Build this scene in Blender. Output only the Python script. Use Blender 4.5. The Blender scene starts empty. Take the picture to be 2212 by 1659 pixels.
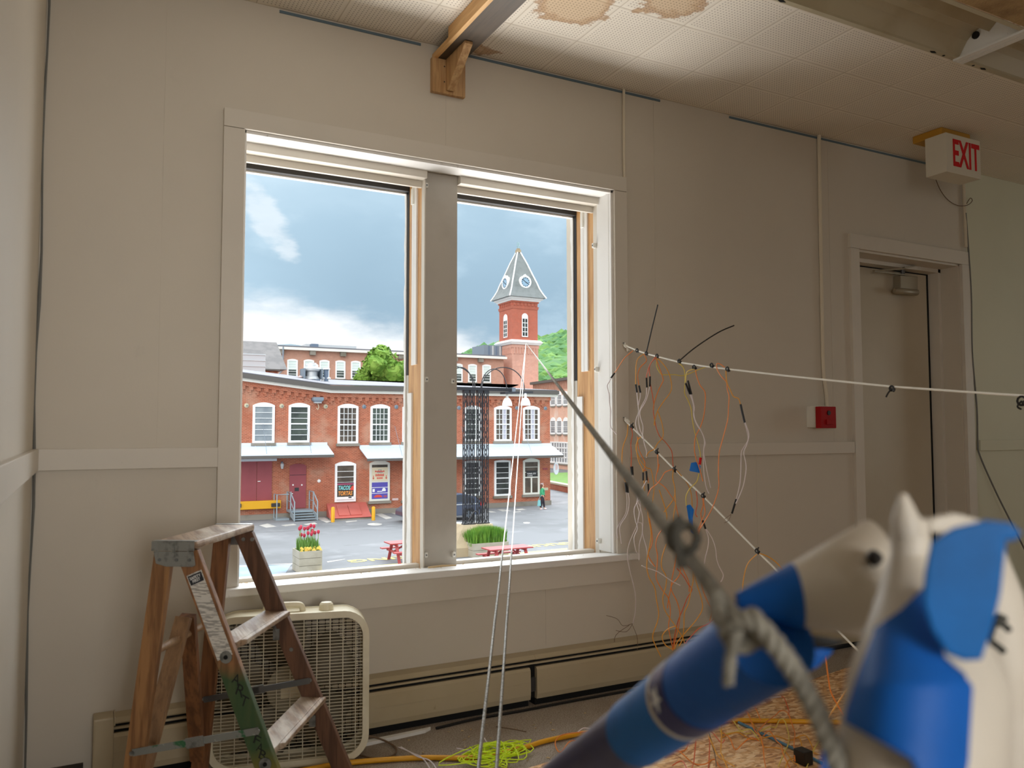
import bpy, bmesh, math, random
from mathutils import Vector, Matrix, noise
SC = bpy.context.scene
COL = SC.collection
rnd = random.Random(7)
V = Vector
# ------------------------------------------------------------------ camera
W_IMG, H_IMG, F_PX = 2212.0, 1659.0, 1753.3
YAW, PITCH, ROLL = math.radians(27.87), math.radians(3.234), math.radians(-0.08)
CAM = V((0.0, -3.05, 1.14))
fw = V((math.sin(YAW)*math.cos(PITCH), math.cos(YAW)*math.cos(PITCH), math.sin(PITCH)))
r0 = V((math.cos(YAW), -math.sin(YAW), 0.0)); u0 = r0.cross(fw)
rt = r0*math.cos(ROLL)+u0*math.sin(ROLL); up = u0*math.cos(ROLL)-r0*math.sin(ROLL)
cd = bpy.data.cameras.new('camera'); cam = bpy.data.objects.new('camera', cd); COL.objects.link(cam)
cam.matrix_world = Matrix(((rt.x, up.x, -fw.x, CAM.x), (rt.y, up.y, -fw.y, CAM.y), (rt.z, up.z, -fw.z, CAM.z), (0, 0, 0, 1)))
cd.sensor_width = 36.0; cd.lens = 36.0*F_PX/W_IMG; cd.clip_start = 0.02; cd.clip_end = 3000
cd.dof.use_dof = True; cd.dof.focus_distance = 7.0; cd.dof.aperture_fstop = 6.6
SC.camera = cam
SC.view_settings.view_transform = 'Standard'; SC.view_settings.look = 'None'
SC.view_settings.exposure = 0.0; SC.view_settings.gamma = 1.0; SC.view_settings.use_curve_mapping = False
SC.cycles.use_denoising = True
SC.cycles.max_bounces = 8; SC.cycles.diffuse_bounces = 5; SC.cycles.glossy_bounces = 3
SC.cycles.sample_clamp_indirect = 6.0; SC.cycles.caustics_reflective = False

def ray(px, py): return fw + rt*((px-W_IMG/2)/F_PX) - up*((py-H_IMG/2)/F_PX)
def atY(px, py, y): d = ray(px, py); return CAM + d*((y-CAM.y)/d.y)
def atZ(px, py, z): d = ray(px, py); return CAM + d*((z-CAM.z)/d.z)
def atX(px, py, x): d = ray(px, py); return CAM + d*((x-CAM.x)/d.x)
def atT(px, py, t): return CAM + ray(px, py)*t
def atPlane(px, py, o, n): d = ray(px, py); return CAM + d*((o-CAM).dot(n)/d.dot(n))

# ------------------------------------------------------------------ sky
def build_world():
    w = bpy.data.worlds.new('sky'); SC.world = w; w.use_nodes = True
    nt = w.node_tree; nt.nodes.clear()
    def nd(t): return nt.nodes.new(t)
    def lk(a, b): nt.links.new(a, b)
    def mth(op, a, b=None, c=None):
        n = nd('ShaderNodeMath'); n.operation = op
        for i, v in enumerate((a, b, c)):
            if v is None: continue
            if isinstance(v, (int, float)): n.inputs[i].default_value = v
            else: lk(v, n.inputs[i])
        return n.outputs[0]
    def step(v, a, b):
        n = nd('ShaderNodeMapRange'); n.interpolation_type = 'SMOOTHSTEP'
        lk(v, n.inputs[0]); n.inputs[1].default_value = a; n.inputs[2].default_value = b
        return n.outputs[0]
    def mix(f, a, b):
        n = nd('ShaderNodeMix'); n.data_type = 'RGBA'
        if isinstance(f, (int, float)): n.inputs[0].default_value = f
        else: lk(f, n.inputs[0])
        for s, v in ((6, a), (7, b)):
            if isinstance(v, tuple): n.inputs[s].default_value = (*v, 1)
            else: lk(v, n.inputs[s])
        return n.outputs[2]
    tc = nd('ShaderNodeTexCoord'); sp = nd('ShaderNodeSeparateXYZ'); lk(tc.outputs['Generated'], sp.inputs[0])
    x, y, z = sp.outputs
    a = mth('DIVIDE', x, mth('MAXIMUM', y, 0.05))
    def nse(sx, sy, sz, scale, detail, off=0.0, rough=0.55):
        mp = nd('ShaderNodeMapping'); lk(tc.outputs['Generated'], mp.inputs[0]); mp.inputs['Scale'].default_value = (sx, sy, sz); mp.inputs['Location'].default_value = (off, off*.7, off*.3)
        n = nd('ShaderNodeTexNoise'); lk(mp.outputs[0], n.inputs['Vector']); n.inputs['Scale'].default_value = scale; n.inputs['Detail'].default_value = detail; n.inputs['Roughness'].default_value = rough
        return n.outputs['Fac']
    n1 = nse(1, 1, 2.4, 2.6, 5, 1.3); n2 = nse(1, 1, 1.8, 8.0, 6, 4.1); n3 = nse(1, 1, 2.5, 16.0, 6, 8.7)
    LIGHT, MID, DARK, WHITE = (0.61, 0.77, 0.88), (0.43, 0.60, 0.73), (0.31, 0.45, 0.565), (0.93, 0.95, 0.96)
    nn = mth('ADD', mth('MULTIPLY', mth('SUBTRACT', n1, .5), 0.9), mth('MULTIPLY', mth('SUBTRACT', n2, .5), 0.45))
    el = mth('ADD', z, mth('MULTIPLY', nn, 0.12))
    lo = step(el, 0.33, 0.15)
    # the heavy dark bank, thicker to the right
    bank = mth('MULTIPLY', lo, step(mth('ADD', a, mth('MULTIPLY', nn, .25)), 0.10, 0.34))
    c = mix(step(mth('ADD', z, mth('MULTIPLY', nn, .2)), 0.36, 0.22), LIGHT, MID)
    c = mix(bank, c, DARK)
    # soft paler streaks inside the bank
    c = mix(mth('MULTIPLY', step(n2, 0.52, 0.72), 0.38), c, LIGHT)
    # small bright tear at upper left
    da = mth('MULTIPLY', mth('SUBTRACT', a, 0.195), 1.0); de = mth('SUBTRACT', z, 0.242)
    dd = mth('ADD', mth('MULTIPLY', mth('ADD', mth('MULTIPLY', da, 1.0), mth('MULTIPLY', de, .55)), mth('ADD', mth('MULTIPLY', da, 4.0), mth('MULTIPLY', de, 2.2))), mth('MULTIPLY', de, de))
    tear = mth('MULTIPLY', step(mth('ADD', dd, mth('MULTIPLY', mth('SUBTRACT', n3, .5), .010)), 0.0024, 0.0), 0.42)
    c = mix(tear, c, WHITE)
    # bright gap along the horizon at left, and a second one left of the tower
    edge = mth('ADD', mth('ADD', z, mth('MULTIPLY', mth('SUBTRACT', n3, .5), 0.055)), mth('MULTIPLY', a, 0.14))
    gap = mth('MULTIPLY', step(edge, 0.196, 0.150), step(mth('ADD', a, mth('MULTIPLY', mth('SUBTRACT', n2, .5), .2)), 0.62, 0.42))
    c = mix(gap, c, WHITE)
    below = step(z, 0.0, -0.03)
    c = mix(below, c, (0.30, 0.31, 0.31))
    bg = nd('ShaderNodeBackground'); lk(c, bg.inputs[0]); bg.inputs[1].default_value = 1.2
    out = nd('ShaderNodeOutputWorld'); lk(bg.outputs[0], out.inputs[0])
build_world()

# ------------------------------------------------------------------ lights
def sun(name, direction, strength, angle, color):
    l = bpy.data.lights.new(name, 'SUN'); l.energy = strength; l.angle = math.radians(angle); l.color = color
    o = bpy.data.objects.new(name, l); COL.objects.link(o)
    o.rotation_euler = V(direction).to_track_quat('-Z', 'Y').to_euler(); o.location = (0, -20, 60)
def area(name, loc, direction, sx, sy, watts, color, spread=180):
    l = bpy.data.lights.new(name, 'AREA'); l.shape = 'RECTANGLE'; l.size = sx; l.size_y = sy; l.energy = watts; l.color = color; l.spread = math.radians(spread)
    o = bpy.data.objects.new(name, l); COL.objects.link(o)
    o.location = loc; o.rotation_euler = V(direction).to_track_quat('-Z', 'Y').to_euler()
sun('sun', (0.62, 0.74, -0.62), 3.2, 80, (1.0, 0.97, 0.93))          # sun behind thin cloud, over the roof of this building
sun('sky_fill_sun', (-0.62, -0.62, -0.52), 11.0, 95, (0.95, 0.98, 1.0))     # second sun added for the sky's brightness coming in at the window
area('yard_bounce_fill', (2.5, 3.2, -1.3), (-.15, -.78, .62), 3.6, 2.4, 220, (1.0, 0.98, 0.95))   # unseen lamp added for light bouncing up from the yard
area('ceiling_edge_fill', (2.0, 1.75, -1.5), (0, -.40, .92), 4.6, 1.2, 280, (1.0, 0.98, 0.95))        # second unseen lamp, added to brighten the ceiling near the wall
area('back_fill', (0.42, -6.80, 1.5), (-.02, 1, -.02), 1.0, 1.5, 4.2, (1.0, 0.96, 0.91), 38)  # narrow-beam lamp added to brighten the left of the window wall
area('side_fill', (-0.05, -4.7, 1.45), (1, 0.45, 0.1), 1.0, 1.1, 22, (1.0, 0.96, 0.90))  # lamp added inside the left-wall opening for light from the left
area('right_fill', (9.2, -2.6, 1.6), (-1, .55, 0), 1.6, 1.6, 19, (0.98, 1.0, 0.94))     # lamp added before the solid right wall to brighten the far wall

# ------------------------------------------------------------------ materials
def srgb(r, g, b):
    f = lambda c: (c/255/12.92) if c/255 <= 0.04045 else ((c/255+0.055)/1.055)**2.4
    return (f(r), f(g), f(b))
class Mat:
    def __init__(s, name, color, rough=0.6, metal=0.0, spec=0.5):
        s.m = bpy.data.materials.new(name); s.m.use_nodes = True; s.nt = s.m.node_tree
        s.b = s.nt.nodes['Principled BSDF']; s.b.inputs['Base Color'].default_value = (*color, 1)
        s.b.inputs['Roughness'].default_value = rough; s.b.inputs['Metallic'].default_value = metal
        s.b.inputs['Specular IOR Level'].default_value = spec
        s.color = color; s.c = None; s.tc = None
    def nd(s, t): return s.nt.nodes.new(t)
    def lk(s, a, b): s.nt.links.new(a, b)
    def coord(s, scale=(1, 1, 1), rot=(0, 0, 0), loc=(0, 0, 0)):
        if s.tc is None: s.tc = s.nd('ShaderNodeNewGeometry')
        mp = s.nd('ShaderNodeMapping'); s.lk(s.tc.outputs['Position'], mp.inputs[0])
        mp.inputs['Scale'].default_value = scale; mp.inputs['Rotation'].default_value = rot; mp.inputs['Location'].default_value = loc
        return mp.outputs[0]
    def noise(s, scale, detail=4, sc=(1, 1, 1), rot=(0, 0, 0), rough=0.55, loc=(0, 0, 0)):
        n = s.nd('ShaderNodeTexNoise'); s.lk(s.coord(sc, rot, loc), n.inputs['Vector'])
        n.inputs['Scale'].default_value = scale; n.inputs['Detail'].default_value = detail; n.inputs['Roughness'].default_value = rough
        return n.outputs['Fac']
    def math(s, op, a, b=None, c=None):
        n = s.nd('ShaderNodeMath'); n.operation = op
        for i, v in enumerate((a, b, c)):
            if v is None: continue
            if isinstance(v, (int, float)): n.inputs[i].default_value = v
            else: s.lk(v, n.inputs[i])
        return n.outputs[0]
    def ramp(s, v, a, b, lo=0.0, hi=1.0):
        n = s.nd('ShaderNodeMapRange'); s.lk(v, n.inputs[0])
        n.inputs[1].default_value = a; n.inputs[2].default_value = b; n.inputs[3].default_value = lo; n.inputs[4].default_value = hi
        return n.outputs[0]
    def mixc(s, f, a, b):
        n = s.nd('ShaderNodeMix'); n.data_type = 'RGBA'
        if isinstance(f, (int, float)): n.inputs[0].default_value = f
        else: s.lk(f, n.inputs[0])
        for k, v in ((6, a), (7, b)):
            if isinstance(v, tuple): n.inputs[k].default_value = (*v, 1)
            else: s.lk(v, n.inputs[k])
        return n.outputs[2]
    def cur(s): return s.c if s.c is not None else s.color
    def setc(s, c): s.c = c; s.lk(c, s.b.inputs['Base Color']); return s
    def over(s, f, color): return s.setc(s.mixc(f, s.cur(), color))
    def blot(s, color, scale, a=0.5, b=0.7, amt=1.0, sc=(1, 1, 1), detail=4, rot=(0, 0, 0), loc=(0, 0, 0)):
        return s.over(s.ramp(s.noise(scale, detail, sc, rot, loc=loc), a, b, 0, amt), color)
    def bump(s, scale, strength=0.2, dist=0.01, sc=(1, 1, 1), detail=3, src=None, rot=(0, 0, 0)):
        n = s.nd('ShaderNodeBump'); n.inputs['Strength'].default_value = strength; n.inputs['Distance'].default_value = dist
        s.lk(src if src is not None else s.noise(scale, detail, sc, rot), n.inputs['Height']); s.lk(n.outputs[0], s.b.inputs['Normal'])
        return s
MATS = {}
def mat(name, color, rough=0.6, metal=0.0, spec=0.5):
    m = Mat(name, color, rough, metal, spec); MATS[name] = m; return m
def M(n): return MATS[n].m
def scale3(c, k): return tuple(min(1, v*k) for v in c)

wallc = srgb(206, 198, 184)
mat('wall_paint', wallc, 0.62).blot(scale3(wallc, .93), 1.3, .4, .7, .7).blot(scale3(wallc, .82), 9, .70, .78, .35).bump(60, .08, .004)
gc = srgb(212, 211, 188)
mat('wall_green', gc, 0.62).blot(scale3(gc, .93), 1.3, .4, .7, .7).bump(60, .08, .004)
tr = srgb(210, 203, 191)
mat('trim_paint', tr, 0.5).blot(scale3(tr, .9), 3, .5, .72, .5).blot(srgb(150, 140, 122), 26, .74, .80, .4).bump(40, .06, .003)
sp_ = srgb(228, 226, 222)
mat('sash_paint', sp_, 0.45).blot(scale3(sp_, .86), 4, .5, .7, .5).blot(srgb(120, 110, 98), 38, .70, .78, .6, sc=(1, 1, .3))
mat('mullion_paint', srgb(186, 180, 170), 0.4).blot(srgb(170, 164, 153), 5, .5, .7, .6)
def woodmat(name, c1, c2, axis=2, scale=9.0, rough=0.55, worn=None, bumpy=.15):
    sc = [1.0, 1.0, 1.0]; sc[axis] = 0.06
    m = mat(name, c1, rough)
    m.blot(c2, scale*6, .42, .62, .9, tuple(sc), 5)
    m.blot(scale3(c2, .75), scale*16, .55, .7, .6, tuple(sc), 3)
    if worn: m.blot(worn, 14, .5, .64, .8, tuple(.25 if i == axis else 1 for i in range(3)), 5)
    m.bump(scale*14, bumpy, .003, tuple(sc)); return m
woodmat('bare_pine', srgb(208, 164, 112), srgb(184, 136, 88), 2)
woodmat('ladder_wood', srgb(160, 116, 72), srgb(116, 78, 46), 2)
woodmat('ladder_wood_dark', srgb(116, 82, 62), srgb(86, 60, 46), 2)
woodmat('ladder_wood_red', srgb(138, 92, 56), srgb(98, 62, 38), 2)
woodmat('slat_wood', srgb(152, 118, 84), srgb(126, 96, 68), 2)
woodmat('step_wood', srgb(168, 142, 116), srgb(128, 104, 84), 1, worn=srgb(206, 196, 180), bumpy=.35)
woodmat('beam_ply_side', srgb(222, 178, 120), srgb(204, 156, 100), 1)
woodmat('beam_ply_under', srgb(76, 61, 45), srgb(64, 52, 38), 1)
woodmat('bracket_pine', srgb(198, 160, 112), srgb(168, 126, 80), 2)
woodmat('dowel_wood', srgb(176, 146, 112), srgb(150, 120, 90), 1)
# near front rail of the ladder carries a sprayed green band
def green_rail():
    m = woodmat('ladder_rail_green', srgb(156, 110, 70), srgb(116, 78, 48), 2)
    s = m.nd('ShaderNodeSeparateXYZ'); m.lk(m.coord(), s.inputs[0])
    zz = m.math('ADD', s.outputs[2], m.math('MULTIPLY', m.math('SUBTRACT', m.noise(14, 3), .5), .05))
    band = m.math('MULTIPLY', m.ramp(zz, .535, .49), m.ramp(zz, .20, .27))
    m.over(m.math('MULTIPLY', band, .88), srgb(38, 82, 48))
    low = m.math('MULTIPLY', m.ramp(zz, .32, .27), m.ramp(zz, .02, .12))
    m.over(m.math('MULTIPLY', low, .5), srgb(150, 128, 44))
green_rail()
mat('galvanized', srgb(150, 152, 150), .42, .75).blot(srgb(96, 98, 98), 40, .5, .66, .7)
mat('painted_bar', srgb(140, 142, 138), .5, .4).blot(srgb(40, 108, 66), 22, .54, .6, .9).blot(srgb(205, 205, 198), 50, .6, .68, .8)
mat('steel_gray', srgb(120, 122, 124), .4, .7)
mat('dark_paint', srgb(30, 26, 24), .6)
mat('black_plastic', srgb(16, 16, 17), .45)
mat('black_gap', srgb(9, 9, 9), .9)
mat('white_plastic', srgb(226, 224, 216), .4)
mat('cream_plastic', srgb(222, 214, 188), .42).blot(srgb(196, 184, 152), 7, .52, .72, .6)
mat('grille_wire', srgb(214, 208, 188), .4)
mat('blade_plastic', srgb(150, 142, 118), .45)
mat('fan_inside_shade', srgb(58, 50, 40), .8)  # darkness inside the fan put into the rear grille's colour
mat('fan_blade_shade', srgb(112, 104, 86), .5)  # blade plastic darkened for the shade behind the grille
mat('heater_paint', srgb(182, 168, 140), .5).blot(srgb(172, 156, 124), 3, .45, .7, .7).blot(srgb(120, 100, 76), 20, .72, .8, .5)
mat('label_paper', srgb(216, 212, 204), .6).blot(srgb(136, 132, 128), 90, .50, .56, .75, (.4, .4, 3.2), 2)
mat('label_blue', srgb(34, 36, 46), .5)
mat('ink_black', srgb(20, 20, 20), .6)
mat('marker_ink', srgb(26, 30, 26), .7)
mat('print_white', srgb(230, 230, 228), .6)
mat('exit_red', srgb(206, 18, 24), .6, 0, .25)
mat('exit_white', srgb(214, 208, 192), .5)
mat('alarm_red', srgb(158, 20, 24), .6, 0, .25)
mat('yellow_block', srgb(186, 136, 40), .6)
mat('conduit_paint', srgb(216, 206, 186), .5)
mat('tape_strip_blue', srgb(92, 112, 124), .6)
mat('grey_cable', srgb(112, 112, 108), .5)
mat('closer_metal', srgb(158, 148, 128), .38, .25)
mat('door_paint', srgb(196, 186, 166), .5).blot(srgb(182, 170, 146), 1.6, .45, .7, .6)
mat('troffer_paint', srgb(184, 174, 148), .45).blot(srgb(166, 152, 122), 5, .5, .7, .6)
mat('dark_base', srgb(52, 44, 36), .8).blot(srgb(84, 74, 62), 20, .5, .6, .8)
def carpet():
    c = srgb(176, 164, 150); m = mat('carpet', c, .95, spec=.1)
    m.blot(srgb(136, 122, 108), 190, .45, .6, .9, detail=2).blot(srgb(206, 196, 184), 330, .55, .65, .7, detail=2).blot(srgb(136, 120, 102), 3, .5, .7, .6)
    m.bump(260, .8, .006)
carpet()
def osb():
    m = mat('osb', srgb(218, 172, 122), .7)
    for sc, rot, cols in (((24, 80, 1), .3, (srgb(236, 198, 148), srgb(192, 142, 94))), ((76, 26, 1), .5, (srgb(226, 178, 124), srgb(200, 150, 100))), ((34, 96, 1), 1.2, (srgb(244, 214, 170), srgb(170, 118, 76)))):
        v = m.nd('ShaderNodeTexVoronoi'); m.lk(m.coord(sc, (0, 0, rot)), v.inputs['Vector']); v.inputs['Scale'].default_value = 1.0
        g = m.nd('ShaderNodeSeparateColor'); m.lk(v.outputs['Color'], g.inputs[0])
        m.over(m.ramp(g.outputs[0], .55, .75, 0, .8), cols[0]); m.over(m.ramp(g.outputs[1], .74, .86, 0, .85), cols[1])
    m.bump(60, .5, .004)
osb()
def ceiling_tile():
    c = srgb(230, 222, 208); m = mat('ceiling_tile', c, .8, spec=.2)
    m.blot(scale3(c, .92), 2.2, .45, .7, .6)
    s = m.nd('ShaderNodeSeparateXYZ'); m.lk(m.coord(), s.inputs[0])
    T = 0.305
    fx = m.math('FRACT', m.math('DIVIDE', m.math('ADD', s.outputs[0], T*10-1.145), T)); fy = m.math('FRACT', m.math('DIVIDE', m.math('ADD', s.outputs[1], T*40), T))
    ex = m.math('ABSOLUTE', m.math('SUBTRACT', fx, .5)); ey = m.math('ABSOLUTE', m.math('SUBTRACT', fy, .5))
    edge = m.math('MAXIMUM', ex, ey)
    n = 21.0
    dx = m.math('SUBTRACT', m.math('FRACT', m.math('MULTIPLY', fx, n)), .5); dy = m.math('SUBTRACT', m.math('FRACT', m.math('MULTIPLY', fy, n)), .5)
    d2 = m.math('ADD', m.math('MULTIPLY', dx, dx), m.math('MULTIPLY', dy, dy))
    dot = m.math('MULTIPLY', m.math('LESS_THAN', d2, .036), m.math('LESS_THAN', edge, .452))
    # brown water stains with a darker rim
    def stain(cx, cy, r, sx=1.0):
        ddx = m.math('MULTIPLY', m.math('SUBTRACT', s.outputs[0], cx), sx); ddy = m.math('SUBTRACT', s.outputs[1], cy)
        d = m.math('SQRT', m.math('ADD', m.math('MULTIPLY', ddx, ddx), m.math('MULTIPLY', ddy, ddy)))
        d = m.math('ADD', d, m.math('MULTIPLY', m.math('SUBTRACT', m.noise(13, 6), .5), .20))
        f = m.ramp(d, r, r-.02); rim = m.math('MULTIPLY', m.ramp(d, r+.004, r-.006), m.ramp(d, r-.05, r-.006))
        m.over(m.math('MULTIPLY', f, .62), srgb(196, 160, 112)); m.over(m.math('MULTIPLY', rim, .6), srgb(158, 112, 66))
    stain(1.60, -.53, .135, .85); stain(1.90, -.74, .12, .9); stain(1.43, -.055, .045, .5); stain(3.0, -1.5, .3, .4)
    m.over(m.math('MULTIPLY', dot, .62), srgb(92, 74, 54))
    m.over(m.math('MULTIPLY', m.math('GREATER_THAN', edge, .4925), .42), srgb(150, 132, 104))
    h = m.math('SUBTRACT', m.ramp(edge, .497, .470), m.math('MULTIPLY', dot, .6))
    m.bump(1, .5, .004, src=h)
ceiling_tile()
mat('stained_tile', srgb(176, 146, 100), .85).blot(srgb(132, 100, 62), 7, .45, .65, .8).bump(150, .8, .01)
# foreground
tb = srgb(12, 94, 184)
mat('blue_tape', tb, .55, 0, .3).blot(scale3(tb, .86), 22, .5, .66, .6).bump(60, .18, .003)
mat('blue_tape_lit', srgb(14, 106, 184), .55, 0, .3).blot(srgb(18, 90, 154), 22, .5, .7, .7)  # same blue tape, made lighter where light falls on it
mat('navy_vinyl', srgb(18, 22, 96), .32)
mat('dark_navy', srgb(32, 36, 84), .35).blot(srgb(42, 46, 96), 8, .5, .7, .6)
mat('pvc_white', srgb(214, 206, 192), .5).blot(srgb(196, 184, 166), 14, .5, .7, .6)
mat('rope_gray', srgb(146, 142, 130), .85).blot(srgb(112, 108, 98), 80, .45, .62, .7)
mat('rope_dark', srgb(88, 86, 78), .85)
mat('cord_white', srgb(240, 238, 230), .6)
mat('wire_rope', srgb(150, 146, 138), .42, .5).blot(srgb(105, 101, 94), 160, .48, .55, .8)
mat('wire_pale', srgb(206, 202, 194), .5)
mat('wire_orange', srgb(232, 136, 56), .45); mat('wire_amber', srgb(224, 158, 52), .45); mat('wire_red', srgb(214, 104, 64), .45)
mat('wire_lemon', srgb(222, 200, 96), .45); mat('wire_lilac', srgb(226, 216, 218), .45); mat('wire_brown', srgb(112, 88, 66), .5)
mat('cord_yellow', srgb(228, 166, 30), .45)
mat('neon_string', srgb(222, 246, 30), .6)
mat('hose_blue', srgb(84, 128, 154), .5)
mat('flag_blue', srgb(10, 124, 226), .5)
mat('wood_chip', srgb(196, 170, 130), .8)
# outside
def brick(name, c1, c2, mortar, rough=.85, worn=None, alongx=True, wornamt=.6, green=None):
    m = mat(name, c1, rough, spec=.2)
    s = m.nd('ShaderNodeSeparateXYZ'); m.lk(m.coord(), s.inputs[0])
    cx = m.nd('ShaderNodeCombineXYZ'); m.lk(m.math('ADD', s.outputs[0], s.outputs[1]), cx.inputs[0]); m.lk(s.outputs[2], cx.inputs[1])
    t = m.nd('ShaderNodeTexBrick'); m.lk(cx.outputs[0], t.inputs['Vector']); t.inputs['Scale'].default_value = 1.0
    t.inputs['Brick Width'].default_value = .21; t.inputs['Row Height'].default_value = .072; t.inputs['Mortar Size'].default_value = .008
    t.inputs['Color1'].default_value = (*c1, 1); t.inputs['Color2'].default_value = (*c2, 1); t.inputs['Mortar'].default_value = (*mortar, 1)
    m.setc(t.outputs['Color'])
    m.blot(scale3(c1, .8), .9, .45, .7, .5).blot(scale3(c1, 1.16), 1.7, .5, .72, .5, loc=(4, 9, 2))
    if worn: m.blot(worn, .7, .52, .68, wornamt, detail=7, loc=(11, 3, 6))
    return m
brick('brick_mill', srgb(176, 102, 76), srgb(148, 82, 61), srgb(188, 146, 124), worn=srgb(184, 150, 128), wornamt=.6)
brick('brick_pale', srgb(186, 140, 120), srgb(174, 126, 106), srgb(190, 164, 150))  # paler brick, distance haze put into the colour
brick('brick_tower', srgb(184, 104, 84), srgb(174, 96, 78), srgb(180, 126, 110))
brick('brick_tower_low', srgb(206, 158, 140), srgb(196, 144, 126), srgb(206, 174, 162))
brick('brick_weathered', srgb(224, 176, 152), srgb(212, 160, 136), srgb(220, 196, 182), worn=srgb(226, 206, 192), wornamt=.8)  # worn brick, its pale base also carrying painted distance haze
mat('stone_base', srgb(138, 132, 122), .9).blot(srgb(104, 100, 84), .8, .5, .66, .7)
mat('window_white', srgb(238, 240, 240), .5)
mat('window_cream', srgb(222, 222, 212), .5)
mat('pane_dark', srgb(66, 68, 66), .12).blot(srgb(40, 42, 40), .9, .45, .6, .8)
mat('pane_brown', srgb(98, 88, 78), .12).blot(srgb(70, 62, 54), 1.2, .45, .6, .8)
mat('pane_grey', srgb(150, 158, 162), .15).blot(srgb(128, 136, 142), .8, .45, .6, .8)
mat('pane_green', srgb(84, 92, 84), .12).blot(srgb(60, 64, 62), 1.0, .45, .6, .8)
mat('shade_white', srgb(206, 220, 216), .7)
mat('curtain', srgb(182, 182, 196), .8)
mat('roof_membrane', srgb(110, 110, 117), .8).blot(srgb(94, 94, 101), .35, .45, .7, .7)
mat('gutter_grey', srgb(92, 88, 84), .6)
mat('fascia_white', srgb(226, 224, 216), .6)
mat('awning_metal', srgb(204, 220, 236), .5).blot(srgb(186, 160, 140), .5, .66, .72, .5)
mat('awning_ridge', srgb(210, 220, 228), .5)
mat('door_red', srgb(146, 70, 76), .5).blot(srgb(134, 62, 68), .8, .45, .65, .7)
mat('bulkhead_red', srgb(186, 96, 86), .55).blot(srgb(170, 84, 76), .8, .45, .65, .7)
mat('bright_yellow', srgb(216, 160, 20), .5)
mat('rubber_black', srgb(58, 54, 52), .8)
mat('stair_metal', srgb(150, 164, 172), .45, .3)
mat('asphalt', srgb(126, 128, 131), .92, spec=.2).blot(srgb(106, 108, 110), .22, .45, .68, .8, detail=6).blot(srgb(150, 152, 155), .5, .55, .7, .6, detail=6, loc=(3, 8, 0)).blot(srgb(86, 86, 86), .35, .66, .69, .55, (.5, 2.2, 1), 8).bump(30, .2, .01)
mat('road_white', srgb(186, 184, 178), .8).blot(srgb(146, 144, 140), 1.6, .5, .62, .7)
mat('road_yellow', srgb(222, 206, 120), .8)
mat('road_blue', srgb(126, 152, 180), .8).blot(srgb(140, 144, 148), .9, .48, .6, .9)
mat('concrete_base', srgb(172, 156, 128), .9).blot(srgb(146, 130, 106), 1.1, .45, .65, .7)
mat('truss_black', srgb(50, 50, 54), .5, .2)
mat('lamp_white', srgb(240, 238, 230), .4)
mat('planter_wood', srgb(172, 166, 150), .8).blot(srgb(150, 144, 126), 2, .45, .65, .7)
mat('plant_green', srgb(88, 138, 40), .7).blot(srgb(118, 158, 54), 2.5, .45, .6, .8).blot(srgb(56, 102, 34), 3.4, .55, .7, .8)
mat('tulip_leaf', srgb(96, 134, 54), .7)
mat('tulip_red', srgb(176, 34, 62), .6); mat('pansy_yellow', srgb(232, 198, 90), .7)
mat('table_red', srgb(166, 72, 72), .6)
mat('bin_blue', srgb(44, 50, 190), .5)
mat('soil', srgb(70, 56, 44), .9)
mat('grass', srgb(90, 130, 54), .9).blot(srgb(106, 142, 58), 1.5, .45, .6, .8)
mat('curb_cream', srgb(190, 184, 158), .9)
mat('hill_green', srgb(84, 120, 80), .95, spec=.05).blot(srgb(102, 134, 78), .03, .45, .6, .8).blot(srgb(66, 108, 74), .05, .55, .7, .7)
mat('hill_far', srgb(168, 190, 202), .95, spec=.05)  # distance haze painted as the hill's pale blue
mat('leaf_hill', srgb(86, 124, 78), .95, spec=.05).blot(srgb(110, 144, 78), .06, .48, .6, .9).blot(srgb(64, 104, 72), .045, .55, .68, .8, loc=(7, 2, 5))
mat('leaf_tree', srgb(104, 140, 58), .85, spec=.1).blot(srgb(136, 168, 82), 1.1, .45, .6, .8).blot(srgb(66, 102, 44), 1.6, .55, .7, .8)
mat('bark', srgb(92, 76, 60), .9)
mat('slate_roof', srgb(120, 117, 116), .85).blot(srgb(104, 102, 102), 1.2, .45, .6, .8)
mat('slate_tower', srgb(128, 134, 134), .8).blot(srgb(114, 120, 120), 1.6, .45, .65, .7)
mat('grey_siding', srgb(186, 192, 197), .7)
mat('clock_face', srgb(150, 182, 206), .5)
mat('copper_green', srgb(146, 176, 182), .6)
mat('hvac_grey', srgb(128, 140, 152), .6, .2)
mat('hvac_light', srgb(196, 200, 202), .5, .3)
mat('hvac_blue', srgb(100, 116, 136), .6)
mat('car_grey', srgb(96, 104, 124), .25, .5)
mat('car_glass', srgb(60, 66, 76), .08)
mat('tyre', srgb(28, 28, 30), .8)
mat('light_red', srgb(206, 50, 56), .3)
mat('skin', srgb(206, 160, 132), .6); mat('hair_brown', srgb(92, 58, 44), .7); mat('tunic_green', srgb(62, 158, 112), .8)
mat('trousers_dark', srgb(44, 38, 48), .8); mat('shoe_pale', srgb(226, 206, 206), .6); mat('bag_teal', srgb(126, 186, 190), .7)
mat('banner_dark', srgb(74, 72, 66), .5); mat('banner_pink', srgb(160, 84, 112), .6); mat('banner_teal', srgb(128, 216, 220), .6)
mat('banner_orange', srgb(240, 160, 66), .6); mat('banner_red', srgb(214, 78, 62), .6); mat('poster_cream', srgb(222, 212, 184), .7)
mat('poster_purple', srgb(88, 82, 172), .6); mat('poster_grey', srgb(150, 156, 156), .6)
mat('sign_black', srgb(46, 46, 48), .5); mat('sign_pink', srgb(208, 186, 184), .6); mat('sign_silver', srgb(214, 220, 226), .4)
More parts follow.
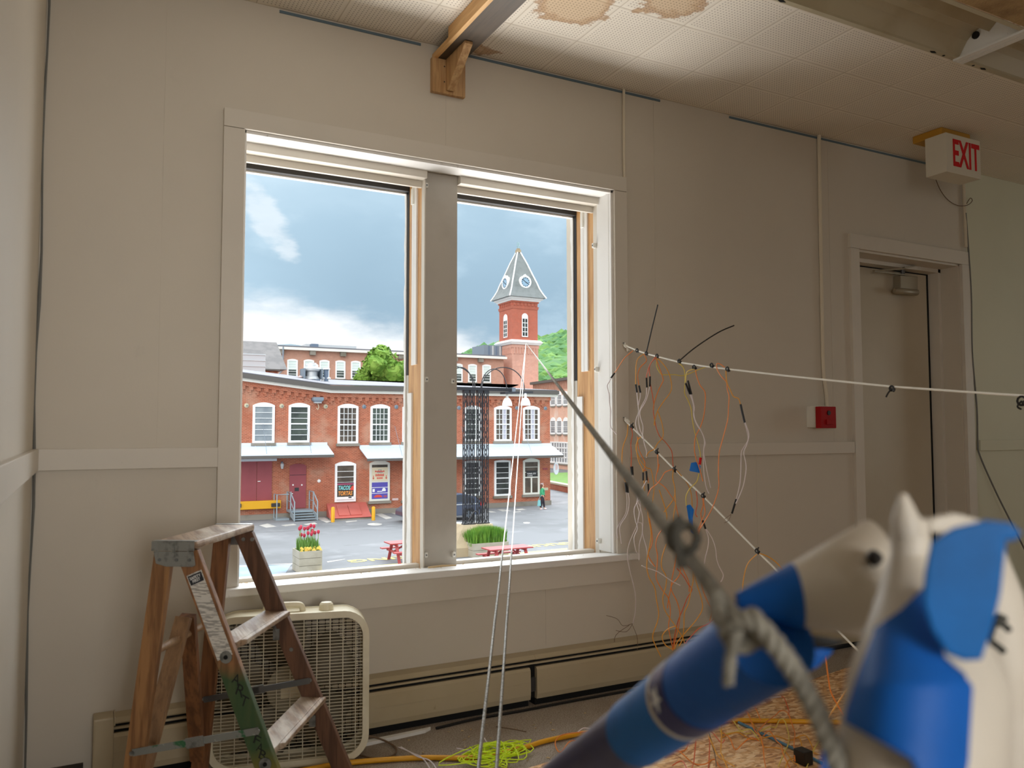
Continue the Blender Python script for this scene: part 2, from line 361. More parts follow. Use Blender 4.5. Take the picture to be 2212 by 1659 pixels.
# ------------------------------------------------------------------ mesh helpers
class MB:
    def __init__(s, T=None): s.v = []; s.f = []; s.T = T
    def add(s, verts, faces):
        k = len(s.v); s.v += [s.T @ V(p) if s.T is not None else V(p) for p in verts]; s.f += [tuple(i+k for i in f) for f in faces]; return s
    def box(s, a, b):
        x0, y0, z0 = a; x1, y1, z1 = b
        return s.add([(x0, y0, z0), (x1, y0, z0), (x1, y1, z0), (x0, y1, z0), (x0, y0, z1), (x1, y0, z1), (x1, y1, z1), (x0, y1, z1)],
                     [(3, 2, 1, 0), (4, 5, 6, 7), (0, 1, 5, 4), (1, 2, 6, 5), (2, 3, 7, 6), (3, 0, 4, 7)])
    def hexa(s, p):          # 8 corners, bottom ring then top ring
        return s.add(p, [(3, 2, 1, 0), (4, 5, 6, 7), (0, 1, 5, 4), (1, 2, 6, 5), (2, 3, 7, 6), (3, 0, 4, 7)])
    def prism(s, poly, d):   # 3-D polygon extruded by vector d
        d = V(d); n = len(poly); P = [V(p) for p in poly]
        return s.add(P+[p+d for p in P], [tuple(range(n))[::-1], tuple(range(n, 2*n))]+[(i, (i+1) % n, n+(i+1) % n, n+i) for i in range(n)])
    def bar(s, p0, p1, w, h, upv=(0, 0, 1)):     # rectangular bar between two points
        p0 = V(p0); p1 = V(p1); d = (p1-p0).normalized(); u = V(upv); a = d.cross(u)
        if a.length < 1e-4: a = d.cross(V((1, 0, 0)))
        a.normalize(); b = a.cross(d).normalized(); a = a*w/2; b = b*h/2
        return s.hexa([p0-a-b, p0+a-b, p0+a+b, p0-a+b, p1-a-b, p1+a-b, p1+a+b, p1-a+b])
    def tube(s, pts, r, seg=8, closed=False, caps=True):
        P = [V(p) for p in pts]; n = len(P)
        R = r if isinstance(r, (list, tuple)) else [r]*n
        verts = []; u = None
        for i in range(n):
            a = P[(i-1) % n] if (closed or i > 0) else P[i]; b = P[(i+1) % n] if (closed or i < n-1) else P[i]
            d = (b-a); d = d.normalized() if d.length > 1e-9 else V((0, 0, 1))
            if u is None:
                u = d.cross(V((0, 0, 1)))
                if u.length < 1e-3: u = d.cross(V((1, 0, 0)))
            u = u - d*u.dot(d); u.normalize(); w = d.cross(u)
            for k in range(seg):
                t = 2*math.pi*k/seg; verts.append(P[i]+(u*math.cos(t)+w*math.sin(t))*R[i])
        faces = []; m = n if closed else n-1
        for i in range(m):
            j = (i+1) % n
            for k in range(seg): faces.append((i*seg+k, i*seg+(k+1) % seg, j*seg+(k+1) % seg, j*seg+k))
        if caps and not closed: faces += [tuple(range(seg))[::-1], tuple(range((n-1)*seg, n*seg))]
        return s.add(verts, faces)
    def lathe(s, prof, c=(0, 0, 0), axis=(0, 0, 1), seg=20, caps=True):
        ax = V(axis).normalized(); c = V(c); return s.tube([c+ax*z for r, z in prof], [max(r, 1e-5) for r, z in prof], seg, False, caps) if len(set(z for r, z in prof)) == len(prof) else s._lathe(prof, c, ax, seg)
    def _lathe(s, prof, c, ax, seg):
        u = ax.cross(V((0, 0, 1)));
        if u.length < 1e-3: u = ax.cross(V((1, 0, 0)))
        u.normalize(); w = ax.cross(u); verts = []; faces = []
        for r, z in prof:
            for k in range(seg): t = 2*math.pi*k/seg; verts.append(c+ax*z+(u*math.cos(t)+w*math.sin(t))*max(r, 1e-5))
        for i in range(len(prof)-1):
            for k in range(seg): faces.append((i*seg+k, i*seg+(k+1) % seg, (i+1)*seg+(k+1) % seg, (i+1)*seg+k))
        faces += [tuple(range(seg))[::-1], tuple(range((len(prof)-1)*seg, len(prof)*seg))]
        return s.add(verts, faces)
    def disc(s, c, n, r, th, seg=20): n = V(n).normalized(); return s.tube([V(c), V(c)+n*th], r, seg)
    def blob(s, c, r, sub=1, amp=.25, sq=(1, 1, 1), freq=1.0):
        b = bmesh.new(); bmesh.ops.create_icosphere(b, subdivisions=sub, radius=1.0); c = V(c)
        vs = []
        for v in b.verts:
            p = v.co.copy(); k = 1+amp*noise.noise((p+c)*1.7*freq); vs.append(c+V((p.x*sq[0], p.y*sq[1], p.z*sq[2]))*r*k)
        b.verts.index_update(); fs = [tuple(v.index for v in f.verts) for f in b.faces]; b.free(); return s.add(vs, fs)
    def obj(s, name, m, parent=None, smooth=False, bevel=0.0, ang=None):
        me = bpy.data.meshes.new(name); me.from_pydata([tuple(v) for v in s.v], [], s.f); me.update()
        b = bmesh.new(); b.from_mesh(me); bmesh.ops.recalc_face_normals(b, faces=b.faces[:])
        if bevel > 0:
            es = [e for e in b.edges if len(e.link_faces) == 2 and e.calc_face_angle(0) > .6]
            bmesh.ops.bevel(b, geom=es, offset=bevel, segments=2, affect='EDGES', profile=.6, clamp_overlap=True)
        b.to_mesh(me); b.free()
        if smooth:
            me.polygons.foreach_set('use_smooth', [True]*len(me.polygons))
            me.set_sharp_from_angle(angle=math.radians(ang or 40))
        return link(me, name, m, parent)
def link(me, name, m, parent=None):
    o = bpy.data.objects.new(name, me); COL.objects.link(o)
    if m is not None:
        me.materials.clear(); me.materials.append(M(m) if isinstance(m, str) else m)
    if parent is not None:
        o.parent = parent
        if parent.type == 'EMPTY': o.location = -parent.location
        elif parent.parent is None: o.location = -parent.location
    else:           # top-level mesh: move its origin to the middle of its base
        if len(me.vertices):
            xs = [v.co for v in me.vertices]
            c = V(((min(p.x for p in xs)+max(p.x for p in xs))/2, (min(p.y for p in xs)+max(p.y for p in xs))/2, min(p.z for p in xs)))
            me.transform(Matrix.Translation(-c)); o.location = c
            # keep procedural patterns where they were laid out
    return o
def tag(o, label, cat, group=None, kind=None):
    if label: o['label'] = label
    if cat: o['category'] = cat
    if group: o['group'] = group
    if kind: o['kind'] = kind
    return o
def thing(name, label, cat, loc=(0, 0, 0), group=None):
    o = bpy.data.objects.new(name, None); COL.objects.link(o); o.location = V(loc); o.empty_display_size = .1
    return tag(o, label, cat, group)
def struct(o): o['kind'] = 'structure'; return o
def lab(o, text): o['label'] = text; return o
def text(body, name, m, parent, origin, right, upv, w=None, h=None, ext=.0006, align='CENTER', shear=0.0, bold=False):
    cu = bpy.data.curves.new('t', 'FONT'); cu.body = body; cu.extrude = ext; cu.align_x = align; cu.align_y = 'CENTER'; cu.shear = shear; cu.resolution_u = 3; cu.space_line = .85
    if bold: cu.offset = .02
    t = bpy.data.objects.new('t', cu); COL.objects.link(t); dg = bpy.context.evaluated_depsgraph_get()
    me = bpy.data.meshes.new_from_object(t.evaluated_get(dg)); bpy.data.objects.remove(t); bpy.data.curves.remove(cu)
    xs = [v.co.x for v in me.vertices]; ys = [v.co.y for v in me.vertices]
    sx = (w/(max(xs)-min(xs))) if w else None; sy = (h/(max(ys)-min(ys))) if h else None
    sx = sx or sy; sy = sy or sx; cx, cy = (max(xs)+min(xs))/2, (max(ys)+min(ys))/2
    R = V(right).normalized(); U = V(upv).normalized(); N = R.cross(U); O = V(origin)
    for v in me.vertices:
        p = v.co; v.co = O+R*((p.x-cx)*sx)+U*((p.y-cy)*sy)+N*p.z
    me.update(); me.name = name
    return link(me, name, m, parent)
def sheet(name, m, outline, depth, parent, thick=.0012, cuts=3):   # thin piece of tape, outline by picture point + distance
    b = bmesh.new(); vs = [b.verts.new((x, y, 0)) for x, y in outline]; b.faces.new(vs)
    bmesh.ops.triangulate(b, faces=b.faces[:])
    for k in range(cuts+3):
        es = [e for e in b.edges if e.calc_length() > 15]
        if not es: break
        bmesh.ops.subdivide_edges(b, edges=es, cuts=1, use_grid_fill=True); bmesh.ops.triangulate(b, faces=[f for f in b.faces if len(f.verts) > 3])
    for v in b.verts: v.co = atT(v.co.x, v.co.y, depth(v.co.x, v.co.y))
    bmesh.ops.recalc_face_normals(b, faces=b.faces[:])
    me = bpy.data.meshes.new(name); b.to_mesh(me); b.free()
    if len(me.polygons) and sum((p.normal.dot(CAM-p.center) for p in me.polygons)) < 0: me.flip_normals()
    me.polygons.foreach_set('use_smooth', [True]*len(me.polygons))
    o = link(me, name, m, parent); md = o.modifiers.new('s', 'SOLIDIFY'); md.thickness = thick; md.offset = 0; return o
def smooth_path(pts, n=6):
    P = [V(p) for p in pts]; out = []
    for i in range(len(P)-1):
        a = P[max(i-1, 0)]; b = P[i]; c = P[i+1]; d = P[min(i+2, len(P)-1)]
        for k in range(n):
            t = k/n; out.append(.5*((2*b)+(c-a)*t+(2*a-5*b+4*c-d)*t*t+(3*b-a-3*c+d)*t*t*t))
    out.append(P[-1]); return out
def cyl(c0, c1, r, seg=16): return MB().tube([c0, c1], r, seg)

# ------------------------------------------------------------------ room shell
CEIL = 2.733; XL, XR, YB, WT = -0.14, 9.5, -6.95, 0.40
WX0, WX1, WZ0, WZ1 = 0.50, 2.137, 0.585, 2.242     # window opening
DX0, DX1, DZ = 3.78, 4.69, 2.140                    # door opening
XC = 4.765                                          # greener wall colour right of the door
struct(MB().box((XL-.15, YB-.15, -.08), (XR+.15, WT, 0)).obj('floor', 'carpet'))
m = MB()
for (a, b) in (((XL, YB), (XR, -1.225)), ((XL, -.915), (XR, 0)), ((XL, -1.225), (2.085, -.915)), ((5.755, -1.225), (XR, -.915))): m.box((a[0], a[1], CEIL), (b[0], b[1], CEIL+.14))
ce = m.obj('ceiling', 'ceiling_tile'); struct(ce)
struct(MB().box((XL-.3, YB-.2, CEIL+.16), (XR+.3, WT+.3, CEIL+.4)).obj('trim_5', 'dark_base'))      # unseen deck above the tiles, added to keep the sun out
m = MB()
for (x0, x1, z0, z1) in ((XL-.15, WX0, 0, CEIL+.14), (WX0, WX1, 0, WZ0-.09), (WX0, WX1, WZ1, CEIL+.14), (WX1, DX0, 0, CEIL+.14), (DX0, DX1, DZ, CEIL+.14), (DX1, XC, 0, CEIL+.14)): m.box((x0, 0, z0), (x1, WT, z1))
struct(m.obj('wall_window', 'wall_paint'))
struct(MB().box((XC, 0, 0), (XR+.15, WT, CEIL+.14)).obj('wall_far', 'wall_green'))
m = MB()        # left wall, with an added daylight opening behind the camera
for (y0, y1, z0, z1) in ((YB, -5.2, 0, CEIL+.14), (-4.2, 0, 0, CEIL+.14), (-5.2, -4.2, 0, .9), (-5.2, -4.2, 2.0, CEIL+.14)): m.box((XL-.15, y0, z0), (XL, y1, z1))
struct(m.obj('wall_left', 'wall_paint'))
m = MB()        # back wall, with an opening put in for daylight behind the camera
for (x0, x1, z0, z1) in ((XL-.15, -.1, 0, CEIL+.14), (.95, XR+.15, 0, CEIL+.14), (-.1, .95, 0, .75), (-.1, .95, 2.25, CEIL+.14)): m.box((x0, YB-.15, z0), (x1, YB, z1))
struct(m.obj('wall_back', 'wall_paint'))
struct(MB().box((XR, YB, 0), (XR+.15, 0, CEIL+.14)).obj('wall_right', 'wall_green'))
# flat chair rails and panel joints
struct(MB().box((XL, -.018, 1.010), (.428, 0, 1.080)).obj('trim_1', 'trim_paint', bevel=.002))
struct(MB().box((2.208, -.018, 1.012), (3.706, 0, 1.074)).obj('trim_2', 'trim_paint', bevel=.002))
struct(MB().box((XC+.05, -.018, 1.010), (XR, 0, 1.074)).obj('trim_3', 'wall_green', bevel=.002))
struct(MB().box((XL, -3.6, 1.010), (XL+.018, -.02, 1.080)).obj('trim_4', 'trim_paint', bevel=.002))
m = MB()
for x, z0, z1 in ((.232, 1.085, CEIL), (1.307, 2.315, 2.60), (2.384, 1.08, CEIL), (3.57, 1.08, CEIL), (1.778, .22, .462), (3.004, .22, 1.01)): m.box((x-.0035, -.0015, z0), (x+.0035, 0, z1))
struct(m.obj('trim_6', 'wall_paint'))
struct(MB().box((XL, -.022, 0), (.03, 0, .06)).obj('baseboard_left', 'dark_base'))
# plywood sheet floor on the right
e0, e1 = V((1.30, -.625, 0)), V((3.42, -.30, 0))
tag(MB().prism([(1.30, -.625, .001), (2.62, -.44, .001), (3.45, -.29, .001), (6.2, -.29, .001), (6.2, -4.0, .001), (1.5, -4.0, .001), (1.30, -2.2, .001)], (0, 0, .012)).obj('osb_board', 'osb'), 'sheet of orange oriented strand board laid over the carpet at right', 'board')

# ------------------------------------------------------------------ window
win = struct(MB().box((WX0-.074, -.02, WZ1), (WX1+.07, 0, WZ1+.068)).obj('window_1', 'trim_paint', bevel=.002))   # head casing
def wpart(mb, name, m, bevel=.0015, label=None):
    o = mb.obj(name, m, win, bevel=bevel)
    if label: o['label'] = label
    return o
wpart(MB().box((WX0-.074, -.02, WZ0), (WX0, 0, WZ1-.002)), 'side_casing', 'trim_paint')
wpart(MB().box((WX1, -.02, WZ0), (WX1+.07, 0, WZ1-.002)), 'side_casing', 'trim_paint')
wpart(MB().box((WX0-.10, -.055, WZ0-.028), (WX1+.10, .0, WZ0)).prism([(WX0+.001, -.001, WZ0-.06), (WX0+.001, .20, WZ0-.06), (WX0+.001, .20, WZ0-.023), (WX0+.001, -.001, WZ0-.0005)], (WX1-WX0-.002, 0, 0)), 'stool', 'sash_paint', .004)
wpart(MB().box((WX0-.085, -.02, .460), (WX1+.07, 0, .557)), 'apron', 'trim_paint')
wpart(MB().box((WX0, 0, WZ1-.008), (WX1, .1, WZ1)).box((WX0, -.006, WZ1-.012), (WX1, .012, WZ1)), 'head_reveal', 'sash_paint')
wpart(MB().box((WX1-.008, .02, WZ0), (WX1, .116, WZ1)).box((WX1-.012, -.006, WZ0), (WX1, .012, WZ1)), 'jamb_reveal', 'sash_paint')
wpart(MB().box((WX0, -.006, WZ0), (WX0+.008, .116, WZ1)), 'jamb_reveal', 'sash_paint')
MX0, MX1 = 1.263, 1.417
wpart(MB().box((MX0, .135, WZ0-.03), (MX1, .37, WZ1)), 'mullion', 'mullion_paint', .002)
# stepped head strips
for x0, x1 in ((WX0, MX0), (MX1, WX1)):
    wpart(MB().box((x0, .10, 2.203), (x1, .15, WZ1)), 'head_stop', 'trim_paint')
    wpart(MB().box((x0, .15, 2.175), (x1, .166, WZ1)).box((x0, .166, 2.225), (x1, .298, WZ1)), 'head_strip', 'trim_paint')
    wpart(MB().box((x0, .298, 2.197), (x1, .326, WZ1)), 'dark_gasket', 'dark_paint')
    wpart(MB().box((x0, .326, 2.190), (x1, .350, WZ1)), 'outer_strip', 'sash_paint')
    wpart(MB().box((x0, .16, WZ0-.04), (x1, .20, WZ0-.003)), 'bottom_stop', 'trim_paint')
    wpart(MB().prism([(x0, .20, WZ0-.09), (x0, .43, WZ0-.09), (x0, .43, WZ0-.066), (x0, .20, WZ0-.034)], (x1-x0, 0, 0)), 'outer_sill', 'sash_paint')
def jamb_strips(xf, sgn):       # strips on the jamb face that looks towards the camera; xf is the face, sgn points into the opening
    a = lambda d: (xf, xf+sgn*d)
    def strip(y0, y1, z0, z1, d, name, m, label=None, ragged=0):
        x0, x1 = sorted(a(d)); mb = MB()
        if not ragged: mb.box((x0, y0, z0), (x1, y1, z1))
        else:
            n = 40; ys = [y1-rnd.random()*ragged for i in range(n+1)]
            for i in range(n):
                za, zb = z0+(z1-z0)*i/n, z0+(z1-z0)*(i+1)/n
                mb.hexa([(x0, y0, za), (x1, y0, za), (x1, ys[i], za), (x0, ys[i], za), (x0, y0, zb), (x1, y0, zb), (x1, ys[i+1], zb), (x0, ys[i+1], zb)])
        return wpart(mb, name, m, 0 if ragged else .001, label)
    top, mid, bot = 2.235, 1.40, WZ0-.04
    strip(.116, .150, bot, WZ1, .006, 'stop_strip', 'trim_paint')
    strip(.150, .300, bot, top, .004, 'wood_strip', 'bare_pine', 'unpainted pine strip of the window jamb')
    strip(.196, .226, mid+.02, top-.01, .012, 'sash_track', 'sash_paint'); strip(.232, .256, mid+.02, top-.01, .010, 'sash_track', 'sash_paint')
    strip(.245, .298, bot, mid-.10, .012, 'sash_track', 'sash_paint', None, .012)
    strip(.300, .326, mid-.02, top-.01, .006, 'dark_gasket', 'dark_paint')
    strip(.300, .326, bot, mid-.02, .005, 'sash_track', 'mullion_paint')
    strip(.326, .352, bot, top-.02, .010, 'outer_strip', 'sash_paint', None, .014)
    strip(.222, .242, top-.115, top-.045, .020, 'sash_clip', 'white_plastic')
jamb_strips(WX1, -1); jamb_strips(MX0, -1)
# little white sash clips screwed to mullion and jamb
for k, (px, py, lb) in enumerate(((919, 402, 'top of the mullion, beside the left opening'), (919, 820, 'middle of the mullion left edge'), (918, 1198, 'foot of the mullion left edge'), (976, 824, 'mullion right edge at middle height'), (978, 1197, 'foot of the mullion right edge'))):
    p = atY(px, py, .134); t = thing('window_clip', 'small white screw clip on the '+lb, 'clip', p, 'screw clips on the window frame')
    MB().box((p.x-.007, .118, p.z-.011), (p.x+.007, .134, p.z+.011)).obj('clip_body', 'white_plastic', t, bevel=.003); cyl(V((p.x, .1175, p.z)), V((p.x, .1155, p.z)), .0035, 8).obj('screw_head', 'steel_gray', t)
for k, (px, py, lb) in enumerate(((1287, 531, 'upper part of the right jamb'), (1292, 798, 'middle of the right jamb'), (1297, 1168, 'foot of the right jamb'))):
    p = atX(px, py, WX1-.008); t = thing('window_clip', 'small white screw clip on the '+lb+' of the window', 'clip', p, 'screw clips on the window frame')
    MB().box((p.x-.018, p.y-.008, p.z-.012), (p.x, p.y+.008, p.z+.012)).obj('clip_body', 'white_plastic', t, bevel=.003); cyl(V((p.x-.018, p.y, p.z)), V((p.x-.0205, p.y, p.z)), .0035, 8).obj('screw_head', 'steel_gray', t)
# rotten pink stick and paint flakes on the stool
a, b = atZ(925, 1226, WZ0+.006), atZ(985, 1221, WZ0+.006)
tag(MB().tube([a, (a+b)/2+V((0, 0, .002)), b], [.004, .005, .003], 6).obj('wood_splinter', 'wood_chip'), 'thin pinkish wood splinter lying on the window sill below the mullion', 'splinter')
m = MB()
for i in range(90):
    x = WX0+.03+rnd.random()**1.6*1.5; y = .02+rnd.random()*.13; s = .002+rnd.random()*.006; t = rnd.random()*6.3
    c, q = math.cos(t)*s, math.sin(t)*s; m.prism([(x-c, y-q, WZ0-.11*y), (x+q*.4, y-c*.4, WZ0-.11*y), (x+c, y+q, WZ0+.001-.11*y)], (0, 0, .0012))
tag(m.obj('paint_flakes', 'wood_chip'), 'scatter of paint flakes and wood crumbs on the white window sill', 'debris', kind='stuff')

# ------------------------------------------------------------------ door
door = struct(MB().box((DX0-.07, -.02, DZ), (DX1+.075, 0, DZ+.08)).obj('door_1', 'trim_paint', bevel=.002))
def dpart(mb, name, m, bevel=.0015, par=None): return mb.obj(name, m, par or door, bevel=bevel)
dpart(MB().box((DX0-.07, -.02, 0), (DX0, 0, DZ-.001)), 'side_casing', 'trim_paint'); dpart(MB().box((DX1, -.02, 0), (DX1+.075, 0, DZ-.001)), 'side_casing', 'trim_paint')
dpart(MB().box((DX0, 0, 0), (DX0+.012, .20, DZ)).box((DX0, .12, 0), (DX0+.025, .20, DZ)), 'jamb', 'trim_paint')
dpart(MB().box((DX1-.012, 0, 0), (DX1, .115, DZ)), 'jamb', 'wall_paint'); dpart(MB().box((DX1-.035, .115, 0), (DX1, .20, DZ)), 'door_stop', 'trim_paint')
dpart(MB().box((DX0, .0, DZ-.012), (DX1, .115, DZ)), 'head_jamb', 'trim_paint'); dpart(MB().box((DX0, .115, DZ-.034), (DX1, .20, DZ)), 'door_stop', 'trim_paint')
slab = dpart(MB().box((DX0+.012, .185, .01), (DX1-.050, .23, DZ-.040)), 'door_leaf', 'door_paint')
dpart(MB().box((DX1-.051, .183, 0), (DX1-.036, .19, DZ-.034)).box((DX0+.012, .183, DZ-.041), (DX1-.036, .19, DZ-.034)), 'door_gap', 'black_gap', 0)
dpart(MB().box((DX0-.05, .36, 0), (DX1+.05, .39, DZ+.02)), 'door_backing', 'trim_paint', 0)
# hydraulic closer on the door leaf
yc = .185; p = atY(1950, 632, yc-.03)
t = thing('door_closer', 'brass-grey hydraulic closer with folding arm at the top of the door', 'door closer', p)
pb = [atY(x, y, yc-.0) for x, y in ((1929, 597), (1967, 600), (1967, 638), (1929, 634))]
MB().prism(pb, (0, -.05, 0)).obj('closer_case', 'closer_metal', t, bevel=.006)
a, b = atY(1934, 628, yc-.05), atY(1980, 632, yc-.05)
MB().tube([a+(b-a)*-.05, a, b, b+(b-a)*.06], [.012, .019, .019, .010], 14).obj('closer_cylinder', 'closer_metal', t, smooth=True)
a, b, c = atY(1887, 585, yc-.06), atY(1952, 581, yc-.09), atY(1975, 577, yc-.075)
MB().bar(a, b, .018, .008).bar(b+V((0, 0, .008)), c+V((0, 0, .006)), .014, .008).bar(a+V((0, .0, -.004)), atY(1955, 594, yc-.04), .014, .006).obj('closer_arm', 'closer_metal', t)
MB().tube([atY(1950, 582, yc-.035), atY(1950, 600, yc-.035)], .012, 10).obj('closer_spindle', 'steel_gray', t)

# ------------------------------------------------------------------ exit sign, alarm, conduits, cables
ys = -.43; x0, x1, z0, z1 = 3.954, 4.245, 2.483, 2.692
t = thing('exit_sign', 'white box sign with red EXIT letters under a yellow block, at the ceiling', 'exit sign', ((x0+x1)/2, ys+.05, z0))
MB().box((x0, ys, z0), (x1, ys+.12, z1)).obj('sign_housing', 'exit_white', t, bevel=.003)
text('EXIT', 'sign_letters', 'exit_red', t, ((x0+x1)/2+.022, ys-.001, (z0+z1)/2+.006), (1, 0, 0), (0, 0, 1), .225, .145, .0008, bold=True)
MB().box((x0+.01, ys+.03, z1), (x1-.035, ys+.20, CEIL)).obj('mounting_block', 'yellow_block', t, bevel=.006)
p = atY(1783, 903, 0)
t = thing('fire_alarm_pull', 'red fire alarm pull station on a white box beside the door', 'fire alarm', (p.x, -.04, p.z-.055))
MB().box((3.362, -.076, 1.150), (3.47, 0, 1.262)).obj('back_box', 'white_plastic', t, bevel=.004)
MB().box((3.342, -.112, 1.146), (3.456, -.077, 1.258)).obj('alarm_body', 'alarm_red', t, bevel=.004)
MB().box((3.378, -.120, 1.165), (3.424, -.112, 1.192)).obj('pull_handle', 'alarm_red', t, bevel=.003)
MB().disc((3.400, -.112, 1.225), (0, -1, 0), .012, .004, 12).obj('lock_disc', 'black_plastic', t)
def conduit(name, pts, r, m, label, cat, group=None, seg=8):
    return tag(MB().tube(pts, r, seg).obj(name, m, smooth=True), label, cat, group)
conduit('wire_conduit', smooth_path([(3.492, -.012, CEIL-.0), (3.488, -.012, 2.5), (3.482, -.012, 1.62), (3.484, -.012, 1.44), (3.500, -.012, 1.34), (3.502, -.014, 1.262)], 5), .010, 'conduit_paint', 'painted surface conduit running down from the ceiling to the red fire alarm', 'conduit')
conduit('wire_conduit', [(2.203, -.008, CEIL), (2.200, -.008, 2.42), (2.2025, -.008, 2.31)], .007, 'conduit_paint', 'thin painted conduit dropping from the ceiling to the top right corner of the window', 'conduit')
conduit('wire_conduit', [(4.74, -.014, 2.72), (4.742, -.014, 2.45), (4.742, -.014, 2.25)], .010, 'conduit_paint', 'short painted conduit below the exit sign, above the door corner', 'conduit')
cb = [atY(2086, 460, -.02), atY(2092, 540, -.02), atY(2098, 640, -.02), atY(2100, 760, -.02), atY(2110, 880, -.02), atY(2112, 955, -.02), atY(2117, 985, -.03), atY(2150, 1060, -.06), atY(2190, 1140, -.1), atY(2240, 1240, -.12)]
conduit('grey_cable', smooth_path(cb, 5), .005, 'grey_cable', 'loose grey-green cable running down beside the door casing and drooping to the right', 'cable')
cb = [atY(2016, 372, -.01), atY(2030, 408, -.012), atY(2048, 432, -.012), atY(2070, 444, -.012), atY(2090, 443, -.03), atY(2100, 434, -.02), atY(2096, 428, -.012), atY(2088, 440, -.012)]
conduit('thin_wire', smooth_path(cb, 5), .0022, 'wire_brown', 'thin looping wire hanging on the wall under the exit sign', 'wire')
for (xa, xb, lb) in ((.62, 1.19, 'left of the wooden beam'), (1.39, 2.42, 'right of the wooden beam'), (2.86, 4.50, 'towards the exit sign')):
    tag(MB().box((xa, -.004, CEIL-.017), (xb, .0, CEIL-.007)).obj('blue_edge_strip', 'tape_strip_blue'), 'faded blue strip along the wall and ceiling joint '+lb, 'strip', 'blue strips along the ceiling edge')
# cracked corner strip at the left wall
cs = [V((XL+.004+.004*math.sin(i*1.3), -.006, 2.72-i*.166)) for i in range(17)]
tag(MB().tube(cs, [.006-.003*abs(math.sin(i*.9)) for i in range(17)], 5).obj('corner_cable', 'grey_cable'), 'grey cable stuffed into the cracked corner at the left wall', 'cable')
p = V((XL+.05, -.50, 0))
tag(MB().box((XL+.005, -.56, 0), (XL+.05, -.46, .05)).obj('wood_block', 'yellow_block', bevel=.003), 'small yellow wood block on the floor in the left corner', 'block')

# ------------------------------------------------------------------ fluorescent troffers
def troffer(x0, x1, label):
    t = thing('fluorescent_troffer', label, 'light fixture', ((x0+x1)/2, -1.07, CEIL), 'tubeless fluorescent troffers in the ceiling')
    y0, y1 = -1.225, -.915; zc = CEIL
    prof = [(y1, zc-.001), (y1-.022, zc-.001), (y1-.024, zc+.008), (y1-.060, zc+.060), (y1-.085, zc+.082), (y1-.115, zc+.092), (y1-.155, zc+.060), (y1-.195, zc+.092), (y1-.225, zc+.082), (y1-.250, zc+.060), (y1-.286, zc+.008), (y1-.288, zc-.001), (y0, zc-.001)]
    m = MB()
    for (ya, za), (yb, zb) in zip(prof[:-1], prof[1:]):
        m.hexa([(x0, ya, za), (x1, ya, za), (x1, yb, zb), (x0, yb, zb), (x0, ya, za+.004), (x1, ya, za+.004), (x1, yb, zb+.004), (x0, yb, zb+.004)])
    m.obj('reflector', 'troffer_paint', t)
    for xe, s in ((x0, 1), (x1, -1)):
        poly = [(xe, y1-.003, zc-.004), (xe, y1-.060, zc+.060), (xe, y1-.085, zc+.082), (xe, y1-.115, zc+.092), (xe, y1-.225, zc+.092), (xe, y1-.286, zc+.01), (xe, y0+.003, zc-.004)]
        e = MB().prism(poly, (s*.012, 0, 0)).box((min(xe, xe+s*.03), y0+.006, zc-.010), (max(xe, xe+s*.03), y1-.006, zc-.001)).obj('lamp_holder_plate', 'sash_paint', t)
        MB().disc((xe+s*.012, y1-.10, zc+.068), (s, 0, 0), .016, .006, 12).obj('lamp_socket', 'black_plastic', e)
        h = MB(); c = xe+s*.17
        h.prism([(c-.022, y1-.011, zc-.0025), (c, y1-.003, zc-.0025), (c+.022, y1-.011, zc-.0025), (c, y1-.019, zc-.0025)], (0, 0, .001)); h.disc((xe+s*.10, y1-.011, zc-.0025), (0, 0, 1), .006, .001, 10)
        h.obj('latch_hole', 'black_gap', t)
troffer(2.09, 3.308, 'empty fluorescent troffer along the ceiling, left of the end plate')
troffer(3.312, 4.53, 'empty fluorescent troffer beyond the end plate, towards the right wall')
troffer(4.534, 5.752, 'third empty fluorescent troffer in line, nearest the right wall')
m = MB().box((2.6, -1.84, CEIL-.004), (4.3, -1.235, CEIL-.001)); tag(m.obj('stained_ceiling_tile', 'stained_tile'), 'brown water-damaged rough ceiling tile beside the fluorescent troffer', 'ceiling tile')

# ------------------------------------------------------------------ beam and bracket
t = thing('ceiling_beam', 'wooden box beam carried on a wall bracket above the window, running under the ceiling', 'beam', (1.31, -.02, 2.5))
zb = 2.672; q0, q1 = 1.240, 1.365
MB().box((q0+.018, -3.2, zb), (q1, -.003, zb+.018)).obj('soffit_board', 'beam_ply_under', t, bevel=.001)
MB().box((q0, -3.2, zb-.002), (q0+.018, -.17, CEIL-.001)).box((q0+.0, -.17, zb-.002), (q0+.018, -.003, zb+.018)).obj('side_board', 'beam_ply_side', t, bevel=.001)
MB().box((q1-.018, -3.2, zb+.0185), (q1, -.003, CEIL-.001)).obj('side_board', 'beam_ply_side', t, bevel=.001)
bp = MB().box((1.232, -.024, 2.527), (1.382, -.001, zb-.001)).obj('wall_plate', 'bracket_pine', t, bevel=.003)
xg = 1.292
MB().prism([(xg, -.025, 2.545), (xg, -.04, 2.535), (xg, -.215, zb-.012), (xg, -.215, zb-.001), (xg, -.025, zb-.001)], (.034, 0, 0)).obj('gusset', 'bracket_pine', t, bevel=.002)
for x, z in ((1.286, 2.64), (1.286, 2.575), (1.305, 2.55), (1.345, 2.60)): MB().disc((x, -.0245, z), (0, -1, 0), .003, .001, 8).obj('screw_head', 'dark_paint', bp)

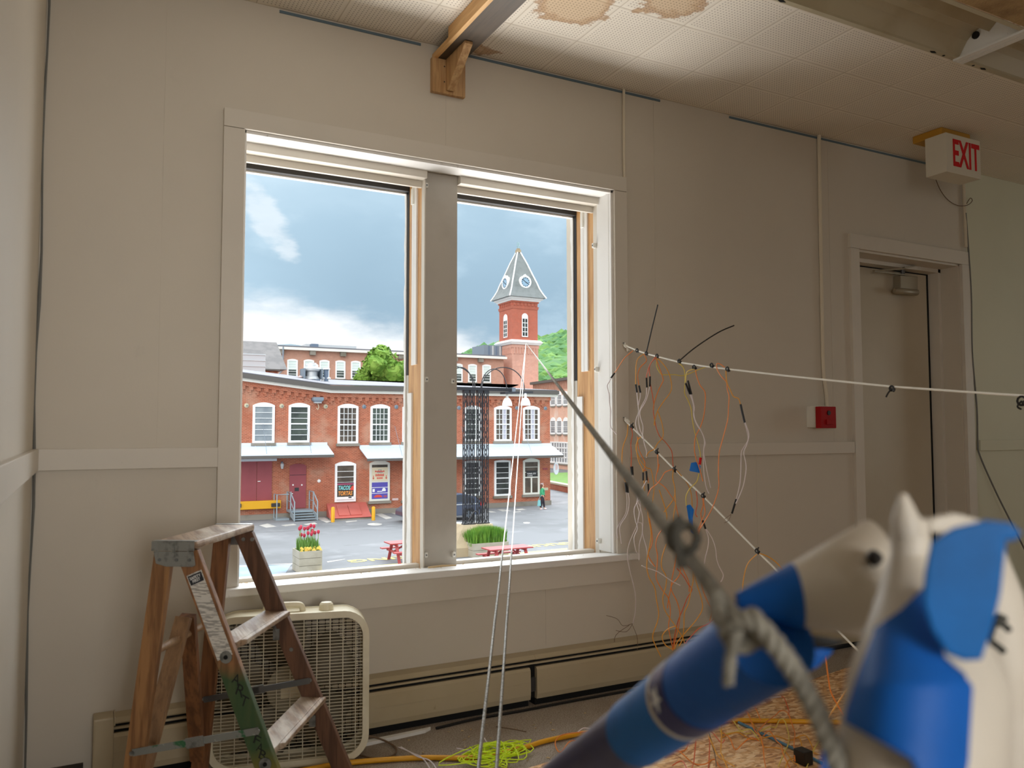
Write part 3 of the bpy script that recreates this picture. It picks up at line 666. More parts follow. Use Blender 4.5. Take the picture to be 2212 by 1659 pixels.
# ------------------------------------------------------------------ baseboard heater
def heater(x0, x1, label, endplate):
    t = thing('baseboard_heater', label, 'heater', ((x0+x1)/2, -.04, 0), 'hydronic baseboard heaters along the window wall')
    m = MB().prism([(x0, 0, .208), (x0, -.048, .203), (x0, -.062, .190), (x0, -.060, .186), (x0, 0, .190)], (x1-x0, 0, 0)); m.obj('top_cover', 'heater_paint', t)
    MB().box((x0, -.050, .03), (x1, -.002, .187)).obj('dark_cavity', 'black_gap', t)
    MB().box((x0, -.064, .170), (x1, -.052, .177)).obj('damper_strip', 'heater_paint', t)
    MB().prism([(x0, -.052, .030), (x0, -.070, .030), (x0, -.074, .05), (x0, -.072, .148), (x0, -.064, .158), (x0, -.052, .158)], (x1-x0, 0, 0)).box((x0, -.0738, .098), (x1, -.0728, .1)).obj('front_panel', 'heater_paint', t)
    if endplate:
        MB().box((x0-.06, -.078, .012), (x0+.0, 0, .214)).obj('end_cap', 'heater_paint', t, bevel=.006)
        MB().box((x0+.0, -.076, .186), (x0+.004, 0, .214)).obj('cap_lip', 'heater_paint', t)
    MB().box((x0, -.052, 0), (x1, 0, .028)).obj('bottom_gap', 'black_gap', t)  # black box filling the dark gap below the front panel
    return t
heater(.115, 1.66, 'cream baseboard heater behind the ladder and box fan', True)
h2 = heater(1.69, 3.69, 'cream baseboard heater right of the ribbed joint, below the hanging wires', False)
t = thing('heater_joint', 'short black ribbed joint strip between the two cream heaters', 'joint', (1.675, -.03, 0))
m = MB().box((1.661, -.050, .03), (1.689, -.004, .187)); m.obj('joint_core', 'black_gap', t); MB().prism([(1.6605, 0, .2075), (1.6605, -.0475, .2025), (1.6605, -.0615, .190), (1.6605, -.0595, .1865), (1.6605, 0, .1905)], (.029, 0, 0)).obj('joint_cover', 'heater_paint', t); MB().box((1.6605, -.0635, .1705), (1.6895, -.0525, .1765)).obj('damper_strip', 'heater_paint', t)
for k in range(6): MB().box((1.664+k*.0042, -.066, .06), (1.6655+k*.0042, -.0505, .115)).obj('fin', 'steel_gray', t)
# peeled trim strip and cable on the carpet edge
tag(MB().prism([(.80, -.165, .001), (1.17, -.135, .001), (1.20, -.115, .001), (.98, -.125, .001), (.80, -.135, .001)], (0, 0, .012)).obj('trim_strip', 'sash_paint'), 'broken white trim strip lying on the carpet along the heater', 'trim strip')
tag(MB().tube(smooth_path([(1.22, -.12, .006), (1.4, -.100, .006), (1.6, -.105, .006), (1.9, -.10, .006), (2.6, -.11, .006)], 4), .005, 6).obj('black_cable', 'black_plastic', smooth=True), 'black cable lying along the foot of the heater', 'cable')
# ------------------------------------------------------------------ stepladder
LH, LS, LSP = .845, .429, .265
LM = Matrix.Translation((.3305, -.5315, 0)) @ Matrix.Rotation(-.5513, 4, 'Z')
lad = thing('stepladder', 'small worn wooden stepladder with two treads standing in front of the box fan', 'ladder', (.33, -.53, 0))
def L(): return MB(LM)
def fx(z): return .0515 + LS*(LH-z)          # front edge of the front rails
def fb(z): return .1985 + .046*(LH-z)        # half outer width
# top cap
L().box((-.0615, -.203, LH-.020), (.0615, .203, LH)).obj('top_board', 'step_wood', lad, bevel=.007)
for s, y in ((-1, -.2045), (1, .2045)):
    ya, yb = sorted((y, y-s*-.002))
    br = L().box((-.061, ya, LH-.025), (.056, yb, LH-.0)).prism([(-.055, ya, LH-.026), (.054, ya, LH-.026), (.060, ya, LH-.062), (.052, ya, LH-.066), (-.020, ya, LH-.066), (-.048, ya, LH-.058)], (0, yb-ya, 0)).box((-.061, min(y, y-s*.022), LH), (.056, max(y, y-s*.022), LH+.0015)).obj('cap_bracket', 'galvanized', lad, bevel=.001)
    for x in (-.038, .008, .043): L().disc((x, y, LH-.048), (0, s, 0), .0045, .004, 10).obj('rivet', 'steel_gray', br)
    for x in (-.045, 0.0, .04): L().box((x-.003, ya-.001 if s < 0 else yb, LH-.040), (x+.003, ya if s < 0 else yb+.001, LH-.006)).obj('bracket_rib', 'galvanized', br)
# front rails
for s, mt, lb in ((-1, 'ladder_rail_green', 'front rail sprayed green, with a paper label and marker letters'), (1, 'ladder_wood_dark', None)):
    zt = LH-.022; wd = .062; m = L(); P = []
    for z in (0.0, zt):
        yo, yi = s*fb(z), s*(fb(z)-.020)
        P += [(fx(z)-wd, yo, z), (fx(z), yo, z), (fx(z), yi, z), (fx(z)-wd, yi, z)]
    rail = m.hexa(P).obj('front_rail', mt, lad, bevel=.002)
    if lb: rail['label'] = lb
    nrm = LM.to_3x3() @ V((0, s, 0))
    for z in (.548, .283):
        c = V((fx(z)-.028, s*(fb(z)+.0005), z))
        if s < 0: w = L().disc(c, (0, s, 0), .016, .003, 20).obj('tread_washer', 'galvanized', rail, smooth=True); L().disc(c+V((0, s*.003, 0)), (0, s, 0), .0055, .002, 10).obj('bolt_hole', 'black_gap', rail)
    if s > 0:
        for z, dx in ((LH-.045, .036), (LH-.045, .008), (.46, .03)): L().disc((fx(z)-dx, fb(z)-.021, z), (0, -1, 0), .006, .003, 12).obj('rivet', 'galvanized', rail)
# paper label and marker lettering on the near rail
def on_rail(z, dx): return LM @ V((fx(z)-dx, -(fb(z)+.0012), z))
dn = (on_rail(.4, .03)-on_rail(.6, .03)).normalized(); acr = (LM.to_3x3() @ V((1, 0, 0))).normalized(); acr = (acr-dn*acr.dot(dn)).normalized(); nr = acr.cross(-dn)
rail0 = [o for o in lad.children if o.name.startswith('front_rail')][0]
zc = .655; c = on_rail(zc, .031); hl, hw = .118, .0215
lb = MB().hexa([c+dn*hl-acr*hw, c+dn*hl+acr*hw, c+dn*hl+acr*hw+nr*.0006, c+dn*hl-acr*hw+nr*.0006, c-dn*hl-acr*hw, c-dn*hl+acr*hw, c-dn*hl+acr*hw+nr*.0006, c-dn*hl-acr*hw+nr*.0006]).obj('safety_label', 'label_paper', rail0); lb['label'] = 'worn paper safety label with dark heading'
c2 = c-dn*(hl-.016)+nr*.0009
MB().hexa([c2+dn*.0125-acr*.019, c2+dn*.0125+acr*.019, c2+dn*.0125+acr*.019+nr*.0004, c2+dn*.0125-acr*.019+nr*.0004, c2-dn*.0125-acr*.019, c2-dn*.0125+acr*.019, c2-dn*.0125+acr*.019+nr*.0004, c2-dn*.0125-acr*.019+nr*.0004]).obj('label_heading', 'label_blue', rail0)
text('SAFETY\nFIRST', 'label_lettering', 'print_white', rail0, c2+nr*.0007, acr, -dn, .031, .017, .0002, bold=True)
for ch, z, sz in (('A', .493, .026), ('R', .464, .028), ('T', .438, .026), ('F', .342, .022), ('A', .323, .022), ('B', .305, .023)):
    q = on_rail(z, .022 if z > .4 else .026)+nr*.0002
    text(ch, 'marker_letter', 'marker_ink', rail0, q, -dn*.75+acr*-.55 if False else (acr*.5+dn*.6), (-dn*.6+acr*.5), sz*.8, sz, .0002)
# treads
for k, zz in ((1, LH-LSP), (2, LH-2*LSP)):
    hw = fb(zz)-.021; x1 = fx(zz)+.014; x0 = x1-.078
    tr_ = L().box((x0, -hw, zz-.019), (x1-.012, hw, zz)).prism([(x1-.012, -hw+.03, zz-.019), (x1, -hw+.045, zz-.016), (x1, -hw+.045, zz-.003), (x1-.012, -hw+.03, zz)], (0, 2*hw-.032, 0)).obj('tread', 'step_wood', lad, bevel=.003)
    a = (fx(zz)-.035, hw-.028, zz-.020); b = (fx(zz)-.025, hw-.001, zz-.062)
    for s in (-1, 1): L().bar((a[0], s*a[1], a[2]), (b[0], s*b[1], b[2]), .012, .003, (1, 0, 0)).box((b[0]-.01, min(s*hw, s*(hw-.003)), b[2]-.028), (b[0]+.01, max(s*hw, s*(hw-.003)), b[2]+.006)).obj('tread_brace', 'galvanized', lad)
# rear rails
def rx(z): return -.0565-.1015*(LH-z)
def rb(z): return .1935+.047*(LH-z)
for s, mt in ((-1, 'ladder_wood'), (1, 'ladder_wood_red')):
    P = []
    for z in (0.0, LH-.03):
        yo, yi = s*rb(z), s*(rb(z)-.020); P += [(rx(z), yo, z), (rx(z)+.050, yo, z), (rx(z)+.050, yi, z), (rx(z), yi, z)]
    L().hexa(P).obj('rear_rail', mt, lad, bevel=.002)
# dowel between the rear rails and the inverted V brace hung on it
zd = .548
L().tube([(rx(zd)+.024, -rb(zd)+.002, zd), (rx(zd)+.024, rb(zd)-.002, zd)], .0105, 12).obj('rear_dowel', 'dowel_wood', lad, smooth=True)
for s, mt in ((-1, 'slat_wood'), (1, 'ladder_wood_red')):
    z1 = .115; y1 = s*(rb(z1)-.022)
    L().bar((rx(zd+.02)+.024, s*.012+.0, zd+.055), (rx(z1)+.024, y1-s*.006, z1), .020, .044, (1, 0, 0)).obj('rear_brace', mt, lad, bevel=.002)
# folding spreaders
for s, mt in ((-1, 'painted_bar'), (1, 'steel_gray')):
    zA, zB = .302, .366
    a = V((rx(zA)+.022, s*(rb(zA)+(.004 if s < 0 else -.026)), zA)); b = V((fx(zB)-.012, s*(fb(zB)+(.004 if s < 0 else -.026)), zB)); q = (a+b)/2
    sp = L().bar(a, q+(b-a)*.03, .003, .018).bar(q-(b-a)*.03, b, .003, .018).obj('spreader', mt, lad)
    L().bar(q-(b-a)*.07+V((0, s*.003, .0)), q+(b-a)*.07+V((0, s*.003, .0)), .003, .026).obj('spreader_joint', 'galvanized', sp)
    for p in (a, b, q-(b-a)*.035, q+(b-a)*.035): L().disc(p+V((0, s*.003, 0)), (0, s, 0), .006, .004, 10).obj('rivet', 'galvanized', sp)

# ------------------------------------------------------------------ box fan
FM = Matrix.Translation((.645, -.215, 0)) @ Matrix.Rotation(math.radians(-13), 4, 'Z') @ Matrix.Rotation(math.radians(-2), 4, 'X')
fan = thing('box_fan', 'cream square box fan with wire grille, standing between the ladder and the heater', 'fan', (.69, -.2, 0))
def Fm(): return MB(FM)
def rrect(w, h, r, n=7):
    o = []
    for cx, cz, a0 in ((w-r, h-r, 0), (-w+r, h-r, 90), (-w+r, -h+r, 180), (w-r, -h+r, 270)):
        for k in range(n+1):
            t = math.radians(a0+90*k/n); o.append((cx+r*math.cos(t), cz+r*math.sin(t)))
    return o
FW, FH, FR, FD = .264, .252, .085, .115
fz = FH+.006
def ring(y0, y1, w0, w1, r0, r1, name, m, par, bevel=0):
    a = rrect(w0, w0-FW+FH, r0); b = rrect(w1, w1-FW+FH, r1); n = len(a); mb = Fm(); vs = []
    for y in (y0, y1):
        vs += [(x, y, z+fz) for x, z in a]+[(x, y, z+fz) for x, z in b]
    fs = []
    for i in range(n):
        j = (i+1) % n
        fs += [(i, j, n+j, n+i), (2*n+i, 3*n+i, 3*n+j, 2*n+j), (i, 2*n+i, 2*n+j, j), (n+i, n+j, 3*n+j, 3*n+i)]
    return mb.add(vs, fs).obj(name, m, par, smooth=True, ang=35)
ring(0, FD, FW, FW-.006, FR, FR-.006, 'fan_housing', 'cream_plastic', fan)
ring(-.008, .006, FW+.002, FW-.020, FR+.002, FR-.018, 'front_bezel', 'cream_plastic', fan)
ring(FD-.006, FD+.006, FW+.002, FW-.020, FR+.002, FR-.018, 'rear_bezel', 'cream_plastic', fan)
def inside(u, R=FW-.019, r=FR-.017, H=None):     # half extent of the rounded square at offset u
    u = abs(u)
    if u > R: return 0
    k = u-(R-r)
    return R if k <= 0 else (R-r)+math.sqrt(max(0, r*r-k*k))
def grille(y, nv, nh, name, par, mt='grille_wire'):
    mb = Fm()
    for i in range(1, nv):
        x = -FW+2*FW*i/nv; e = inside(x)-(FW-FH)
        if e > .02: mb.tube([(x, y, fz-e), (x, y, fz+e)], .0017, 4, caps=False)
    for i in range(1, nh):
        z = -FH+2*FH*i/nh; e = inside(abs(z)+FW-FH)
        if e > .02: mb.tube([(-e, y+.002, fz+z), (e, y+.002, fz+z)], .0013, 4, caps=False)
    return mb.obj(name, mt, par)
grille(-.002, 12, 46, 'front_grille', fan); grille(FD+.001, 22, 64, 'rear_grille', fan, 'fan_inside_shade')
Fm().disc((0, .012, fz), (0, 1, 0), .078, .03, 28).obj('motor_cover', 'blade_plastic', fan, bevel=.006)
Fm().box((-.03, .008, fz-.03), (.04, .0118, fz+.022)).obj('motor_plate', 'cream_plastic', fan)
for k in range(5):
    t = 2*math.pi*k/5+.5; mb = Fm(); vs = []
    for rr, half, tw in ((.06, .035, .030), (.13, .075, .032), (.20, .10, .030), (.232, .085, .026)):
        for q in (-1, 0, 1):
            a = t+q*half/rr*(.95 if rr > .1 else .6); vs.append((rr*math.cos(a), .058+q*tw*.8, fz+rr*math.sin(a)))
    n = 3; fs = []
    for i in range(3):
        for j in range(2): fs.append((i*n+j, i*n+j+1, (i+1)*n+j+1, (i+1)*n+j))
    o = mb.add(vs, fs).obj('fan_blade', 'fan_blade_shade', fan, smooth=True); md = o.modifiers.new('s', 'SOLIDIFY'); md.thickness = .003
zt = fz+FH
Fm().tube(smooth_path([(-.085, .055, zt-.004), (-.082, .055, zt+.016), (-.06, .055, zt+.022), (.015, .055, zt+.022), (.035, .055, zt+.016), (.040, .055, zt-.004)], 4), .011, 10).obj('carry_handle', 'cream_plastic', fan, smooth=True)
Fm()._lathe([(.026, 0), (.025, .006), (.023, .020), (.018, .026), (.001, .027)], V((.120, .050, zt)), V((0, 0, 1)), 20).obj('speed_knob', 'cream_plastic', fan)
for x in (-.19, .19): Fm().box((x-.03, -.005, -.0), (x+.03, FD+.005, .012)).obj('foot', 'cream_plastic', fan, bevel=.003)
tag(MB().tube(smooth_path([FM @ V((.20, .115, .05)), V((.97, -.13, .02)), V((1.02, -.22, .006)), V((.985, -.29, .006)), V((.92, -.28, .006)), V((.88, -.22, .006))], 6), .0035, 6).obj('fan_cord', 'wire_brown', smooth=True), 'brown power cord looping on the carpet right of the box fan', 'cord')

# ------------------------------------------------------------------ strings and rope that reach the clock tower
TOWER_Y = 100.0
tw = atY(1136, 741, TOWER_Y-.05)
def twisted(path, r, n, turns_per_m, name, m, par=None, seg=6):   # n strands twisted round a path
    P = [V(p) for p in path]; mb = MB(); acc = 0; fr = []
    u = None
    for i, p in enumerate(P):
        d = (P[min(i+1, len(P)-1)]-P[max(i-1, 0)]).normalized()
        if u is None: u = d.cross(V((0, 0, 1))); u.normalize()
        u = (u-d*u.dot(d)).normalized(); w = d.cross(u)
        if i: acc += (p-P[i-1]).length
        fr.append((p, u.copy(), w, acc))
    for k in range(n):
        mb.tube([p+(u*math.cos(2*math.pi*(k/n+a*turns_per_m))+w*math.sin(2*math.pi*(k/n+a*turns_per_m)))*r*.5 for p, u, w, a in fr], r*.56, seg)
    return mb.obj(name, m, par, smooth=True, ang=80)
def lerp_path(a, b, n): return [a.lerp(b, i/n) for i in range(n+1)]
for (px, py, lb) in ((1034, 1655, 'left taut wire'), (1073, 1659, 'right taut wire')):
    near = atT(px, py, 1.68); d = (near-tw).normalized(); k = (0.014-near.z)/d.z; end = near+d*k
    mid = near+d*-1.7
    t = thing('taut_wire', lb+' rising from the floor out of the window to the clock tower', 'wire', end, 'taut wires to the clock tower')
    twisted(lerp_path(end, mid, int((end-mid).length*700)), .0042, 3, 60, 'wire_rope', 'wire_rope', t, 5)
    MB().tube([mid, tw.lerp(mid, .96), tw], [.0029, .004, .028], 6).obj('wire_span', 'wire_pale', t)
    MB().disc(end-V((0, 0, .013)), (0, 0, 1), .02, .02, 12).obj('floor_anchor', 'steel_gray', t)
# thick rope from the tower to the knot on the taped pipe
rope_near = atT(1604, 1357, .392)
r3 = (rope_near-tw).normalized()
rmid = rope_near-r3*3.4
rope = thing('rope', 'thick grey twisted rope running from the clock tower to a knot on the taped pipe', 'rope', rope_near)
MB().tube([rmid, tw.lerp(rmid, .5), tw], [.0044, .016, .035], 8).obj('rope_span', 'rope_gray', rope)
twisted(lerp_path(rmid, rope_near, 1500), .0046, 3, 62, 'rope_strands', 'rope_gray', rope, 6)
def T(x, y, t): return atT(x, y, t)
twisted(smooth_path([T(1470, 1120, .515), T(1448, 1145, .505), T(1452, 1180, .49), T(1490, 1190, .478), T(1506, 1160, .48), T(1488, 1135, .49), T(1462, 1150, .485), T(1466, 1195, .478), T(1473, 1225, .474)], 10), .0028, 3, 90, 'rope_knot', 'rope_dark', rope, 5)
twisted(smooth_path([T(1548, 1290, .42), T(1552, 1330, .40), T(1580, 1352, .378), T(1625, 1332, .372), T(1640, 1370, .37), T(1600, 1395, .372), T(1572, 1370, .376), T(1590, 1340, .37), T(1640, 1350, .362), T(1668, 1392, .36)], 10), .0044, 3, 62, 'rope_knot', 'rope_gray', rope, 6)
twisted(smooth_path([T(1640, 1352, .366), T(1672, 1388, .358), T(1731, 1474, .352), T(1768, 1545, .345), T(1790, 1600, .34), T(1815, 1680, .335), T(1835, 1780, .33)], 30), .0048, 3, 60, 'rope_tail', 'rope_gray', rope, 6)
twisted(smooth_path([T(1612, 1352, .372), T(1588, 1378, .368), T(1578, 1420, .372), T(1572, 1478, .376)], 14), .0030, 3, 90, 'rope_tail', 'rope_gray', rope, 5)

# ------------------------------------------------------------------ taped pipes in the foreground
pipes = thing('taped_pipe_sculpture', 'out-of-focus white pipes and cones wrapped in blue masking tape, close to the camera', 'sculpture', (1.0, -2.3, 0))
a0, a1 = T(1620, 1410, .447), T(1335, 1609, .645); ad = (a1-a0)
A = lambda s: a0+ad*s
k_end = (0.02-a0.z)/ad.z
MB().tube([A(-.08), A(k_end)], .0235, 28).obj('lower_pipe', 'dark_navy', pipes, smooth=True)
MB().tube([A(-.10), A(.02), A(.30)], [.0250, .0249, .0247], 28).obj('tape_wrap', 'blue_tape', pipes, smooth=True)
MB().tube([A(.295), A(.42)], .0252, 28).obj('band', 'navy_vinyl', pipes, smooth=True)
MB().tube([A(.395), A(.412)], .0256, 28).obj('white_ring', 'pvc_white', pipes, smooth=True)
MB().tube([A(.418), A(.80)], .0247, 28).obj('tape_wrap', 'blue_tape_lit', pipes, smooth=True)
# white star on the navy band
st = T(1480, 1468, .50); n_ = (CAM-st).normalized(); xx = ad.normalized(); xx = (xx-n_*xx.dot(n_)).normalized(); yy = n_.cross(xx); c = A(.345); rad = (CAM-c); rad = (rad-ad*rad.dot(ad)/ad.length_squared).normalized()
cc = c+(rad*.93-ad.normalized().cross(rad)*-.36).normalized()*.0257
nn_ = (cc-c).normalized(); xx = ad.normalized(); yy = nn_.cross(xx)
star = [cc+(xx*math.cos(t)+yy*math.sin(t))*(.0085 if i % 2 == 0 else .0034) for i, t in enumerate([math.pi*i/5+.3 for i in range(10)])]
MB().prism(star, nn_*.0008).obj('star_print', 'print_white', pipes)
# flared cone with a blue tip: from its narrow end at left to the open end at right
bp_ = [T(1592, 1296, .432), T(1625, 1294, .432), T(1668, 1291, .431), T(1720, 1287, .430), T(1800, 1272, .429), T(1905, 1255, .428)]
br_ = [.0030, .0068, .0113, .0164, .0231, .0322]
cone = MB().tube(bp_, br_, 30, caps=False).obj('paper_cone', 'pvc_white', pipes, smooth=True); md = cone.modifiers.new('s', 'SOLIDIFY'); md.thickness = .0012; md.offset = -1
tip = MB().tube(bp_[:4], [r+.0007 for r in br_[:4]], 30).obj('tape_wrap', 'blue_tape', pipes, smooth=True)
p = T(1888, 1205, .4035); MB().blob(p, .004, 2, .3).obj('burn_hole', 'dark_paint', pipes)
text('(413) 672', 'faint_print', 'navy_vinyl', pipes, T(1850, 1284, .352), rt*.98-fw*.2, up, .017, .0035, .0002) if False else None
sheet('tape_flap', 'blue_tape', [(1690, 1385), (1740, 1395), (1800, 1405), (1765, 1440), (1731, 1458), (1690, 1482), (1640, 1500)], lambda x, y: .452+.00004*(x-1690), pipes)
sheet('shadow_sheet', 'black_plastic', [(1705, 1368), (1760, 1372), (1830, 1385), (1800, 1398), (1745, 1402), (1712, 1388)], lambda x, y: .440, pipes)  # black sheet painted in as the shadow below the cone
# upright flared pipe
cp = [T(1966, 1118, .375), T(1966, 1200, .375), T(1990, 1320, .365), T(2003, 1480, .350), T(1985, 1640, .340), T(1975, 1760, .335)]
cr = [.0077, .0088, .0208, .0319, .0320, .0320]
cp2, cr2 = cp[:], cr[:]
foot = V((cp[-1].x+.02, cp[-1].y+.02, .014))
MB().tube(cp2, cr2, 40).obj('flared_pipe', 'pvc_white', pipes, smooth=True)
MB().tube([cp[-1], foot], [.03, .03], 20).obj('stand_pipe', 'pvc_white', pipes, smooth=True)
MB().disc(foot-V((0, 0, .001)), (0, 0, 1), .14, .012, 28).obj('stand_base', 'black_plastic', pipes)
kb = T(1955, 1106, .368)
MB()._lathe([(.0005, .0085), (.0018, .008), (.003, .005), (.0045, .001), (.006, -.003), (.0066, -.007), (.006, -.011), (.001, -.012)], kb, up+rt*-.12, 20).obj('pointed_plug', 'pvc_white', pipes, smooth=True)
sheet('cap_edge', 'pvc_white', [(2005, 1120), (2060, 1108), (2112, 1122), (2108, 1150), (2050, 1150), (2002, 1148)], lambda x, y: .372, pipes, .004)
def cdepth(x, y):      # nearest side of the upright pipe at this picture point
    i = max(0, min(len(cp)-2, next((k for k in range(len(cp)-1) if y < (H_IMG/2-F_PX*(cp[k+1]-CAM).dot(up)/(cp[k+1]-CAM).dot(fw))), len(cp)-2)))
    def yy(q): return H_IMG/2-F_PX*(q-CAM).dot(up)/(q-CAM).dot(fw)
    def xx(q): return W_IMG/2+F_PX*(q-CAM).dot(rt)/(q-CAM).dot(fw)
    f = max(0, min(1, (y-yy(cp[i]))/(yy(cp[i+1])-yy(cp[i])))); c = cp[i].lerp(cp[i+1], f); r = cr[i]+(cr[i+1]-cr[i])*f
    t = (c-CAM).dot(fw); o = (x-xx(c))*t/F_PX
    return t-math.sqrt(max(0, r*r-o*o))-.0035 if abs(o) < r else t-.0035
sheet('tape_wrap', 'blue_tape', [(1891, 1366), (1890, 1360), (1945, 1320), (1996, 1268), (2030, 1330), (2038, 1420), (2110, 1480), (2158, 1548), (2130, 1640), (2112, 1700), (1990, 1690), (1968, 1640), (1895, 1600), (1826, 1560), (1832, 1530), (1855, 1460)], cdepth, pipes, .0014, 4)
sheet('tape_wrap', 'blue_tape', [(1776, 1612), (1800, 1598), (1812, 1700), (1772, 1700)], cdepth, pipes)
sheet('tape_flag', 'blue_tape_lit', [(2012, 1172), (2060, 1140), (2130, 1124), (2180, 1130), (2204, 1150), (2190, 1168), (2172, 1166), (2160, 1280), (2140, 1360), (2118, 1424), (2080, 1426), (2046, 1412), (2012, 1360), (1994, 1300), (1998, 1240)], lambda x, y: .318-.00002*(x-2000), pipes, .0014, 4)
# second pipe behind it with black marker strokes
c0, c1 = T(2150, 1285, .47), T(2260, 1570, .52)
sp2 = MB().tube([T(2090, 1150, .455), T(2125, 1285, .455), T(2150, 1450, .455), T(2160, 1640, .455), T(2160, 1760, .455)], [.014, .019, .0215, .023, .023], 30).obj('marked_pipe', 'pvc_white', pipes, smooth=True)
mk = MB()
for pts in (((2152, 1332), (2140, 1366), (2130, 1402)), ((2150, 1345), (2172, 1352), (2180, 1362)), ((2138, 1384), (2160, 1400), (2168, 1408)), ((2155, 1330), (2172, 1338))):
    mk.tube([atT(x, y, .427) for x, y in pts], .0018, 6)
mk.obj('marker_stroke', 'marker_ink', pipes)
MB().tube([cp[-1]+V((.0, .0, -.12)), T(2160, 1760, .455)], .012, 14).obj('pipe_strut', 'pvc_white', pipes, smooth=True)
# ------------------------------------------------------------------ two white strings with hanging wires
h1, h2 = V((2.176, -.012, 1.536)), V((2.173, -.012, 1.195))
def inv(px, p0, i0, p1, i1): return 1/(i0+(i1-i0)*(px-p0)/(p1-p0))
td1 = (h1-CAM).dot(fw); td2 = (h2-CAM).dot(fw)
s1 = lambda px: inv(px, 1343, 1/td1, 2212, .455)
s2 = lambda px: inv(px, 1343, 1/td2, 1860, .37)
def hook(p, label):
    t = thing('screw_hook', label, 'hook', p)
    MB().disc(p+V((0, .0115, 0)), (0, -1, 0), .010, .003, 12).obj('washer', 'wire_brown', t)
    MB().tube([p+V((0, .009, 0)), p+V((.004, -.02, 0))], .003, 6).obj('shank', 'galvanized', t)
hook(h1, 'small screw hook in the wall holding the upper white string'); hook(h2, 'small screw hook in the wall holding the lower white string')
p1 = [atT(x, y, s1(x)) for x, y in ((1350, 746), (1376, 757), (1400, 765), (1435, 774), (1470, 783), (1520, 791), (1570, 797), (1700, 812), (1925, 835), (2080, 846), (2212, 855), (2400, 868))]
p1.append(V((XR-.003, p1[-1].y-.9, p1[-1].z-.01)))
p1 = [h1+V((.004, -.02, 0))]+p1
t = thing('white_string', 'upper white string stretched from the wall hook across the door to the right', 'string', h1+V((0, -.02, 0)))
MB().tube(p1, .0034, 6).obj('string', 'cord_white', t, smooth=True)
def knot(p, n, par, r=.0095):
    mb = MB(); a = []
    for i in range(40):
        q = i/39*4*2*math.pi; a.append(p+V((math.cos(q)*r*.8+.012*(i/39-.5), math.sin(q*1.02)*r*.7, math.sin(q)*r*.8)))
    mb.tube(a, .0022, 5); mb.tube([p+V((.0, -.004, -.004)), p+V((.012, -.006, -.02))], .0025, 5); mb.tube([p+V((.0, -.004, -.004)), p+V((.002, -.006, -.024))], .0025, 5)
    mb.obj('string_knot', 'cord_white', par)
knot(atT(1353, 748, s1(1353)), 0, t)
t = thing('white_string', 'lower white string slanting down from its wall hook to behind the blue taped pipes', 'string', h2+V((0, -.02, 0)))
q2 = [h2+V((.004, -.02, 0))]+[atT(x, y, s2(x)) for x, y in ((1352, 910), (1418, 975), (1456, 1013), (1518, 1071), (1635, 1190), (1700, 1254), (1860, 1412))]
d = (q2[-1]-q2[-2]).normalized(); q2.append(q2[-1]+d*((.016-q2[-1].z)/d.z))
MB().tube(q2, .0037, 6).obj('string', 'cord_white', t, smooth=True); knot(atT(1355, 909, s2(1355)), 0, t)
MB().disc(q2[-1], (0, 0, 1), .016, .01, 10).obj('floor_anchor', 'steel_gray', t)
# black cable ties
def tie(px, py, t_, label, tails=(), r=.0075):
    p = atT(px, py, t_); g = thing('cable_tie', label, 'cable tie', p, 'black cable ties on the white strings')
    MB().tube([p+V((0, math.cos(q)*r, math.sin(q)*r)) for q in [2*math.pi*i/10 for i in range(10)]], .0032, 5, True).obj('tie_loop', 'black_plastic', g)
    MB().blob(p+V((.002, -.006, -.005)), .008, 1, .5).obj('tie_head', 'black_plastic', g)
    for a in tails: MB().tube(smooth_path([p]+[atT(x, y, t_) for x, y in a], 5), [.0026]*(5*len(a)+1) if True else 0, 4).obj('tie_tail', 'black_plastic', g)
for px, py, lb, tails in ((1376, 757, 'black cable tie nearest the upper hook, with no tail', ()), (1396, 763, 'black cable tie with a thin straight tail pointing steeply up', [((1408, 711), (1421, 658))]), (1419, 769, 'black cable tie with a pale end just right of the steep tail', ()),
                      (1467, 780, 'black cable tie with a long thick tail bending up to the right', [((1500, 752), (1550, 719), (1586, 703))]), (1499, 793, 'black cable tie under the upper string where the lemon loop starts', ()), (1537, 789, 'black lump of tape on the upper string in front of the orange loop', ()),
                      (1571, 797, 'black cable tie at the orange loop, rightmost of the cluster by the window', ()), (1926, 839, 'black cable tie on the upper string in front of the door, with a short tail', [((1918, 850), (1914, 858))])):
    tie(px, py, s1(px)-.004, lb, tails)
tie(2207, 866, s1(2207)-.004, 'thick black cable tie bundle at the right edge, on the upper string', [((2198, 878), (2206, 884))], .012)
for px, py, lb in ((1364, 921, 'black cable tie just below the lower knot'), (1418, 976, 'black cable tie on the lower string above the first blue flag'), (1456, 1014, 'black cable tie on the lower string left of the blue flag'), (1518, 1071, 'black cable tie on the lower string beside the second blue flag'), (1635, 1190, 'lowest black cable tie on the lower string, with amber wires')):
    tie(px, py, s2(px)-.004, lb, [((px+4, py-8),)])
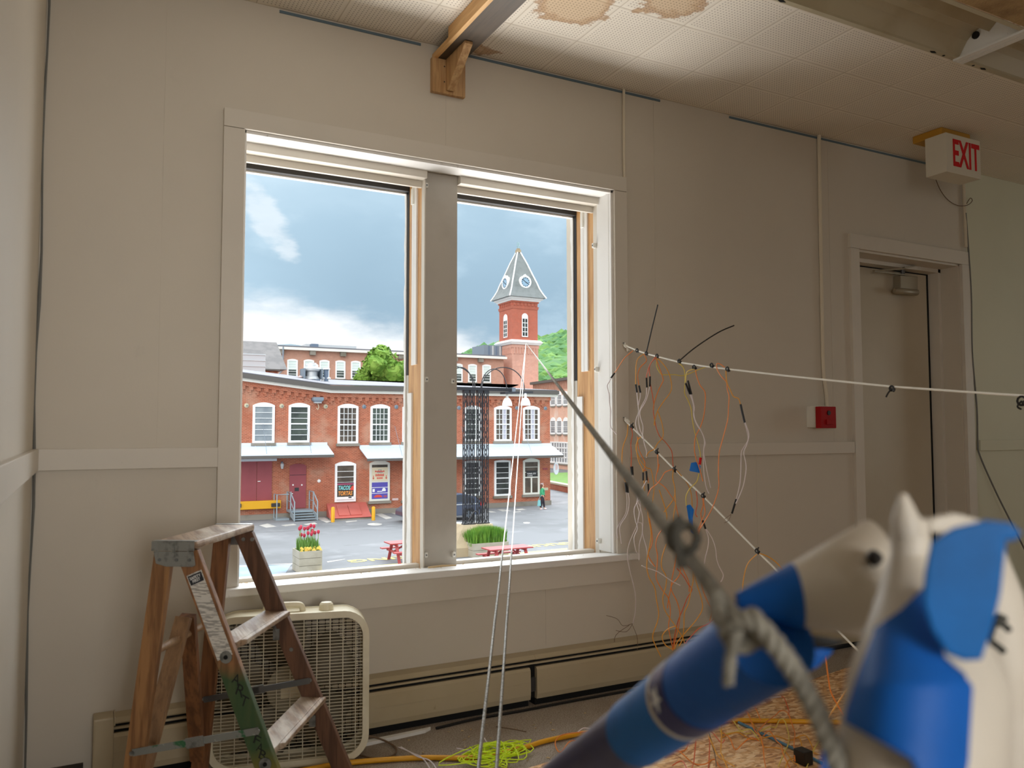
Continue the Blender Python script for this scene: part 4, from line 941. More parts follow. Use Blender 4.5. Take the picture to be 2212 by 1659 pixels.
# hanging wires, each one strand: crop points -> picture points at the distance of its string
fa = lambda P: [(1300+x/4.1475, 620+y/4.1475) for x, y in P]
fb_ = lambda P: [(1300+x/3.95, 1000+y/3.95) for x, y in P]
CN = {'wire_orange': 'orange', 'wire_amber': 'amber', 'wire_red': 'red-orange', 'wire_lemon': 'pale yellow', 'wire_lilac': 'white', 'wire_brown': 'thin brown'}
def strand(P, depth, m, par, name, r=.0021):
    o = rnd.random()*.05
    return MB().tube(smooth_path([atT(x, y, depth-o-.0) for x, y in P], 4), r, 5).obj(name, m, par, smooth=True)
def wire(segs, depth, label, group, sleeves=()):
    p = atT(*segs[0][1][0], depth); g = thing('hanging_wire', label, 'wire', p, group)
    for m, P in segs: strand(P, depth, m, g, 'wire_strand', .0011 if m == 'wire_brown' else .0021)
    for P in sleeves: MB().tube([atT(x, y, depth-.025) for x, y in P], .0042, 6).obj('heat_shrink_sleeve', 'black_plastic', g)
G1, G2, G3 = 'wires hanging from the upper string', 'wires hanging from the lower string', 'wires tangled below the lower string'
O, AM, RD, LM_, LI, BR = 'wire_orange', 'wire_amber', 'wire_red', 'wire_lemon', 'wire_lilac', 'wire_brown'
D1 = lambda P: s1(P[0][0])-.01
def up1(segs, label, sl=()): wire([(m, fa(P)) for m, P in segs], s1(fa(segs[0][1])[0][0])-.012, label, G1, [fa(P) for P in sl])
up1([(O, [(280, 570), (200, 640), (135, 740), (100, 790)]), (LI, [(85, 815), (65, 850), (48, 890), (65, 960), (68, 1040), (80, 1110), (75, 1200), (82, 1260), (135, 1320)])], 'wire swinging left across the window casing, orange above and white below its sleeve', [[(115, 770), (80, 818)]])
up1([(AM, [(380, 598), (325, 640), (308, 700), (305, 780), (303, 870)]), (LI, [(315, 945), (325, 1050), (330, 1120), (310, 1180), (305, 1230), (320, 1290), (350, 1330)])], 'amber wire bowing left from the steep tail, with a black sleeve and white end', [[(304, 872), (315, 946)]])
up1([(O, [(375, 600), (400, 660), (345, 720), (322, 790), (332, 880)]), (LI, [(345, 946), (345, 985), (335, 1030), (330, 1060)])], 'orange wire kinked at the steep tail, with the second sleeve of the left pair', [[(333, 882), (346, 947)]])
up1([(RD, [(480, 625), (430, 700), (405, 780), (400, 812)]), (LI, [(403, 900), (395, 990), (360, 1060), (335, 1130), (330, 1200), (345, 1280), (370, 1340), (380, 1400), (400, 1470), (400, 1530)])], 'red-orange wire with the left sleeve of the middle pair and a long white end', [[(400, 812), (404, 900)]])
up1([(RD, [(490, 630), (440, 680), (425, 740), (432, 800)]), (LI, [(430, 890), (400, 1010), (345, 1110), (350, 1180), (370, 1250), (365, 1330)])], 'red-orange wire with the right sleeve of the middle pair and a shorter white end', [[(432, 800), (430, 892)]])
up1([(RD, [(435, 870), (450, 950), (465, 1050), (462, 1120), (475, 1200), (490, 1270), (520, 1340), (570, 1390), (625, 1470), (635, 1560), (640, 1640)])], 'red-orange wire sweeping right at chair rail height down to a tie on the lower string')
up1([(AM, [(500, 640), (550, 690), (600, 770), (625, 880), (610, 950), (550, 1030), (500, 1110), (475, 1190), (470, 1240)])], 'amber wire making a wide bow to the right below the steep tail')
up1([(LM_, [(495, 640), (490, 700), (510, 750), (545, 785), (650, 785), (720, 795), (800, 770), (880, 735), (950, 712), (985, 705)])], 'pale yellow wire looping level under the upper string')
up1([(O, [(480, 630), (515, 720), (548, 820), (545, 850), (510, 920), (470, 1030), (462, 1100)])], 'orange wire with a sharp elbow, inside the amber bow')
up1([(AM, [(500, 1110), (540, 1230), (548, 1340), (500, 1400), (470, 1450), (420, 1480), (400, 1520)])], 'amber wire curling left at the chair rail')
up1([(LM_, [(690, 685), (730, 720), (745, 790), (745, 860), (742, 950), (770, 1010), (800, 1090), (810, 1180), (830, 1290), (860, 1400), (880, 1480), (882, 1530)])], 'pale yellow wire running down to the blue tape flag and its red sleeve')
up1([(LM_, [(830, 735), (770, 755), (755, 800), (752, 850)]), (LI, [(790, 960), (820, 1050), (825, 1130), (840, 1200), (890, 1290), (920, 1380), (910, 1500), (915, 1660), (935, 1790), (960, 1850)]), (LI, [(803, 962), (830, 1080), (822, 1150), (850, 1230), (900, 1310), (928, 1400), (912, 1470), (940, 1640), (975, 1800)])], 'pale wire pair with crossed black sleeves and two white ends right of the window', [[(750, 862), (790, 962)], [(770, 838), (803, 962)]])
up1([(O, [(840, 740), (850, 800), (880, 880), (925, 945), (925, 1060), (910, 1170), (880, 1260), (840, 1340), (830, 1440), (840, 1520), (880, 1640), (905, 1740)])], 'orange wire crossing the sleeved pair behind the blue flag')
up1([(O, [(1100, 720), (1060, 690), (1030, 690), (1035, 740), (1070, 800), (1115, 850), (1125, 920), (1140, 980), (1135, 1080), (1130, 1180), (1100, 1300), (1070, 1410), (1050, 1500), (1045, 1660), (1048, 1790), (1020, 1900), (980, 2000), (925, 2095), (872, 2180), (845, 2240)])], 'long orange wire that loops over the upper string, hanging farthest down')
up1([(AM, [(1112, 750), (1120, 850), (1150, 920), (1180, 980), (1225, 1000), (1242, 1052)]), (LI, [(1280, 1214), (1300, 1290), (1310, 1370), (1270, 1440), (1250, 1490), (1245, 1660), (1235, 1780), (1205, 1900)]), (LI, [(1284, 1214), (1318, 1320), (1300, 1410), (1272, 1480), (1290, 1580), (1290, 1660), (1262, 1800), (1200, 1940)]), (BR, [(1160, 2035), (1100, 2080)]), (BR, [(1158, 2040), (1135, 2090), (1096, 2115)])], 'rightmost hanging wire, with a long black sleeve and two white strands', [[(1243, 1050), (1258, 1120), (1281, 1216)], [(1205, 1900), (1165, 2030)]])
def lo(segs, label, sl=(), group=G2, dz=0): wire([(m, fb_(P)) for m, P in segs], s2(fb_(segs[0][1])[0][0])-.012-dz, label, group, [fb_(P) for P in sl])
# crop-B coordinates of points first seen in crop A: x*.9524, y*.9524-361.9
cv = lambda P: [(x*.9524, y*.9524-1501) for x, y in P]
lo([(AM, cv([(235, 1230), (225, 1330), (190, 1430), (180, 1560)])+[(190, 130), (203, 165)]), (LI, [(210, 250), (215, 340), (205, 430), (150, 520), (130, 570), (135, 640)]), (LI, [(224, 255), (235, 330), (215, 440), (155, 540), (160, 640), (167, 688)])], 'leftmost amber wire under the lower hook, ending in two curling white strands', [[(201, 165), (210, 250)], [(216, 165), (225, 255)]])
lo([(RD, cv([(262, 1260), (275, 1320), (260, 1400), (265, 1500), (262, 1600)])+[(250, 30)]), (LI, [(262, 105), (290, 220), (320, 300), (330, 400), (300, 530), (270, 600), (230, 700), (218, 800), (240, 920), (270, 1040), (288, 1150), (285, 1270), (265, 1370)]), (BR, [(265, 1370), (180, 1390), (130, 1330), (30, 1300)]), (BR, [(262, 1375), (210, 1440), (120, 1430)]), (BR, [(262, 1385), (300, 1480), (305, 1560), (300, 1630)]), (BR, [(235, 1385), (120, 1470), (110, 1570)])], 'long white wire dropping past the sill to frayed root-like brown ends', [[(249, 30), (257, 105)], [(261, 30), (265, 105)]])
lo([(AM, cv([(350, 1340), (320, 1380), (310, 1450), (330, 1560), (370, 1650)])+[(365, 240)])], 'amber wire bowing left beside the chair rail, under the lower knot')
lo([(AM, cv([(330, 1350), (305, 1440), (340, 1540), (400, 1620)])+[(420, 60), (445, 200), (435, 320), (425, 420)])], 'amber wire crossing right below the chair rail')
lo([(O, cv([(320, 1340), (330, 1450), (385, 1570), (375, 1650)])+[(375, 60), (400, 170)])], 'orange wire ending in a single black sleeve left of the grey rope', [[(395, 178), (400, 258)]])
lo([(O, cv([(500, 1500), (505, 1600), (500, 1660)])+[(490, 10), (460, 140), (490, 170), (540, 210), (590, 280), (625, 330), (640, 400), (660, 480)])], 'orange wire zigzagging right across the grey rope')
lo([(O, [(605, 55), (540, 80), (510, 130), (470, 180), (420, 220), (395, 270), (380, 330), (370, 400)])], 'orange wire arching left from the tie nearest the blue flag')
lo([(AM, [(610, 60), (605, 130), (625, 230), (610, 310), (560, 380), (530, 420)])], 'amber wire dropping straight then bending left to the rope')
lo([(AM, [(622, 230), (630, 340), (615, 430), (610, 500)])], 'short amber wire just behind the rope knot')
lo([(AM, [(640, 65), (720, 160), (760, 250), (770, 360), (770, 420)])], 'amber wire slanting down to the second blue flag')
lo([(LM_, [(828, 90), (810, 160), (750, 220), (718, 290), (722, 365)])], 'pale yellow wire joining the two blue flags')
lo([(RD, [(805, 240), (815, 340), (800, 430), (815, 462)])], 'short red-orange wire at the tie beside the second blue flag')
lo([(O, [(860, 300), (865, 360), (845, 430), (850, 500), (800, 610), (785, 660)])], 'orange wire left of the sleeved white pair')
lo([(O, [(868, 300), (872, 350), (880, 430), (845, 510), (830, 600), (795, 670)]), (LI, [(884, 560), (910, 640), (905, 720), (885, 800), (875, 860)]), (LI, [(888, 560), (940, 640), (970, 730), (980, 820), (1000, 880), (1035, 950), (1030, 990), (1015, 1015)])], 'orange wire with a black sleeve and two white ends beside the grey rope', [[(860, 490), (885, 562)]])
lo([(AM, [(1322, 780), (1260, 840), (1230, 900), (1210, 990), (1200, 1080), (1198, 1160)])], 'amber wire hanging left from the lowest tie')
lo([(AM, [(1345, 772), (1420, 800), (1500, 860), (1550, 930), (1570, 1000)])], 'amber wire arching right from the lowest tie behind the blue tape')
lo([(LI, [(285, 230), (310, 330), (330, 380), (350, 480), (345, 600), (320, 700), (318, 830)])], 'white strand hanging straight beside the window sill corner', dz=.02)
lo([(LI, [(345, 280), (280, 380), (285, 480), (305, 560), (275, 640), (290, 740), (305, 775)])], 'white strand in a zigzag above the window sill corner', dz=.03)
lo([(LI, [(382, 150), (345, 220), (300, 330), (320, 420), (310, 500), (345, 520), (350, 610), (380, 720), (400, 830), (455, 885)])], 'white strand with two black sleeves left of the rope', [[(380, 70), (386, 150)], [(352, 80), (352, 150)]], dz=.02)
for m, P in ((AM, [(385, 370), (400, 480), (420, 600), (410, 700), (390, 800), (385, 900), (405, 980), (450, 1060), (465, 1160), (485, 1310), (435, 1470), (450, 1540), (505, 1655)]), (O, [(530, 545), (480, 620), (460, 700), (475, 790), (470, 900), (465, 990), (520, 1090), (570, 1160), (585, 1280), (570, 1400), (600, 1560), (605, 1600)]),
    (AM, [(550, 690), (515, 800), (510, 890), (550, 970), (545, 1060), (520, 1150), (540, 1260), (620, 1380), (690, 1490), (705, 1540)]), (O, [(640, 750), (620, 880), (600, 980), (590, 1060), (570, 1160), (560, 1240)]), (O, [(645, 750), (672, 850), (660, 960), (590, 1060), (640, 1180), (665, 1280), (655, 1400), (630, 1500), (610, 1590)]),
    (RD, [(640, 900), (700, 970), (740, 1040), (770, 1080), (730, 1150), (690, 1250), (650, 1350), (620, 1480), (605, 1590)]), (AM, [(770, 870), (780, 1000), (760, 1090), (740, 1200), (705, 1280), (700, 1400), (690, 1500), (660, 1560)]), (AM, [(780, 900), (800, 1000), (860, 1210), (820, 1320), (720, 1440), (650, 1520), (620, 1590)]),
    (O, [(840, 970), (860, 1080), (900, 1180), (935, 1260), (920, 1350)]), (RD, [(700, 800), (740, 890), (830, 950), (900, 1090), (960, 1250), (965, 1310), (910, 1370), (830, 1410), (770, 1470), (710, 1540)]), (AM, [(635, 1390), (560, 1420), (515, 1480), (540, 1550), (600, 1590)]), (O, [(670, 800), (690, 900), (740, 1010), (745, 1100)]), (AM, [(475, 490), (520, 560), (555, 450), (490, 230)]), (O, [(405, 470), (430, 620), (425, 700), (395, 780), (430, 850), (455, 885)])):
    d_ = 3.28-.1*rnd.random(); o = MB().tube(smooth_path([atT(x, y, d_) for x, y in fb_(P)], 4), .0021, 5).obj('hanging_wire', m, smooth=True)
    tag(o, CN[m]+' wire in the loose hanging tangle left of the blue pipes, above the heater', 'wire', G3)
tag(MB().tube(smooth_path([atT(x, y, 3.2) for x, y in fb_([(340, 875), (380, 895), (470, 925), (540, 970), (600, 1010), (670, 1045)])], 4), .0021, 5).obj('hanging_wire', LI, smooth=True), 'white wire lying slantwise across the orange hanging tangle', 'wire', G3)
for m, P, lb in ((O, [(1783, 1412), (1790, 1470), (1797, 1500), (1822, 1545)], 'orange wire hanging between the two taped pipes, crossing to the right'), (AM, [(1842, 1468), (1822, 1500), (1796, 1540), (1790, 1552)], 'amber wire hanging between the two taped pipes, crossing to the left')):
    tag(MB().tube(smooth_path([atT(x, y, 2.4) for x, y in P], 5), .0024, 5).obj('hanging_wire', m, smooth=True), lb, 'wire', 'wires between the taped pipes')
# blue tape flags on the wires
def flag(P, t_, label, extra=None):
    p = atT(*P[0], t_); g = thing('tape_flag', label, 'tape flag', p)
    MB().prism([atT(x, y, t_+.006*((i % 2)-.5)) for i, (x, y) in enumerate(P)], fw*.0012).obj('tape_fold', 'flag_blue', g); MB().prism([atT(x+1, y+1, t_+.005) for x, y in P], fw*.001).obj('tape_fold', 'flag_blue', g)
    if extra: MB().tube([atT(x, y, t_-.004) for x, y in extra], .0055, 8).obj('red_sleeve', 'exit_red', g)
flag(fa([(800, 1575), (845, 1568), (882, 1602), (873, 1662), (785, 1645)]), s2(1500)-.03, 'blue tape flag with a red sleeve, upper one on the wires', fa([(886, 1528), (877, 1590)]))
flag(fb_([(722, 362), (755, 356), (783, 396), (772, 470), (779, 604), (760, 590), (742, 490)]), s2(1495)-.03, 'long folded blue tape flag, lower one on the wires')

# ------------------------------------------------------------------ clutter on the floor
def floor_pts(P, z): return [atZ(x, y, z) for x, y in P]
yc_ = [V((.55, -.26, .009)), V((.70, -.275, .009))]+floor_pts([(750, 1648), (900, 1637), (1030, 1636), (1130, 1615), (1180, 1600), (1265, 1583)], .010)+floor_pts([(1320, 1575), (1440, 1560), (1550, 1556), (1760, 1559), (1950, 1566), (2150, 1590), (2300, 1610)], .022)
tag(MB().tube(smooth_path(yc_, 6), .0088, 10).obj('extension_cord', 'cord_yellow', smooth=True), 'thick yellow extension cord running across the carpet and the strand board', 'cord')
ff = lambda P: [(1440+x/5.267, 1480+y/5.267) for x, y in P]
for m, P in ((AM, [(820, 245), (900, 300), (980, 400), (1030, 520), (1060, 600), (1100, 660), (1200, 710), (1330, 770), (1440, 840), (1490, 900), (1500, 960)]), (O, [(810, 240), (920, 350), (1000, 480), (1060, 570), (1090, 680), (1110, 800), (1130, 960)]), (O, [(915, 185), (1000, 270), (1070, 370)]), (RD, [(1310, 130), (1340, 180), (1390, 260), (1380, 340)]),
    (O, [(1040, 520), (1150, 440), (1240, 310), (1300, 290), (1380, 350), (1440, 450), (1460, 560), (1450, 700), (1460, 830)]), (LM_, [(1060, 530), (1170, 505), (1240, 450), (1280, 400), (1340, 430), (1390, 540), (1380, 680), (1340, 800), (1270, 890)]), (LM_, [(500, 430), (590, 490), (640, 520), (860, 520), (960, 540), (1050, 590)]), (O, [(640, 540), (720, 640), (780, 700), (860, 670), (960, 630), (1050, 600)]),
    (AM, [(620, 600), (800, 570), (950, 580), (1100, 600), (1240, 610), (1400, 595), (1520, 580), (1600, 620), (1670, 700), (1670, 770), (1750, 830)]), (RD, [(360, 570), (500, 560), (620, 620), (660, 620)]), (O, [(300, 560), (260, 660), (200, 710), (0, 740), (-120, 730)]), (BR, [(460, 480), (490, 600), (540, 720), (560, 860), (565, 960)]), (RD, [(355, 540), (330, 700), (310, 830), (280, 960)]), (RD, [(480, 590), (490, 700), (480, 850), (470, 960)]),
    (AM, [(600, 390), (625, 500), (620, 650), (615, 760), (640, 850), (715, 960)]), (AM, [(400, 500), (480, 620), (580, 760), (680, 870), (770, 960)]), (O, [(1100, 580), (1170, 555), (1250, 600), (1310, 690), (1320, 800), (1400, 900)]), (AM, [(1460, 600), (1520, 650), (1540, 730), (1480, 820), (1380, 900), (1340, 960)]), (O, [(20, 680), (150, 790), (300, 850), (430, 900), (540, 880), (600, 890), (670, 960)]), (LM_, [(700, 330), (760, 440), (870, 510), (960, 545)]), (LM_, [(1740, 620), (1680, 760), (1600, 880), (1590, 960)]), (RD, [(250, 1010), (180, 900), (60, 880)])):
    z = .020+.03*rnd.random()
    o = MB().tube(smooth_path([p+V((0, 0, .012*math.sin(i*2.1))) for i, p in enumerate(floor_pts(ff(P), z))], 4), .0021, 5).obj('floor_wire', m, smooth=True)
    tag(o, CN[m]+' wire in the loose tangle lying on the strand board', 'wire', 'wires tangled on the strand board')
tag(MB().tube(floor_pts(ff([(820, 425), (1000, 510), (1250, 630), (1500, 750), (1760, 885)]), .020), .0055, 8).obj('blue_hose', 'hose_blue', smooth=True), 'thin blue-grey hose lying slantwise across the strand board', 'hose')
tag(MB().tube(smooth_path(floor_pts(ff([(700, 175), (960, 165), (1140, 150), (1300, 130)]), .03), 4), .0022, 5).obj('floor_wire', LI, smooth=True), 'bare white wire on the carpet edge behind the strand board', 'wire')
tag(MB().box((2.29, -.40, .0135), (2.31, -.38, .045)).obj('wire_connector', 'steel_gray', bevel=.003), 'tiny shiny metal wire connector on the board edge', 'connector')
p = atZ(1738, 1650, .014); tag(MB().box((p.x-.02, p.y-.02, .0135), (p.x+.02, p.y+.03, .06)).obj('black_clip', 'black_plastic', bevel=.004), 'small black plastic clip standing on the strand board at the bottom', 'clip')
# neon string heap
c = atZ(1070, 1640, 0); P = []
rr = random.Random(5); ang = 0
for i in range(75):
    ang += 1.2+rr.random()*1.5; R_ = .03+.09*rr.random(); ex = 1.15 if rr.random() < .8 else 2.0
    P.append(V((c.x+math.cos(ang)*R_*ex, c.y+math.sin(ang)*R_*.9+.01, .008+.05*rr.random()*max(0, 1-R_/.15))))
tag(MB().tube(smooth_path(P, 5), .0019, 5).obj('string_heap', 'neon_string', smooth=True), 'heap of tangled fluorescent yellow-green string on the carpet', 'string')
cw = lambda Q: [(760+x/3.16, 1250+y/3.16) for x, y in Q]
for Q, lb in (([(318, 1150), (380, 1175), (450, 1215), (520, 1235), (560, 1270), (580, 1310)], 'white wire on the carpet crossing the yellow cord, left strand'), ([(335, 1148), (400, 1185), (460, 1210), (500, 1245), (540, 1310)], 'white wire on the carpet crossing the yellow cord, right strand'), ([(715, 1158), (800, 1172), (880, 1183), (950, 1178)], 'straight white wire on the carpet left of the fluorescent string'), ([(905, 1088), (925, 1120), (960, 1148), (985, 1160)], 'short bent white wire beside the two taut wires')):
    tag(MB().tube(smooth_path(floor_pts(cw(Q), .022), 4), .0022, 5).obj('floor_wire', LI, smooth=True), lb, 'wire', 'white wires on the carpet')
for Q, m, lb in (([(1600, 1045), (1440, 1065), (1390, 1110), (1400, 1165), (1430, 1180), (1490, 1110), (1560, 1108)], O, 'thin orange wire looping under the yellow cord'), ([(1545, 1045), (1580, 1020), (1625, 1022)], LI, 'short white wire with a black sleeve on the yellow cord'), ([(985, 1010), (1090, 1025), (1190, 1045)], BR, 'thin dry twig lying on the carpet')):
    tag(MB().tube(smooth_path(floor_pts(cw(Q), .021), 4), .0022, 5).obj('floor_wire' if m != BR else 'twig', m, smooth=True), lb, 'wire' if m != BR else 'twig')
m = MB()
for i in range(60):
    x = .8+rnd.random()*2.0; y = -.16-rnd.random()*.4
    if x > 1.3 and y < -.62+.16*(x-1.3): continue
    a = rnd.random()*6.3; s = .003+.006*rnd.random(); m.prism([(x, y, .002), (x+math.cos(a)*s*2, y+math.sin(a)*s*2, .002), (x+math.cos(a+.8)*s, y+math.sin(a+.8)*s, .004)], (0, 0, .002))
tag(m.obj('floor_crumbs', 'wood_chip'), 'crumbs and wood chips scattered on the carpet by the heater', 'debris', kind='stuff')
tag(MB().bar(atT(1766, 1395, 2.9), atT(1840, 1400, 2.9), .03, .10).obj('red_board', 'ladder_wood_red'), 'reddish wooden board end behind the taped pipes', 'board') if False else None
# ================================================================== outside
GZ = -3.86; YF = 44.0
F = lambda px, py: atY(px, py, YF)
gd = MB().box((-60, 6, GZ-.3), (140, 130, GZ)).obj('ground', 'asphalt'); struct(gd)

def arch_top(x0, x1, z0, z1, rise, n=8):     # outline of a window with a segmental head, in x and z
    P = [(x0, z0), (x1, z0), (x1, z1-rise)]
    for k in range(1, n): t = k/n; P.append((x1+(x0-x1)*t, z1-rise+rise*(1-(2*t-1)**2)))
    return P+[(x0, z1-rise)]
class Face:          # a wall plane: origin, direction along the wall, outward normal
    def __init__(s, o, d, n): s.o = V(o); s.d = V(d).normalized(); s.n = V(n).normalized()
    def p(s, a, z, out=0.0): q = s.o+s.d*a+s.n*out; return V((q.x, q.y, z))
    def px(s, x, y): q = atPlane(x, y, s.o, s.n); return (q-s.o).dot(s.d), q.z
    def box(s, mb, a0, a1, z0, z1, o0, o1):
        return mb.hexa([s.p(a0, z0, o0), s.p(a1, z0, o0), s.p(a1, z0, o1), s.p(a0, z0, o1), s.p(a0, z1, o0), s.p(a1, z1, o0), s.p(a1, z1, o1), s.p(a0, z1, o1)])
    def poly(s, mb, P, o0, o1): return mb.prism([s.p(a, z, o0) for a, z in P], s.n*(o1-o0))
def window(face, par, x0, x1, y0, y1, rows, cols, pane, rise=.16, fr=.13, sill=True, frame='window_white', midrail=True, lights=None, name='window', shade=None, mw=.028, rot=None):
    a0, z1 = face.px(x0, y0); a1, z0 = face.px(x1, y1)
    m = MB(); T = arch_top(a0, a1, z0, z1, rise); zi1 = z1-rise-fr*.7; zi0 = z0+fr*.9; i0, i1 = a0+fr, a1-fr
    face.box(m, a0, i0, z0, zi1, 0, .09); face.box(m, i1, a1, z0, zi1, 0, .09); face.box(m, i0, i1, z0, zi0, 0, .09)
    face.poly(m, [(a0, zi1), (a1, zi1)]+T[2:], 0, .09)
    zm = (zi0+zi1)/2
    if midrail: face.box(m, i0, i1, zm-.035, zm+.035, 0, .085)
    for (za, zb) in (((zi0, zm), (zm, zi1)) if midrail else ((zi0, zi1),)):
        for k in range(1, rows): z = za+(zb-za)*k/rows; face.box(m, i0, i1, z-mw/2, z+mw/2, 0, .07)
        for k in range(1, cols): a = i0+(i1-i0)*k/cols; face.box(m, a-mw/2, a+mw/2, za, zb, 0, .07)
    w = m.obj(name, frame, par)
    mb = MB(); face.box(mb, i0, i1, zi0, zi1, .002, .03); mb.obj('window_pane', pane, w)
    if shade: mb = MB(); face.box(mb, i0, i1, zi1-(zi1-zi0)*shade, zi1, .03, .036); mb.obj('roller_shade', 'shade_white', w)
    if sill: mb = MB(); face.box(mb, a0-.08, a1+.08, z0-.16, z0, -.02, .16); mb.obj('window_sill', 'stone_base', w)
    return w, (i0, i1, zi0, zi1)

# ------------------------------------------------------------------ brick building across the yard
xe = F(1188, 900).x; zl = F(713, 849).z; zr = F(1190, 857).z; zr = (zl+zr)/2
pts = [(-2.0, GZ), (xe, GZ), (xe, zr), (F(713, 849).x, zl), (F(520, 823).x, F(520, 823).z)]
sl = (pts[4][1]-pts[3][1])/(pts[4][0]-pts[3][0]); pts.append((-2.0, pts[4][1]+sl*(-2.0-pts[4][0])))
bb = thing('brick_building', 'red brick mill building facing the yard, with two metal awnings and red doors', 'building', ((xe-2)/2, YF+4, GZ))
MB().prism([(x, YF, z) for x, z in pts], (0, 12, 0)).obj('brick_wall', 'brick_mill', bb)
m = MB().box((-2.02, YF-.06, GZ), (xe+.05, YF, GZ+.30)); m.obj('stone_footing', 'stone_base', bb)
ff_ = Face((0, YF, 0), (1, 0, 0), (0, -1, 0))
# stepped brick dentils following the eaves
m = MB(); xs = F(713, 849).x
def eave(x): return zl+(zr-zl)*(x-xs)/(xe-xs) if x > xs else zl+sl*(x-xs)
x = .2
while x < xe-.3:
    z = eave(x)-.36; m.box((x, YF-.10, z-.10), (x+.24, YF, z+.12)).box((x-.06, YF-.07, z-.22), (x+.14, YF, z-.10)).box((x+.03, YF-.05, z-.32), (x+.16, YF, z-.22)); x += .42
for xa, xb in ((-2.0, xs), (xs, xe)):
    m.prism([(xa, YF, eave(xa)-.24), (xb, YF, eave(xb)-.24), (xb, YF, eave(xb)), (xa, YF, eave(xa))], (0, -.12, 0))
m.obj('dentil_band', 'brick_mill', bb)
def strip_along(name, mt, d0, d1, o):
    m = MB()
    for xa, xb in ((-2.2, xs), (xs, xe+.45)): m.prism([(xa, YF+.02, eave(xa)+d0), (xb, YF+.02, eave(xb)+d0), (xb, YF+.02, eave(xb)+d1), (xa, YF+.02, eave(xa)+d1)], (0, -o, 0))
    return m.obj(name, mt, bb)
strip_along('fascia', 'fascia_white', 0, .17, .34); strip_along('gutter', 'gutter_grey', .17, .42, .50)
rz = zr+.42; rb_ = atY(1120, 832, YF+9)
MB().prism([(xs, YF-.3, rz), (xe+.4, YF-.3, rz), (xe+.1, YF+9, rz+.1), (rb_.x, YF+9, rb_.z), (atY(690, 827, YF+9).x, YF+9, rb_.z)], (0, 0, .05)).prism([(-2.2, YF-.3, eave(-2.2)+.42), (xs, YF-.3, rz), (atY(690, 827, YF+9).x, YF+9, rb_.z), (-2.2, YF+9, eave(-2.2)+.5)], (0, 0, .05)).obj('roof', 'roof_membrane', bb)
W6 = [(546, 592, 869, 956.6, 'pane_grey'), (623.5, 668, 870, 955.5, 'pane_green')]
for x0, x1, y0, y1, pn in W6: window(ff_, bb, x0, x1, y0, y1, 3, 1, pn)
W24 = [(729.5, 772.8, 872, 957.6, 'pane_brown'), (800, 841, 873, 955.5, 'pane_green'), (869, 909, 874, 954.5, 'pane_brown'), (936, 975, 875, 953.5, 'pane_dark'), (1003.4, 1038, 875.5, 952.5, 'pane_green'), (1067, 1104, 876, 952.5, 'pane_brown'), (1129, 1164.6, 876.5, 952, 'pane_brown')]
for i, (x0, x1, y0, y1, pn) in enumerate(W24):
    w, (i0, i1, z0, z1) = window(ff_, bb, x0, x1, y0, y1, 3, 4, pn)
    if i in (5, 6): mb = MB(); ff_.box(mb, i0+(i1-i0)*.46, i0+(i1-i0)*.78, z0, z1, .03, .034); mb.obj('curtain', 'curtain', w)
lw1, g1 = window(ff_, bb, 723.3, 767.6, 997, 1082.7, 3, 1, 'pane_brown', sill=False)
lw2, g2 = window(ff_, bb, 798, 840.8, 995, 1080.6, 3, 1, 'pane_brown', frame='window_cream')
window(ff_, bb, 869, 909, 995, 1079, 3, 1, 'pane_grey', frame='window_cream'); window(ff_, bb, 936, 974, 995, 1074, 3, 1, 'pane_dark')
window(ff_, bb, 1002, 1038, 995, 1070, 3, 1, 'pane_dark', rise=.05); window(ff_, bb, 1067, 1102, 994, 1070, 3, 1, 'pane_dark', rise=.05)
lw10, g10 = window(ff_, bb, 1129, 1164.6, 990, 1067, 1, 1, 'pane_brown', frame='window_cream')
i0, i1, z0, z1 = g10; m = MB(); zm = (z0+z1)/2
ff_.box(m, (i0+i1)/2-.05, (i0+i1)/2+.05, z0, zm, 0, .08)
for k in (1, 2): ff_.box(m, i0, i1, zm+(z1-zm)*k/3-.015, zm+(z1-zm)*k/3+.015, 0, .07)
m.obj('sash_bar', 'window_cream', lw10)
# window signs
def board(name, label, cat, mt, a0, a1, z0, z1, o=.04, th=.01, grp=None):
    m = MB(); ff_.box(m, a0, a1, z0, z1, o, o+th); t = thing(name, label, cat, ff_.p((a0+a1)/2, z0, o), grp); m.obj('panel', mt, t); return t
i0, i1, z0, z1 = g1
zy = lambda y: ff_.px(745, y)[1]
t = board('banner', 'teal lettered banner in the lower sash of the window above the red hatch', 'banner', 'banner_dark', i0, i1, zy(1059), zy(1048), .075, grp='food banners in the window')
text('TACOS', 'lettering', 'banner_teal', t, ff_.p((i0+i1)/2-.06, zy(1053.5), .088), (1, 0, 0), (0, 0, 1), (i1-i0)*.72, .25, .004, shear=.2, bold=True)
m = MB(); m.prism([ff_.p(i1-.26, zy(1059), .086), ff_.p(i1, zy(1059), .086), ff_.p(i1, zy(1049), .086), ff_.p(i1-.1, zy(1050), .086)], (0, -.0015, 0)); m.obj('red_swoosh', 'banner_red', t)
t = board('banner', 'orange lettered banner low in the window above the red hatch', 'banner', 'banner_dark', i0, i1, zy(1070.8), zy(1060), .075, grp='food banners in the window')
text('TORTAS', 'lettering', 'banner_orange', t, ff_.p((i0+i1)/2, zy(1065.3), .088), (1, 0, 0), (0, 0, 1), (i1-i0)*.84, .25, .004, shear=.2, bold=True)
board('banner', 'plain pink banner strip at the top of the lower sash above the red hatch', 'banner', 'banner_pink', i0, i1, zy(1047), zy(1042), .075, grp='food banners in the window')
aw0, zw0 = ff_.px(726.5, 1079.5); aw1, zw1 = ff_.px(764, 1072)
